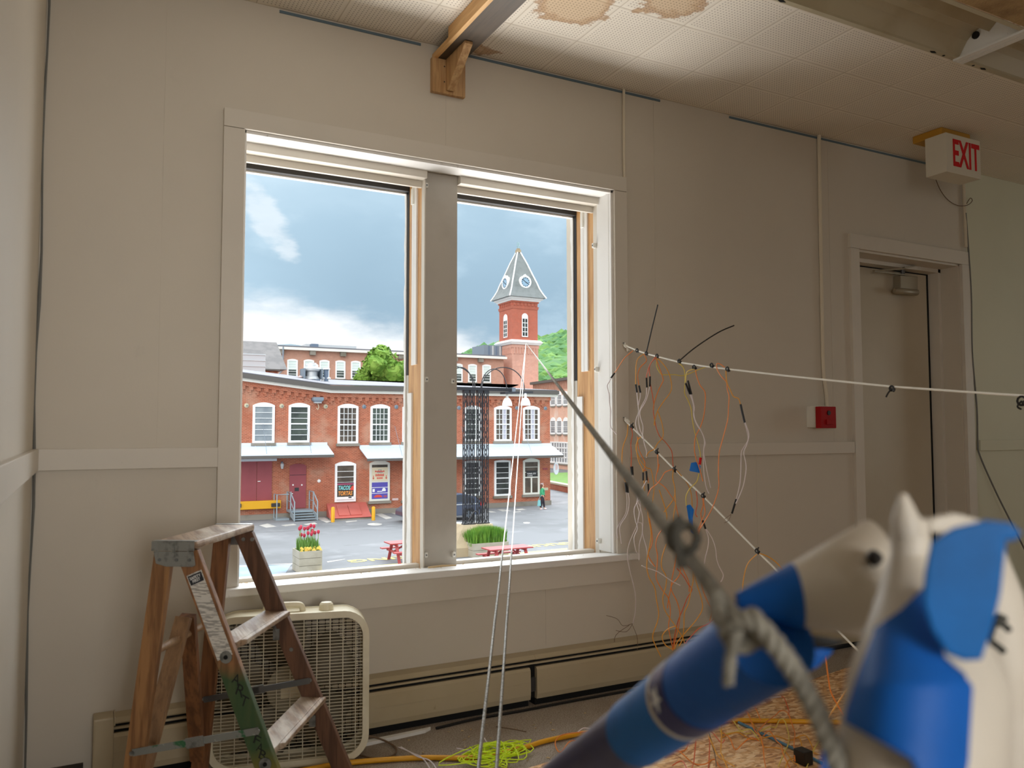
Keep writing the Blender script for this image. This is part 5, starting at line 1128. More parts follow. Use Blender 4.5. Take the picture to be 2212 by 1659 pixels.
m = MB(); ff_.box(m, aw0, aw1, zw0, zw1, .09, .13); vb = m.obj('lower_panel', 'window_white', lw1); m = MB(); ff_.box(m, aw1-.35, aw1-.17, zw0+.08, zw0+.15, .13, .14); m.obj('panel_vent', 'pane_dark', vb)
i0, i1, z0, z1 = g2; zm = (z0+z1)/2
t = board('window_poster', 'cream poster with red heading and arrows in the upper sash under the right awning', 'poster', 'poster_cream', i0, i1, zm+.04, z1-.16, .075, .008)
m = MB()
for zc_, w_, h_ in ((z1-.30, .22, .035), (z1-.40, .36, .035), (z1-.46, .36, .03)): ff_.box(m, (i0+i1)/2-w_/2, (i0+i1)/2+w_/2, zc_-h_, zc_+h_*.2, .083, .086)
m.obj('small_print', 'poster_grey', t)
for zc_, w_, h_ in ((zm+.62, .60, .10), (zm+.40, .54, .15), (zm+.22, .38, .11)):
    n = 7; m = MB()
    for k in range(n): a = (i0+i1)/2-w_/2+w_*k/n; ff_.box(m, a, a+w_/n*.72, zc_-h_/2, zc_+h_/2-(.02 if k % 2 else 0), .083, .087)
    m.obj('red_print', 'banner_red', t)
m = MB()
for s in (-1, 1):
    a = (i0+i1)/2+s*.40; ff_.box(m, a-.02, a+.02, zm+.22, zm+.38, .083, .087); ff_.poly(m, [(a-.06, zm+.24), (a+.06, zm+.24), (a, zm+.13)], .083, .087)
m.obj('arrow', 'banner_red', t)
t = board('window_poster', 'purple menu poster in the lower sash under the right awning', 'poster', 'poster_purple', i0-.03, i1+.03, z0-.02, zm-.04, .075, .008)
rw = (zm-z0)/3
m = MB()
for k in (1, 2): ff_.box(m, i0-.03, i1+.03, z0+rw*k-.015, z0+rw*k+.015, .083, .086)
m.obj('white_rule', 'window_white', t)
m = MB(); ff_.box(m, i0+.05, i0+.19, z0+rw+.08, z0+2*rw-.08, .083, .087); ff_.poly(m, [(i1-.24+.20*math.cos(q)*.6, z0+1.45*rw+.16*max(-.3, math.sin(q))) for q in [2*math.pi*k/14 for k in range(14)]], .083, .087); ff_.box(m, (i0+i1)/2-.16, (i0+i1)/2+.16, z0+rw+.08, z0+rw+.13, .083, .086)
m.obj('white_motif', 'window_white', t)
m = MB(); ff_.poly(m, [((i0+i1)/2-.1+.26*math.cos(q), z0+.09+.16*max(0, math.sin(q))) for q in [math.pi*k/10 for k in range(11)]], .083, .087); m.obj('orange_motif', 'banner_red', t); m = MB(); ff_.poly(m, [(i1-.15+.12*math.cos(q), z0+.14+.07*math.sin(q)) for q in [2*math.pi*k/12 for k in range(12)]], .083, .087); m.obj('pink_motif', 'banner_pink', t)
i0, i1, z0, z1 = g10; zm = (z0+z1)/2; t0 = (z1-zm)/3
t = board('shop_sign', 'black sign with white lettering in the window behind the person in green', 'sign', 'sign_black', i0+.10, i1-.06, zm+.05, zm+t0+.10, .075, .01)
text('TUNNEL CITY', 'lettering', 'print_white', t, ff_.p((i0+i1)/2, zm+t0*.72, .088), (1, 0, 0), (0, 0, 1), (i1-i0)*.70, t0*.30, .003, bold=True)
text('COFFEE', 'lettering', 'print_white', t, ff_.p((i0+i1)/2-.12, zm+t0*.30, .088), (1, 0, 0), (0, 0, 1), (i1-i0)*.40, t0*.22, .003, bold=True)
for (xa, xb, ya, yb, mt, lb) in ((1167.5, 1173.5, 1043.5, 1050, 'sign_pink', 'small pale square plate on the brick above the person'), (1174, 1183.5, 1053.5, 1059, 'curb_cream', 'small cream plate on the brick right of the person'), (1172.5, 1182.5, 1011, 1014.5, 'door_red', 'small dark red plate high on the brick, right of the shop window'), (847, 860, 1076.5, 1080.5, 'sign_pink', 'small white plate low on the brick wall under the right awning')):
    a0, z1 = ff_.px(xa, ya); a1, z0 = ff_.px(xb, yb); m = MB(); ff_.box(m, a0, a1, z0, z1, 0, .03); tag(m.obj('wall_plaque', mt), lb, 'plaque')
# tie-rod washers and wall lamps
for px, py, mt, lb in ((532.5, 876, 'curb_cream', 'at far left of the top row'), (608.5, 877, 'curb_cream', 'between the two left windows'), (703.5, 878, 'curb_cream', 'right of the wall lamp'), (786.5, 878.5, 'hvac_grey', 'between the two many-paned windows'), (856, 879, 'hvac_grey', 'beside the window strip at right of the left pane'), (991, 881, 'hvac_grey', 'just right of the mullion'), (1116, 881, 'hvac_grey', 'between the two lamp bells'), (1178, 882, 'hvac_grey', 'near the right building corner')):
    p = F(px, py); t = thing('tie_rod_plate', 'round wall anchor plate '+lb, 'anchor plate', p+V((0, -.03, 0)), 'round anchor plates under the eaves')
    MB()._lathe([(.13, 0), (.12, .03), (.05, .05), (.05, .08), (.001, .085)], p, V((0, -1, 0)), 14).obj('washer', mt, t); MB().disc(p+V((0, -.086, 0)), (0, -1, 0), .03, .05, 8).obj('rod_end', 'hvac_blue', t)
def on_wall(px, py, o=0): p = F(px, py); return V((p.x, YF-o, p.z))
t = thing('wall_lamp', 'grey wall lamp with a flat hood and hook, high on the brick between window pairs', 'lamp', on_wall(684, 880))
p = on_wall(684, 863); MB().box((p.x-.30, YF-.45, p.z-.05), (p.x+.30, YF, p.z+.12)).prism([(p.x-.30, YF-.45, p.z-.05), (p.x-.18, YF-.40, p.z-.16), (p.x+.18, YF-.40, p.z-.16), (p.x+.30, YF-.45, p.z-.05)], (0, .40, 0)).obj('hood', 'hvac_grey', t); MB().box((p.x-.2, YF-.38, p.z-.22), (p.x+.2, YF-.1, p.z-.15)).obj('lens', 'hvac_light', t)
MB().tube(smooth_path([p+V((0, -.2, -.2)), p+V((.05, -.3, -.42)), p+V((.02, -.25, -.58)), p+V((-.06, -.2, -.5))], 5), .02, 6).obj('hook', 'curb_cream', t)
t = thing('door_lamp', 'small wall lamp on the brick between the red double doors and the arched door', 'lamp', on_wall(608.5, 1008)); p = on_wall(608.5, 1004); MB()._lathe([(.06, -.22), (.10, -.05), (.10, .05), (.03, .12)], p+V((0, -.14, 0)), V((0, 0, 1)), 12).obj('shade', 'hvac_light', t); MB().box((p.x-.05, YF-.14, p.z+.08), (p.x+.05, YF, p.z+.18)).obj('bracket', 'hvac_blue', t)
t = thing('alarm_bell', 'round white alarm bell on the brick right of the arched red door', 'bell', on_wall(689, 1043)); p = on_wall(689, 1039); MB()._lathe([(.10, 0), (.10, .04), (.07, .07), (.02, .08), (.02, .10), (.001, .101)], p, V((0, -1, 0)), 16).obj('bell_dome', 'print_white', t)
# doors
d0, d1 = F(521, 997), F(586.7, 1082)
for k in range(2):
    xa = d0.x+(d1.x-d0.x)*k/2; xb = d0.x+(d1.x-d0.x)*(k+1)/2; dl = MB().box((xa+.012, YF-.05, d1.z), (xb-.012, YF, d0.z)).obj('double_door', 'door_red', bb)
    if k == 1: MB().box((xa+.05, YF-.10, (d0.z+d1.z)/2-.02), (xa+.20, YF-.05, (d0.z+d1.z)/2+.02)).obj('door_handle', 'print_white', dl)
MB().box((d0.x-.2, YF-.14, F(560, 997).z+.02), (F(597, 995).x, YF, F(560, 991).z)).obj('door_track', 'awning_ridge', bb)
a0, z1 = ff_.px(625.7, 1001.7); a1, z0 = ff_.px(660, 1096.7); m = MB(); ff_.poly(m, arch_top(a0, a1, z0, z1, .12), 0, .05); dd = m.obj('arched_door', 'door_red', bb)
m = MB(); zt_ = F(640, 1026).z; ff_.box(m, a0, a1, zt_-.012, zt_+.012, .05, .056); m.obj('transom_line', 'trousers_dark', dd)
for q in (632.5, 651.5): p = F(q, 1047.5); MB().disc((p.x, YF-.05, p.z), (0, -1, 0), .045, .01, 10).obj('white_dot', 'print_white', dd)
p = F(640.5, 1057); MB().box((p.x-.12, YF-.06, p.z-.1), (p.x+.12, YF-.05, p.z+.1)).obj('door_plate', 'sign_black', dd); p = F(628, 1066); MB().box((p.x-.03, YF-.12, p.z-.1), (p.x+.02, YF-.05, p.z+.1)).box((p.x-.03, YF-.12, p.z-.02), (p.x+.1, YF-.09, p.z+.02)).obj('door_handle', 'print_white', dd)
# dock bumper, steps, hatch, bollards
p0, p1_ = F(515, 1083), F(604, 1096.5); t = thing('dock_bumper', 'yellow loading dock bumper beam with a black rubber pad under the double doors', 'bumper', ((p0.x+p1_.x)/2, YF-.2, p1_.z))
MB().box((p0.x-.6, YF-.35, p1_.z), (p1_.x, YF-.01, p0.z)).obj('bumper_beam', 'bright_yellow', t, bevel=.02); q0, q1_ = F(583, 1086), F(601.5, 1093); MB().box((q0.x, YF-.43, q1_.z), (q1_.x, YF-.35, q0.z)).obj('rubber_pad', 'rubber_black', t, bevel=.02); q0, q1_ = F(512, 1087), F(518.5, 1095); MB().box((q0.x, YF-.43, q1_.z), (q1_.x, YF-.35, q0.z)).obj('rubber_pad', 'rubber_black', t, bevel=.02)
xl, xr_ = F(624, 1100).x-.15, F(672, 1100).x-.1; zt_ = a_ = F(640, 1099).z
t = thing('metal_steps', 'grey galvanized steps with handrails in front of the arched red door', 'steps', ((xl+xr_)/2, YF-1, GZ))
MB().box((xl, YF-1.0, zt_-.12), (xr_, YF-.02, zt_)).obj('landing', 'stair_metal', t); MB().box((xl-.75, YF-.9, zt_-.55), (xl-.02, YF-.02, zt_-.42)).obj('side_shelf', 'stair_metal', t)
n = 3; rise = (zt_-.12-GZ)/(n+.5)
for k in range(n): z = zt_-.06-rise*(k+1)*1.02; MB().box((xl+.05, YF-1.0-.28*(k+1), z-.05), (xr_-.05, YF-1.0-.28*k, z)).obj('step_tread', 'stair_metal', t)
for x in (xl, xr_-.05): MB().prism([(x, YF-1.0, zt_-.02), (x, YF-1.0, zt_-.3), (x, YF-1.95, GZ+.02), (x, YF-1.95, GZ+.3)], (.05, 0, 0)).obj('stringer', 'stair_metal', t)
for x in (xl+.02, xr_-.03):
    MB().tube([(x, YF-.1, zt_), (x, YF-.1, zt_+1.0), (x, YF-1.0, zt_+1.0), (x, YF-1.95, GZ+1.05), (x, YF-1.95, GZ+.02)], .035, 8).tube([(x, YF-1.0, zt_), (x, YF-1.0, zt_+1.0)], .035, 8).tube([(x, YF-.1, zt_+.5), (x, YF-1.0, zt_+.5), (x, YF-1.95, GZ+.55)], .025, 8).obj('handrail', 'stair_metal', t)
MB().tube([(xl-.7, YF-.85, GZ+.02), (xl-.7, YF-.85, zt_+.9), (xl-.05, YF-.85, zt_+.9)], .035, 8).tube([(xl-.7, YF-.1, GZ), (xl-.7, YF-.1, zt_+.9), (xl-.7, YF-.85, zt_+.9)], .03, 8).obj('handrail', 'stair_metal', t)
A0, A1 = F(705.6, 1087), F(790, 1085); fy = YF-2.6; c0, c1 = atY(714, 1121, fy), atY(803, 1115, fy); zb_ = (c0.z+c1.z)/2
t = thing('cellar_hatch', 'sloping red cellar hatch on a mossy kerb under the banner window', 'hatch', ((c0.x+c1.x)/2, fy+1.2, GZ))
zt2 = (A0.z+A1.z)/2
MB().hexa([(c0.x, fy, zb_-.05), (c1.x, fy, zb_-.05), (A1.x, YF-.01, GZ), (A0.x, YF-.01, GZ), (c0.x, fy, zb_), (c1.x, fy, zb_), (A1.x, YF-.01, zt2), (A0.x, YF-.01, zt2)]).obj('hatch_body', 'bulkhead_red', t)
MB().box((c0.x+.02, fy, GZ), (c1.x-.02, fy+.3, zb_-.02)).obj('kerb', 'stone_base', t)
def onh(u, v, o): # point on the sloping lid
    a = V((c0.x, fy, zb_)).lerp(V((c1.x, fy, zb_)), u); b = V((A0.x, YF, zt2)).lerp(V((A1.x, YF, zt2)), u); n = V((0, -(zt2-zb_), (YF-fy))).normalized(); return a.lerp(b, v)+n*o
for u0, u1 in ((.22, .49), (.50, .78)): MB().hexa([onh(u0, .12, 0), onh(u1, .12, 0), onh(u1, .82, 0), onh(u0, .82, 0), onh(u0, .12, .05), onh(u1, .12, .05), onh(u1, .82, .05), onh(u0, .82, .05)]).obj('hatch_door', 'bulkhead_red', t)
for px, py, top, lb in ((719, 1128, 1095, 'left yellow bollard in front of the red cellar hatch'), (806.5, 1124, 1094, 'right yellow bollard beside the red cellar hatch')):
    p = atZ(px, py, GZ); h = atY(px, top, p.y).z-GZ; tag(MB()._lathe([(.10, 0), (.10, h-.06), (.08, h-.02), (.03, h), (.001, h+.001)], p, V((0, 0, 1)), 16).obj('bollard', 'bright_yellow', smooth=True), lb, 'bollard', 'yellow bollards')
# awnings
def awning(x0, x1, ztop, zlow, out, label, ribs):
    t = thing('metal_awning', label, 'awning', ((x0+x1)/2, YF-out/2, zlow), 'corrugated awnings on the brick building')
    MB().box((x0, YF-.10, ztop), (x1, YF, ztop+.16)).obj('flashing', 'awning_ridge', t)
    MB().hexa([(x0, YF-.08, ztop-.06), (x1, YF-.08, ztop-.06), (x1, YF-out, zlow), (x0, YF-out, zlow), (x0, YF-.08, ztop), (x1, YF-.08, ztop), (x1, YF-out, zlow+.06), (x0, YF-out, zlow+.06)][:0] or [(x0, YF-out, zlow), (x1, YF-out, zlow), (x1, YF-.08, ztop-.06), (x0, YF-.08, ztop-.06), (x0, YF-out, zlow+.05), (x1, YF-out, zlow+.05), (x1, YF-.08, ztop), (x0, YF-.08, ztop)]).obj('awning_sheet', 'awning_metal', t)
    m = MB(); n = int((x1-x0)/ribs)
    for k in range(n+1): x = x0+(x1-x0)*k/n; m.bar((x, YF-out, zlow+.055), (x, YF-.1, ztop+.005), .03, .02)
    m.obj('sheet_rib', 'awning_ridge', t)
    MB().box((x0-.02, YF-out-.03, zlow-.12), (x1+.02, YF-out+.02, zlow+.03)).obj('front_edge', 'gutter_grey', t)
    for k in range(3): x = x0+(x1-x0)*(k+.5)/3; MB().tube([(x, YF-.02, ztop+1.3), (x, YF-out+.15, zlow+.05)], .012, 5).obj('hanger_rod', 'hvac_grey', t)
z1_, z0_ = F(610, 962.5).z, atY(610, 985, YF-1.5).z
awning(F(500, 960).x-2, F(706, 962).x, z1_, z0_, 1.5, 'pale blue metal awning over the red double doors', .75)
z1_, z0_ = F(900, 966).z, atY(850, 991, YF-1.6).z
awning(F(776, 967).x, F(1184, 965).x+.2, z1_, z0_, 1.6, 'long corrugated metal awning over the shop windows at right', .40)
p = atY(1200, 985, YF-.9)
t = thing('oval_sign', 'oval silver sign hanging from the right end of the long awning', 'sign', p+V((0, 0, -1.2))); cz = atY(1200, 1012, YF-.9); 
MB().tube([p, cz+V((0, 0, .4))], .02, 6).obj('sign_hanger', 'hvac_blue', t)
m = MB(); m.prism([(cz.x+.22*math.cos(q), cz.y-.02+.05*math.cos(q), cz.z+.40*math.sin(q)) for q in [2*math.pi*k/28 for k in range(28)]], (.02, -.06, 0)); m.obj('sign_disc', 'sign_silver', t); m = MB(); m.prism([(cz.x+.12*math.cos(q), cz.y-.09, cz.z+.1+.2*math.sin(q)) for q in [2*math.pi*k/20 for k in range(20)]], (.0, -.01, 0)); m.obj('sign_motif', 'sign_pink', t)

# ------------------------------------------------------------------ roof machinery
YR = YF+4.5
p0, p1_ = atY(662, 819, YR), atY(692, 832, YR)
t = thing('roof_exhaust_fan', 'large silver mushroom exhaust fan on the brick building roof', 'exhaust fan', ((p0.x+p1_.x)/2, YR+.4, p1_.z))
cx, cy = (p0.x+p1_.x)/2, YR+.45; zA = atY(676, 833, YR).z-.3
MB().box((p0.x+.02, YR, zA), (p1_.x, YR+.9, atY(676, 819, YR).z)).obj('curb_box', 'hvac_blue', t)
z1_ = atY(676, 796, YR).z; MB().box((p0.x-.18, YR-.05, atY(676, 818, YR).z), (p0.x-.08, YR+1.0, z1_)).box((p1_.x+.08, YR-.05, atY(676, 818, YR).z), (p1_.x+.15, YR+1.0, z1_)).box((p0.x-.18, YR+.9, atY(676, 818, YR).z), (p1_.x+.15, YR+.95, z1_)).obj('wind_shroud', 'hvac_grey', t)
zz = lambda y: atY(676, y, YR).z
MB()._lathe([(.50, zz(819)), (.42, zz(813)), (.36, zz(812)), (.36, zz(803)), (.50, zz(800)), (.52, zz(796)), (.40, zz(791)), (.40, zz(787)), (.28, zz(785)), (.28, zz(783)), (.05, zz(782))], V((cx, cy, 0)), V((0, 0, 1)), 20).obj('fan_dome', 'hvac_light', t, smooth=True)
for px, yt, yb, w, lb in ((704.5, 796, 826, .16, 'tall blue-grey roof vent pipe with a white cap, right of the exhaust fan'), (697.5, 816, 820, .10, 'white plastic elbow vent just right of the exhaust fan'), (708, 816, 828, .12, 'short white plastic vent beside the tall vent pipe'), (648.5, 813, 827, .09, 'thin vent pipe with a pink cap left of the exhaust fan')):
    p = atY(px, yb, YR+.3); zt_ = atY(px, yt, YR+.3).z; t = thing('roof_vent', lb, 'vent', (p.x, p.y, p.z-.3)); MB().tube([(p.x, p.y, p.z-.3), (p.x, p.y, zt_-.06)], w, 12).obj('vent_pipe', 'hvac_blue' if px == 704.5 else 'print_white' if px > 690 else 'rubber_black', t); MB()._lathe([(w*1.5, zt_-.08), (w*1.6, zt_-.02), (w*.8, zt_+.04), (.001, zt_+.05)], V((p.x, p.y, 0)), V((0, 0, 1)), 12).obj('vent_cap', 'print_white' if px > 690 else 'sign_pink', t)

# ------------------------------------------------------------------ far mill, slate-roofed house, siding block
YM = 100.0; fm = Face((0, YM, 0), (1, 0, 0), (0, -1, 0)); G_ = lambda x, y: atY(x, y, YM)
xl, xr_ = G_(600, 800).x, G_(1088, 800).x; zt_ = (G_(600, 757).z+G_(985, 770).z)/2
mill = thing('far_mill', 'long pale brick mill with tall shaded windows, behind the red brick building', 'building', ((xl+xr_)/2, YM+6, GZ))
MB().box((xl, YM, GZ), (xr_, YM+14, zt_)).obj('brick_wall', 'brick_pale', mill)
MB().box((xl-.5, YM-.7, zt_), (xr_+.2, YM+14.4, zt_+.32)).obj('white_cornice', 'fascia_white', mill); MB().box((xl-.4, YM-.6, zt_+.32), (xr_, YM+14.4, zt_+.5)).obj('roof', 'roof_membrane', mill)
m = MB(); x = xl+.3
while x < xr_: m.box((x-.35, YM-.55, zt_-.55), (x+.35, YM, zt_)); x += 3.95
m.obj('eave_bracket', 'stone_base', mill)
for x0, x1, y0, y1 in ((620.4, 642.6, 775, 816.5), (656, 677.7, 776, 817), (690, 711, 777, 817.5), (724.6, 745.5, 778, 818.5), (758, 778.4, 779, 819), (791, 811, 780, 820), (824, 844, 781, 820.5), (857, 876, 782, 821), (889, 908, 783, 822), (920, 939, 783.5, 823), (951, 970, 784, 824), (981, 998.8, 785, 825.5), (1011, 1029.7, 786, 826), (1041.6, 1060, 787, 826.8)):
    window(fm, mill, x0, x1, y0, y1, 3, 1, 'pane_green', rise=.14, fr=.17, midrail=True, shade=.56, mw=.05)
p = G_(609, 750); MB().tube([(p.x, YM-.7, p.z), (p.x, YM-.7, G_(609, 800).z), (p.x-.6, YM-.4, G_(600, 812).z), (p.x-3, YM-.4, G_(600, 812).z)], .09, 6).obj('downpipe', 'hvac_grey', mill)
for xa, xb, ya, yb, mt, lb, yy in ((660, 770, 748, 758, 'hvac_light', 'long low grey roof monitor on the far mill roof', 104), (673, 688, 743, 757, 'hvac_blue', 'dark blue-grey box standing in the roof monitor', 103), (1045, 1085, 747, 772, 'hvac_grey', 'grey ribbed cooling unit on the mill roof left of the tower', 103)):
    a, b = atY(xa, yb, yy), atY(xb, ya, yy); t = thing('roof_unit', lb, 'roof unit', ((a.x+b.x)/2, yy+2, zt_+.4)); MB().box((a.x, yy, zt_+.45), (b.x, yy+4, b.z)).obj('casing', mt, t)
    if xa == 1045:
        for k in range(4): x = a.x+(b.x-a.x)*(.28+k*.2); MB().box((x-.12, yy-.06, zt_+.6), (x+.12, yy, b.z-.1)).obj('unit_rib', 'hvac_light' if k % 2 else 'hvac_blue', t)
YS = 66.0; S_ = lambda x, y: atY(x, y, YS)
a, b = S_(450, 737), S_(600, 798); hs = thing('slate_house', 'brick house with a big grey slate roof at the left, behind the brick building', 'house', (b.x-3, YS+3, GZ))
zc_ = S_(560, 797).z; xR = S_(600, 800).x
MB().box((a.x, YS, GZ), (xR, YS+9, zc_)).obj('brick_wall', 'brick_mill', hs)
m = MB(); x = S_(572, 800).x
while x < xR-.1: m.box((x, YS-.1, zc_-.55), (x+.22, YS, zc_-.3)).box((x-.05, YS-.08, zc_-.3), (x+.32, YS, zc_-.16)); x += .5
m.obj('dentil_band', 'brick_mill', hs)
zr_ = atY(560, 738, YS+4).z; xk = atY(600, 740, YS+4).x
MB().prism([(a.x-1, YS-.4, zc_), (a.x-1, YS+4, zr_), (a.x-1, YS+9.4, zc_)], (xk-a.x+.9, 0, 0)).obj('slate_roof', 'slate_roof', hs)
MB().box((a.x-1, YS-.45, zc_-.12), (xR+.1, YS+.0, zc_)).obj('eave', 'gutter_grey', hs)
YC = 58.0; a, b = atY(440, 764, YC), atY(572.5, 840, YC); t = thing('siding_block', 'pale grey sided stair block rising behind the left roof edge', 'building', (b.x-3, YC+2, GZ))
zt2 = atY(545, 764, YC).z; MB().box((a.x, YC, GZ), (b.x, YC+5, zt2)).obj('sided_wall', 'grey_siding', t); m = MB()
for k in range(16): z = zt2-.05-k*.42; m.box((a.x, YC-.04, z-.05), (b.x+.02, YC, z))
m.obj('siding_batten', 'hvac_light', t)

# ------------------------------------------------------------------ clock tower
YT = TOWER_Y; Q = lambda x, y: atY(x, y, YT)
tx0, tx1 = Q(1107, 700).x, Q(1161.4, 700).x; tw_ = tx1-tx0; tcx, tcy = (tx0+tx1)/2, YT+tw_/2
tower = thing('clock_tower', 'red brick clock tower with a steep grey roof and white-rimmed clocks', 'tower', (tcx, tcy, GZ))
zz = lambda y: Q(1135, y).z
def sq(m, r, z0, z1, r1=None): r1 = r if r1 is None else r1; return m.hexa([(tcx-r, tcy-r, z0), (tcx+r, tcy-r, z0), (tcx+r, tcy+r, z0), (tcx-r, tcy+r, z0), (tcx-r1, tcy-r1, z1), (tcx+r1, tcy-r1, z1), (tcx+r1, tcy+r1, z1), (tcx-r1, tcy+r1, z1)])
R_ = tw_/2
sq(MB(), R_+.06, GZ, zz(744)).obj('lower_shaft', 'brick_tower_low', tower)
m = MB(); n = 9
for k in range(n): x = tcx-R_+2*R_*(k+.5)/n; m.box((x-.1, YT-.18, zz(765)), (x+.1, YT, zz(752))); y = tcy-R_+2*R_*(k+.5)/n; m.box((tx0-.18, y-.1, zz(765)), (tx0, y+.1, zz(752)))
sq(m, R_+.16, zz(752), zz(746)).obj('lower_corbel', 'brick_tower_low', tower)
sq(sq(MB(), R_+.28, zz(745), zz(740), R_+.55), R_+.62, zz(740), zz(734.8), R_+.25).obj('stone_belt', 'window_white', tower)
sq(MB(), R_, zz(735), zz(652)).obj('upper_shaft', 'brick_tower', tower)
m = MB(); n = 7
for k in range(n): x = tcx-R_+2*R_*(k+.5)/n; m.box((x-.12, YT-.12, zz(661)), (x+.12, YT, zz(655))).box((x-.20, YT-.12, zz(662.5)), (x-.14, YT, zz(653))); y = tcy-R_+2*R_*(k+.5)/n; m.box((tx0-.12, y-.12, zz(661)), (tx0, y+.12, zz(655))).box((tx0-.12, y-.20, zz(662.5)), (tx0, y-.14, zz(653)))
sq(sq(m, R_+.06, zz(668), zz(662), R_+.14), R_+.14, zz(654), zz(651)).obj('upper_corbel', 'brick_tower', tower)
sq(sq(MB(), R_+.25, zz(651), zz(647), R_+.45), R_+.60, zz(647), zz(643.5)).obj('roof_cornice', 'window_white', tower)
prof = [(R_+.95, 643.5), (R_+.55, 633), (R_+.20, 622), (R_-.05, 610), (R_-.6, 588), (R_-1.2, 563), (.22, 539)]
m = MB()
for (ra, ya), (rb2, yb2) in zip(prof[:-1], prof[1:]): sq(m, ra, zz(ya), zz(yb2), rb2)
m.obj('slate_roof', 'slate_tower', tower)
for sx, sy in ((-1, -1), (1, -1), (-1, 1), (1, 1)): MB().tube([(tcx+sx*r, tcy+sy*r, zz(y)) for r, y in prof], .11, 6).obj('hip_strip', 'window_white', tower)
sq(sq(MB(), .34, zz(540), zz(534), .30), .20, zz(534), zz(531)).obj('roof_cap', 'concrete_base', tower)
fn = MB().tube([(tcx, tcy, zz(532)), (tcx, tcy, zz(517))], .06, 6)
for s in (-1, 1): fn.tube([(tcx, tcy, zz(529)), (tcx+s*.22, tcy, zz(526)), (tcx+s*.17, tcy, zz(517.5))], .05, 5)
fn.obj('finial', 'copper_green', tower)
def clock(c, n, name):
    n = V(n); r = .82; e = V((0, 0, 1)); s = e.cross(n)
    rim = MB()._lathe([(r+.15, -.75), (r+.15, .06), (r+.02, .14), (r-.12, .10), (r-.12, 0)], c, n, 28).prism([c+s*(-.6)+e*(-r-.12)+n*.05, c+s*.6+e*(-r-.12)+n*.05, c+s*.75+e*(-r-.42)+n*.05, c+s*(-.75)+e*(-r-.42)+n*.05], n*-.5).prism([c+s*-.28+e*(r+.05)+n*.05, c+e*(r+.36)+n*.05, c+s*.28+e*(r+.05)+n*.05], n*-.5).obj(name, 'window_white', tower)
    MB().disc(c+n*.02, n, r-.10, .03, 28).obj('clock_face', 'clock_face', rim)
    for k in range(12): a = 2*math.pi*k/12; d = e*math.cos(a)+s*math.sin(a); MB().bar(c+n*.065+d*(r-.30), c+n*.065+d*(r-.14), .10, .02, n).obj('hour_mark', 'sign_black', rim)
    for a, l, w in ((math.radians(118), .46, .10), (math.radians(308), .62, .07)): d = e*math.cos(a)+s*math.sin(a); MB().bar(c+n*.09, c+n*.09+d*l, w, .02, n).obj('clock_hand', 'sign_black', rim)
zc_ = zz(609.7); clock(V((tcx, tcy-R_-.10, zc_)), (0, -1, 0), 'clock'); clock(V((tcx-R_-.10, tcy, zc_)), (-1, 0, 0), 'clock')
ft = Face((0, YT, 0), (1, 0, 0), (0, -1, 0)); fl = Face((tx0, 0, 0), (0, -1, 0), (-1, 0, 0))
def belfry(face, a, z0, z1, hw):
    n = 10; P = [(a-hw, z0), (a+hw, z0), (a+hw, z1-hw)]+[(a+hw*math.cos(math.pi*k/n), z1-hw+hw*math.sin(math.pi*k/n)) for k in range(1, n)]+[(a-hw, z1-hw)]
    hb = hw+.18; Pb = [(a-hb, z0), (a+hb, z0), (a+hb, z1-hw)]+[(a+hb*math.cos(math.pi*k/n), z1-hw+hb*math.sin(math.pi*k/n)) for k in range(1, n)]+[(a-hb, z1-hw)]
    m = MB(); face.poly(m, Pb, 0, .05); w = m.obj('belfry_window', 'brick_tower', tower)
    m = MB(); face.poly(m, P, .05, .08); m.obj('belfry_frame', 'window_white', w)
    m = MB(); zq = z1-hw*1.5; hh = (zq-z0-.1)/4
    for k in range(4):
        for s in (-1, 1): face.box(m, a+s*.05 if s > 0 else a-hw+.12, a+hw-.12 if s > 0 else a-.05, z0+.1+k*hh+.05, z0+.1+(k+1)*hh-.05, .08, .09)
    m.obj('belfry_pane', 'pane_dark', w)
belfry(ft, ft.px(1133.5, 700)[0], zz(728), zz(677), .50)
al = fl.p(0, 0).y; belfry(fl, -tcy, zz(728), zz(677), .62)

# ------------------------------------------------------------------ right-hand mill, lawn terraces, retaining wall
ang = math.radians(6.6); o_ = atT(1240, 900, 100.0); dr = V((math.sin(ang), math.cos(ang), 0)); nr_ = V((-math.cos(ang), math.sin(ang), 0))
fr_ = Face((o_.x, o_.y, 0), dr, nr_)
aE, zE = fr_.px(1154, 833); a0_, z0_ = fr_.px(1238, 818); zt_ = (zE+z0_)/2
rm = thing('right_mill', 'weathered pale brick mill with narrow arched windows at the right, beyond the lawn', 'building', fr_.p(10, GZ, -4))
m = MB(); fr_.box(m, -22, aE, GZ-1, zt_, -10, 0); m.obj('brick_wall', 'brick_weathered', rm)
m = MB(); fr_.box(m, -22, aE+.4, zt_, zt_+.35, -10, .5); m.obj('eave', 'gutter_grey', rm)
m = MB(); k = -20.0
while k < aE: fr_.box(m, k, k+.24, zt_-1.0, zt_-.15, 0, .14); k += .5
fr_.box(m, -22, aE, zt_-.15, zt_, 0, .2); m.obj('dentil_band', 'brick_pale', rm)
for xs_, ya, yb in (((1190, 1200), 846, 876.5), ((1204, 1213.5), 845.5, 876), ((1217.5, 1227.5), 845, 875.5), ((1231, 1242), 844, 875)): window(fr_, rm, xs_[0], xs_[1], ya, yb, 3, 1, 'pane_grey', rise=.35, fr=.22)
for xs_, ya, yb in (((1190, 1200), 901.5, 938), ((1204, 1213.5), 901.5, 938), ((1217.5, 1227.5), 901.5, 938), ((1231, 1242), 901.5, 938)): window(fr_, rm, xs_[0], xs_[1], ya, yb, 3, 1, 'pane_grey', rise=.35, fr=.22)
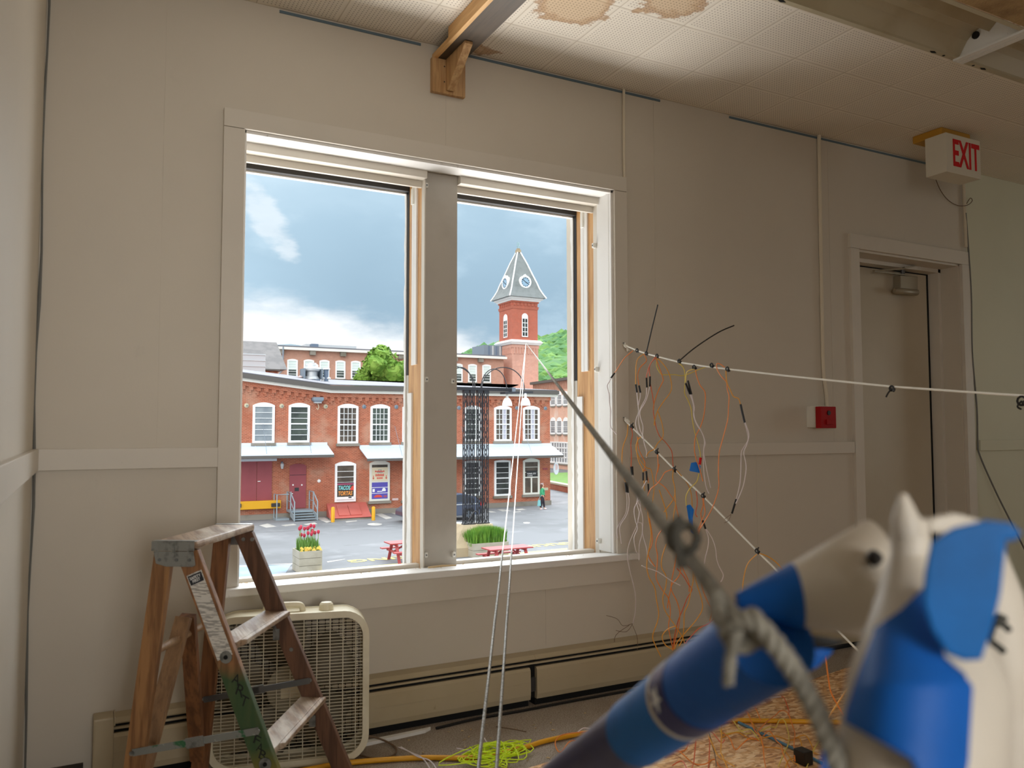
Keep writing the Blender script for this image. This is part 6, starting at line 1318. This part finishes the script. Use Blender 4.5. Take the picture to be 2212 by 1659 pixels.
window(fr_, rm, 1188, 1230, 953.5, 1003, 2, 8, 'pane_grey', rise=.02, fr=.22, mw=.16)
# terraces: brick retaining wall, kerbs and grass strips
b0, b1 = atZ(1186, 1056, GZ), atZ(1300, 1081, GZ); dw = (b1-b0).normalized(); nw = V((dw.y, -dw.x, 0))
if nw.dot(CAM-b0) < 0: nw = -nw
b0 = b0-dw*14; ft_ = Face((b0.x, b0.y, 0), dw, nw); Lw = (b1-b0).length+10
ht = .48
m = MB(); ft_.box(m, 0, Lw, GZ, GZ+ht, -.5, 0); tag(m.obj('retaining_wall', 'brick_mill'), 'low red brick retaining wall along the drive at right, below the lawn', 'wall')
m = MB(); ft_.box(m, 0, Lw, GZ+ht, GZ+ht+.14, -.55, .05); ft_.box(m, 0, Lw, GZ+ht+.2, GZ+ht+.5, -7.5, -7.0); ft_.box(m, 0, Lw, GZ+ht+.3, GZ+ht+.62, -11.5, -11.0); tag(m.obj('kerb', 'curb_cream'), 'cream stone kerbs stepping along the lawn terraces at right', 'kerb')
m = MB(); ft_.box(m, 0, Lw, GZ, GZ+ht+.10, -7.0, -.55); ft_.box(m, 0, Lw, GZ, GZ+ht+.55, -40, -11.5); tag(m.obj('lawn', 'grass'), 'bright green lawn strips between the brick wall and the weathered mill', 'lawn', kind='stuff')
m = MB(); ft_.box(m, 0, Lw, GZ, GZ+ht+.16, -11.0, -7.5); struct(m.obj('path', 'brick_pale'))

# ------------------------------------------------------------------ hills
ridge = [(380, 757), (560, 755), (640, 753), (700, 758), (860, 770), (980, 768), (1010, 764), (1040, 757), (1085, 744), (1165, 737), (1200, 729), (1240, 721), (1320, 702), (1420, 690)]
YH = 460.0; hr = [atY(x, y, YH) for x, y in ridge]
m = MB(); vs = []; rows = 14
for j in range(rows+1):
    f = j/rows
    for p in hr:
        y = 170+(YH-170)*f; z = GZ-2+(p.z-GZ+2)*(f**.85); vs.append((p.x*(y+3.05)/(YH+3.05)+0*f, y, z+4*noise.noise((p.x*.02, y*.02, 0))*f*(1-f)*4))
n = len(hr); m.add(vs, [(j*n+i, j*n+i+1, (j+1)*n+i+1, (j+1)*n+i) for j in range(rows) for i in range(n-1)])
struct(m.obj('hill', 'hill_green', smooth=True))
m = MB(); r2 = random.Random(3)
def hill_at(px, f):
    for (xa, ya), (xb, yb), pa, pb in zip(ridge[:-1], ridge[1:], hr[:-1], hr[1:]):
        if xa <= px <= xb:
            p = pa.lerp(pb, (px-xa)/(xb-xa)); y = 170+(YH-170)*f; return V((p.x*(y+3.05)/(YH+3.05), y, GZ-2+(p.z-GZ+2)*(f**.85)))
for i in range(1500):
    f = r2.random()**.8; px = r2.uniform(990, 1100) if i < 180 else r2.uniform(1080, 1330); p = hill_at(px, f); s = (2.6+2.4*r2.random())*(.75+.55*f)
    m.blob(p+V((0, 0, s*.1-1.2)), s, 1, .45, (1, 1, .8))
tag(m.obj('hill_forest', 'leaf_hill', smooth=True), 'bright green woods covering the hillside behind the clock tower', 'forest', kind='stuff')
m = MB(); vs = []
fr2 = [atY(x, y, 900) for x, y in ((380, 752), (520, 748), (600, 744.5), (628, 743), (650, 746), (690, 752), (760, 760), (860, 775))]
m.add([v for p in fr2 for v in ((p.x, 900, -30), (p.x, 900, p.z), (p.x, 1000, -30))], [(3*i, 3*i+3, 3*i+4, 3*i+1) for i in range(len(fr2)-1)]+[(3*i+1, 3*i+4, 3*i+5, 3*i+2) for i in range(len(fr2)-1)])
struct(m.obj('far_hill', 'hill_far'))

# ------------------------------------------------------------------ leafy tree between the roofs
YL = 72.0; t = thing('leafy_tree', 'bright green round leafy tree between the brick building and the far mill', 'tree', (atY(830, 830, YL).x, YL, GZ))
m = MB(); lf = MB(); r2 = random.Random(11)
cl = [(822, 775, 1.25), (810, 790, 1.3), (838, 790, 1.3), (800, 806, 1.2), (824, 804, 1.5), (848, 805, 1.4), (866, 806, 1.1), (788, 818, 1.0), (810, 822, 1.5), (838, 824, 1.5), (862, 824, 1.4), (880, 818, 1.2), (826, 762, .8), (872, 796, .8), (895, 826, 1.2), (782, 828, 1.0), (815, 766, .7), (900, 812, 1.0)]
for px, py, r in cl:
    c = atY(px, py, YL+r2.uniform(-1, 1)); m.blob(c, r*.82, 2, .5, (1, 1, .9))
    for k in range(150):
        d = V((r2.gauss(0, 1), r2.gauss(0, 1), r2.gauss(0, 1))).normalized(); p = c+d*r*(.72+.32*r2.random()); a = V((r2.gauss(0, 1), r2.gauss(0, 1), r2.gauss(0, .6))).normalized()*.24; b = a.cross(d).normalized()*.15
        lf.add([p-a, p-b+V((0, 0, .03)), p+a, p+b], [(0, 1, 2, 3)])
cr_ = m.obj('crown', 'leaf_tree', t, smooth=True); o = lf.obj('leaf_cluster', 'leaf_tree', t)
p = atY(830, 826, YL); MB().tube([(p.x, YL, GZ), (p.x+.1, YL, p.z-2), (p.x, YL, p.z)], [.35, .26, .15], 10).obj('trunk', 'bark', t)

# ------------------------------------------------------------------ yard: light tower, planters, tables, bin, car
ty = 27.2; X = lambda px, py, y=ty: atY(px, py, y)
xL, xR_ = X(1002, 1132).x, X(1062, 1132).x; zt_ = X(1030, 1133).z; bx0, bx1 = X(977, 1195, 26.6).x, X(1070, 1195, 26.6).x
lt = thing('light_tower', 'black lattice light tower with four columns on a concrete base in the yard', 'light tower', ((xL+xR_)/2, ty+.5, GZ))
MB().hexa([(bx0, 26.4, GZ+.35), (bx1, 26.4, GZ+.35), (bx1, 28.6, GZ+.35), (bx0, 28.6, GZ+.35), (xL-.02, ty-.05, zt_), (xR_+.02, ty-.05, zt_), (xR_+.02, ty+.7, zt_), (xL-.02, ty+.7, zt_)]).box((bx0, 26.4, GZ), (bx1, 28.6, GZ+.35)).obj('concrete_base', 'concrete_base', lt)
ztop = X(1030, 843).z
for (xa, xb), dy in (((1007, 1014.5), 0), ((1021, 1028), .0), ((1037, 1044.5), 0), ((1050.5, 1058.4), 0)):
    a, b = X(xa, 900).x, X(xb, 900).x; w = b-a; y0 = ty+.15; m = MB()
    cs_ = [(a, y0), (b, y0), (b, y0+w), (a, y0+w)]
    for x, y in cs_: m.tube([(x, y, zt_), (x, y, ztop)], .022, 5)
    n = int((ztop-zt_)/.36)
    for k in range(n):
        za, zb_ = zt_+(ztop-zt_)*k/n, zt_+(ztop-zt_)*(k+1)/n
        for i in range(4):
            p, q = cs_[i], cs_[(i+1) % 4]
            if k % 2: p, q = q, p
            m.bar((p[0], p[1], za), (q[0], q[1], zb_), .016, .016)
    m.box((a-.03, y0-.03, ztop-.12), (b+.03, y0+w+.03, ztop)).box((a-.05, y0-.05, zt_-.01), (b+.05, y0+w+.05, zt_+.04)).obj('lattice_column', 'truss_black', lt)
zb0, zb1 = X(1050, 843).z, X(1050, 837).z
MB().box((X(966, 840).x, ty+.1, ztop), (X(1108, 840).x, ty+.42, ztop+.13)).obj('cross_beam', 'truss_black', lt); MB().box((X(1108, 840).x, ty+.05, ztop-.03), (X(1115, 840).x, ty+.45, ztop+.16)).obj('beam_cap', 'hvac_grey', lt)
MB().bar(X(1086, 849, ty-.1), X(1146, 847.5, ty+.5), .30, .09).obj('lamp_crossbar', 'truss_black', lt)
for px, yb2, lb in ((1095.5, 877, 'left'), (1135, 876, 'right')):
    c = X(px, yb2, ty+.05); h = X(px, 850, ty+.05).z-c.z; hh = X(px, 858.5, ty+.05).z-c.z; r = .215
    lamp = MB()._lathe([(r, 0), (r*.96, hh*.25), (r*.82, hh*.55), (r*.55, hh*.85), (r*.25, hh), (.05, hh+.02), (.05, h)], c, V((0, 0, 1)), 18).obj('lamp_bell', 'lamp_white', lt, smooth=True)
    MB().tube([c+V((0, 0, hh*.5)), c+V((0, 0, h+.02))], .045, 8).obj('lamp_neck', 'hvac_grey', lt)
def arc(xa, xb, ypk, yb2, yb3, y):
    P = []
    for k in range(21):
        t = math.pi*k/20; x = (xa+xb)/2-(xb-xa)/2*math.cos(t); base = yb2+(yb3-yb2)*k/20; P.append(X(x, base-(base-ypk)*math.sin(t), y))
    MB().tube(P, .022, 6).obj('arm_hoop', 'truss_black', lt)
arc(1039, 1094.5, 797, 838, 842, ty+.3); arc(1041, 1133, 793.5, 838, 842, ty+.15); arc(968, 1022, 793.5, 838, 838, ty+.2); arc(934, 1026, 791.5, 838, 838, ty+.3)
MB().tube(smooth_path([X(1012, 1126), X(1022, 1108), X(1031, 1106), X(1036, 1125)], 6), .03, 6).obj('power_cable', 'truss_black', lt)
def planter(x0, x1, y0, y1, h, label, boards=3):
    t = thing('wooden_planter', label, 'planter', ((x0+x1)/2, (y0+y1)/2, GZ)); z = GZ
    for k in range(boards):
        za, zb_ = z+h*k/boards+.006, z+h*(k+1)/boards-.006
        MB().box((x0, y0, za), (x1, y0+.05, zb_)).box((x0, y1-.05, za), (x1, y1, zb_)).box((x0, y0+.05, za), (x0+.05, y1-.05, zb_)).box((x1-.05, y0+.05, za), (x1, y1-.05, zb_)).obj('side_board', 'planter_wood', t, bevel=.006)
    MB().box((x0+.05, y0+.05, z), (x1-.05, y1-.05, z+h-.10)).obj('soil', 'soil', t)
    return t
def grass_tuft(m, x, y, z, h, w, lean, r2):
    a = r2.random()*6.28; d = V((math.cos(a), math.sin(a), 0)); s = V((-d.y, d.x, 0))*w; p = V((x, y, z)); m.add([p-s, p+s, p+d*lean*.5+V((0, 0, h*.6))+s*.7, p+d*lean+V((0, 0, h)), p+d*lean*.5+V((0, 0, h*.6))-s*.7], [(0, 1, 2, 3, 4)])
r2 = random.Random(21)
a, b = atZ(646, 1240, GZ), atZ(696, 1237, GZ); y0 = a.y; x0, x1 = a.x, atY(696, 1215, y0).x; h = atY(646, 1192, y0).z-GZ
planter(x0, x1, y0, y0+1.05, h, 'tall square wooden planter of red tulips at lower left of the yard', 3)
m = MB()
for i in range(420): grass_tuft(m, x0+.08+r2.random()*(x1-x0-.16), y0+.08+r2.random()*.88, GZ+h-.12, .30+.30*r2.random(), .022, .12*r2.random(), r2)
tag(m.obj('tulip_leaves', 'tulip_leaf'), 'green tulip leaves filling the tall square planter', 'leaves', kind='stuff')
for k in range(16):
    x = x0+.06+(x1-x0-.12)*((k*.381) % 1); y = y0+.15+.7*r2.random(); hz = GZ+h+.42+.42*r2.random(); t = thing('tulip', 'red tulip on a tall stem in the tall square planter', 'flower', (x, y, GZ+h-.1), 'red tulips')
    MB().tube([(x, y, GZ+h-.12), (x+.02, y, hz)], .010, 4).obj('stem', 'tulip_leaf', t); MB()._lathe([(.01, -.02), (.05, .02), (.055, .07), (.035, .12), (.001, .125)], V((x+.02, y, hz)), V((0, 0, 1)), 8).obj('bloom', 'tulip_red', t, smooth=True)
for k in range(26):
    x = x0+.02+(x1-x0-.04)*r2.random(); y = y0+.02+.12*r2.random(); z = GZ+h-.02+.13*r2.random(); m = MB()
    for q in range(5): a_ = q*1.257; m.disc((x+.028*math.cos(a_), y-.01, z+.028*math.sin(a_)), (.2, -1, .4), .024, .004, 6)
    tag(m.obj('pansy', 'pansy_yellow'), 'pale yellow pansy at the rim of the tall square planter', 'flower', 'yellow pansies')
fy_ = 25.95; x0, x1 = atY(1021.8, 1190, fy_).x, atY(1099, 1180, fy_).x; h = (atY(1022, 1175, fy_).z-GZ)
planter(x0, x1, fy_, fy_+1.0, h, 'long low wooden planter of feathery green plants by the concrete base', 2)
m = MB()
for i in range(2600):
    x = x0+.04+r2.random()*(x1-x0-.08); y = fy_+.05+r2.random()*.9; u = (x-x0)/(x1-x0); hh = .34+.22*math.sin(min(1, u*1.15)*2.6)+.16*r2.random(); grass_tuft(m, x+r2.gauss(0, .05), y, GZ+h-.12, hh+.08, .014, .22*r2.random(), r2)
tag(m.obj('feathery_plants', 'plant_green'), 'feathery bright green plants overflowing the long low planter', 'plants', kind='stuff')
def picnic(x0, x1, yc_, label):
    t = thing('picnic_table', label, 'picnic table', ((x0+x1)/2, yc_, GZ), 'red picnic tables'); z = GZ
    MB().box((x0, yc_-.38, z+.70), (x1, yc_+.38, z+.745)).obj('table_top', 'table_red', t, bevel=.008)
    for s in (-1, 1): MB().box((x0, yc_+s*.72-.13, z+.42), (x1, yc_+s*.72+.13, z+.46)).obj('bench', 'table_red', t, bevel=.006)
    for x in (x0+.28, x1-.28):
        for s in (-1, 1): MB().bar((x, yc_+s*.62, z), (x, yc_+s*.24, z+.70), .05, .11, (1, 0, 0)).obj('leg', 'table_red', t)
        MB().box((x-.025, yc_-.80, z+.34), (x+.025, yc_+.80, z+.42)).box((x-.025, yc_-.36, z+.62), (x+.025, yc_+.36, z+.70)).obj('cross_brace', 'table_red', t)
    for s in (-1, 1): x = x0+.28 if s < 0 else x1-.28; MB().bar((x, yc_, z+.40), ((x0+x1)/2+s*.12, yc_, z+.68), .05, .08, (0, 1, 0)).obj('centre_brace', 'table_red', t)
picnic(atZ(838, 1213, GZ).x-.1, atZ(838, 1213, GZ).x+1.8, 26.6, 'red picnic table at the edge of the left window opening')
picnic(atY(1060, 1182, 23.0).x, atY(1153, 1176, 23.0).x, 23.4, 'red picnic table in front of the long planter')
p = atZ(984, 1176, GZ); t = thing('recycling_bin', 'blue plastic bin half hidden behind the mullion edge', 'bin', p); MB()._lathe([(.24, 0), (.29, .78), (.31, .80), (.31, .86), (.26, .87)], p, V((0, 0, 1)), 16).obj('bin_body', 'bin_blue', t); MB()._lathe([(.31, .87), (.27, .94), (.001, .96)], p, V((0, 0, 1)), 16).obj('bin_lid', 'hvac_light', t)
MB().disc(p+V((-.05, -.285, .45)), (0, -1, 0), .06, .004, 8).obj('bin_label', 'print_white', t)
# parked car, tail towards the right
cxr = atZ(1044, 1124, GZ).x+.2; cy_ = 39.0; cL = 4.6; cX0 = cxr-cL; g = GZ
car = thing('parked_car', 'grey parked hatchback partly hidden behind the lattice tower', 'car', (cxr-cL/2, cy_, GZ))
prof = [(0, .32), (.02, .62), (.35, .82), (1.15, .95), (1.9, 1.42), (3.3, 1.50), (4.1, 1.30), (4.42, 1.02), (4.58, .86), (4.6, .42), (4.4, .28), (.3, .26)]
MB().prism([(cX0+x, cy_-.85, g+z) for x, z in prof], (0, 1.7, 0)).obj('car_body', 'car_grey', car, bevel=.06)
MB().prism([(cX0+x, cy_-.862, g+z) for x, z in ((1.4, .98), (1.98, 1.36), (3.2, 1.42), (3.85, 1.26), (4.1, 1.04))], (0, .02, 0)).obj('side_window', 'car_glass', car)
MB().prism([(cX0+4.20, cy_-.7, g+1.265), (cX0+4.47, cy_-.7, g+1.03), (cX0+4.47, cy_+.7, g+1.03), (cX0+4.20, cy_+.7, g+1.265)], (.02, 0, .02)).obj('rear_window', 'car_glass', car)
MB().box((cX0+4.40, cy_-.87, g+.78), (cX0+4.62, cy_-.62, g+1.0)).obj('tail_light', 'light_red', car, bevel=.02)
MB().bar((cX0+1.2, cy_-.866, g+.88), (cX0+4.3, cy_-.866, g+.90), .02, .05).obj('side_trim', 'hvac_light', car)
for x in (.85, 3.72): w = MB().tube([(cX0+x, cy_-.88, g+.33), (cX0+x, cy_-.64, g+.33)], .33, 22).obj('wheel', 'tyre', car); MB().disc((cX0+x, cy_-.885, g+.33), (0, -1, 0), .2, .006, 16).obj('wheel_rim', 'hvac_grey', w)
# road paint
def paint(name, m, P, lab_=None): mb = MB().prism([atZ(x, y, GZ+.004) for x, y in P], (0, 0, .004)); return struct(mb.obj(name, m))
for k, P in enumerate(([(560, 1135), (578, 1131), (597, 1137.5), (575, 1140)], [(607, 1134.5), (634, 1131.5), (641, 1134), (616, 1137)], [(655, 1132.5), (680, 1128.5), (686, 1132), (662, 1134)], [(680, 1118), (700, 1117), (716, 1126), (706, 1129.5)], [(810, 1111), (824, 1109), (848, 1119), (834, 1121.5)], [(845, 1108), (862, 1106.5), (880, 1113), (872, 1118)], [(746, 1126), (770, 1124), (772, 1126), (748, 1128.5)], [(1053, 1104.5), (1060, 1104), (1072, 1106.5), (1060, 1107)], [(1074, 1101), (1084, 1100), (1105, 1103.5), (1086, 1104.5)], [(1112, 1100), (1128, 1098.5), (1138, 1101), (1120, 1102.5)], [(1108, 1106), (1124, 1104.5), (1126, 1105.8), (1109, 1107.2)])): paint('road_marking', 'road_white', P)
P = []
for cxp, cyp, rw_, rh_ in ((809.5, 1132.5, 16, 2.6), (1137.5, 1129.5, 7.5, 1.6)): paint('road_marking', 'road_white', [(cxp+rw_*math.cos(q), cyp+rh_*math.sin(q)) for q in [2*math.pi*k/18 for k in range(18)]])
paint('road_marking', 'road_yellow', [(690, 1232.5), (880, 1215.5), (880, 1220.5), (690, 1238)]); paint('road_marking', 'road_yellow', [(1060, 1200), (1225, 1184), (1225, 1188), (1060, 1204.5)])
paint('road_marking', 'road_blue', [(470, 1222), (630, 1219), (600, 1262), (440, 1270)]); paint('road_marking', 'road_white', [(500, 1223), (633, 1217), (633, 1219), (500, 1226)]); paint('road_marking', 'road_white', [(706, 1213), (745, 1207.5), (746, 1208.5), (708, 1215)])
for tx_, px_, py_ in (('PARKING', 872, 1203.5), ('PARKING', 1180, 1177)):
    q = atZ(px_, py_, GZ+.009); struct(text(tx_, 'road_marking', 'road_yellow', None, q, (-1, .0, 0), (0, -1, 0), 4.4, .62, .002, bold=True))
# ------------------------------------------------------------------ person in green
pp = atZ(1171.5, 1101, GZ); S = 1.64; hd = V((.86, -.35, 0)).normalized(); sd = V((-hd.y, hd.x, 0))
def bp(f, s, z): return pp+hd*f+sd*s+V((0, 0, z))
def skin(name, m, par, verts, edges, root=0, sub=2):
    me = bpy.data.meshes.new(name); me.from_pydata([tuple(v) for v, r in verts], edges, []); o = bpy.data.objects.new(name, me); COL.objects.link(o)
    sk = o.modifiers.new('s', 'SKIN'); o.modifiers.new('u', 'SUBSURF').levels = sub; o.modifiers['u'].render_levels = sub
    for i, (v, r) in enumerate(verts): d = me.skin_vertices[0].data[i]; d.radius = r if isinstance(r, tuple) else (r, r); d.use_root = (i == root)
    dg = bpy.context.evaluated_depsgraph_get(); me2 = bpy.data.meshes.new_from_object(o.evaluated_get(dg)); bpy.data.objects.remove(o); me2.name = name
    me2.polygons.foreach_set('use_smooth', [True]*len(me2.polygons)); return link(me2, name, m, par)
per = thing('person', 'person with long brown hair, green tunic and dark trousers walking past the shop window', 'person', pp)
ph = 1.62; hip = .86
vv = [(bp(0, 0, .90), (.13, .10)), (bp(0, 0, 1.10), (.12, .09)), (bp(-.01, 0, 1.30), (.16, .10)), (bp(0, 0, 1.40), (.06, .06)), (bp(.02, 0, 1.47), (.08, .09)), (bp(.03, 0, 1.57), (.075, .085)),
      (bp(0, .17, 1.33), .055), (bp(-.03, .22, 1.08), .042), (bp(.08, .22, .87), .032), (bp(.12, .21, .78), .03),
      (bp(0, -.17, 1.33), .055), (bp(-.05, -.22, 1.08), .042), (bp(.05, -.22, .86), .032), (bp(.08, -.21, .77), .03),
      (bp(.02, .09, .82), .085), (bp(.10, .09, .47), .06), (bp(.14, .09, .09), .042), (bp(.22, .09, .04), .035), (bp(-.02, -.09, .82), .085), (bp(-.04, -.09, .47), .06), (bp(-.14, -.09, .09), .042), (bp(-.05, -.09, .04), .035)]
ee = [(0, 1), (1, 2), (2, 3), (3, 4), (4, 5), (2, 6), (6, 7), (7, 8), (8, 9), (2, 10), (10, 11), (11, 12), (12, 13), (0, 14), (14, 15), (15, 16), (16, 17), (0, 18), (18, 19), (19, 20), (20, 21)]
skin('body', 'skin', per, vv, ee)
skin('trousers', 'trousers_dark', per, [(bp(0, 0, .92), (.145, .12)), (bp(.02, .09, .80), .10), (bp(.10, .09, .47), .075), (bp(.14, .09, .12), .062), (bp(-.02, -.09, .80), .10), (bp(-.04, -.09, .47), .075), (bp(-.13, -.09, .12), .062)], [(0, 1), (1, 2), (2, 3), (0, 4), (4, 5), (5, 6)])
skin('tunic', 'tunic_green', per, [(bp(0, 0, .84), (.21, .17)), (bp(0, 0, 1.05), (.17, .14)), (bp(-.01, 0, 1.26), (.19, .14)), (bp(0, 0, 1.36), (.10, .09)), (bp(0, .18, 1.31), .075), (bp(-.03, .23, 1.08), .062), (bp(.07, .23, .92), .05), (bp(0, -.18, 1.31), .075), (bp(-.05, -.23, 1.08), .062), (bp(.04, -.23, .92), .05)], [(0, 1), (1, 2), (2, 3), (2, 4), (4, 5), (5, 6), (2, 7), (7, 8), (8, 9)])
skin('hair', 'hair_brown', per, [(bp(-.01, 0, 1.60), (.10, .10)), (bp(-.04, 0, 1.50), (.115, .10)), (bp(-.08, 0, 1.38), (.12, .075)), (bp(-.10, 0, 1.22), (.10, .05))], [(0, 1), (1, 2), (2, 3)])
for s, f in ((1, .20), (-1, -.08)): MB().blob(bp(f, s*.09, .045), .075, 2, .1, (1.5 if abs(hd.x) > .5 else 1, 1, .6)).obj('shoe', 'shoe_pale', per, smooth=True)
q = bp(.05, -.24, .52); q2_ = q-rt*.30
t = thing('shoulder_bag', 'teal cloth bag hanging at the left side of the person in green', 'bag', q2_+V((0, 0, -.25))); MB().hexa([q2_+V((-.10, -.05, -.27)), q2_+V((.13, -.05, -.27)), q2_+V((.13, .05, -.27)), q2_+V((-.10, .05, -.27)), q2_+V((-.05, -.04, .10)), q2_+V((.10, -.04, .10)), q2_+V((.10, .04, .10)), q2_+V((-.05, .04, .10))]).obj('bag_body', 'bag_teal', t, bevel=.02); MB().tube(smooth_path([q2_+V((-.02, 0, .09)), q2_+V((.1, 0, .30)), bp(.03, -.18, 1.05)], 5), .012, 5).obj('bag_strap', 'bag_teal', t)
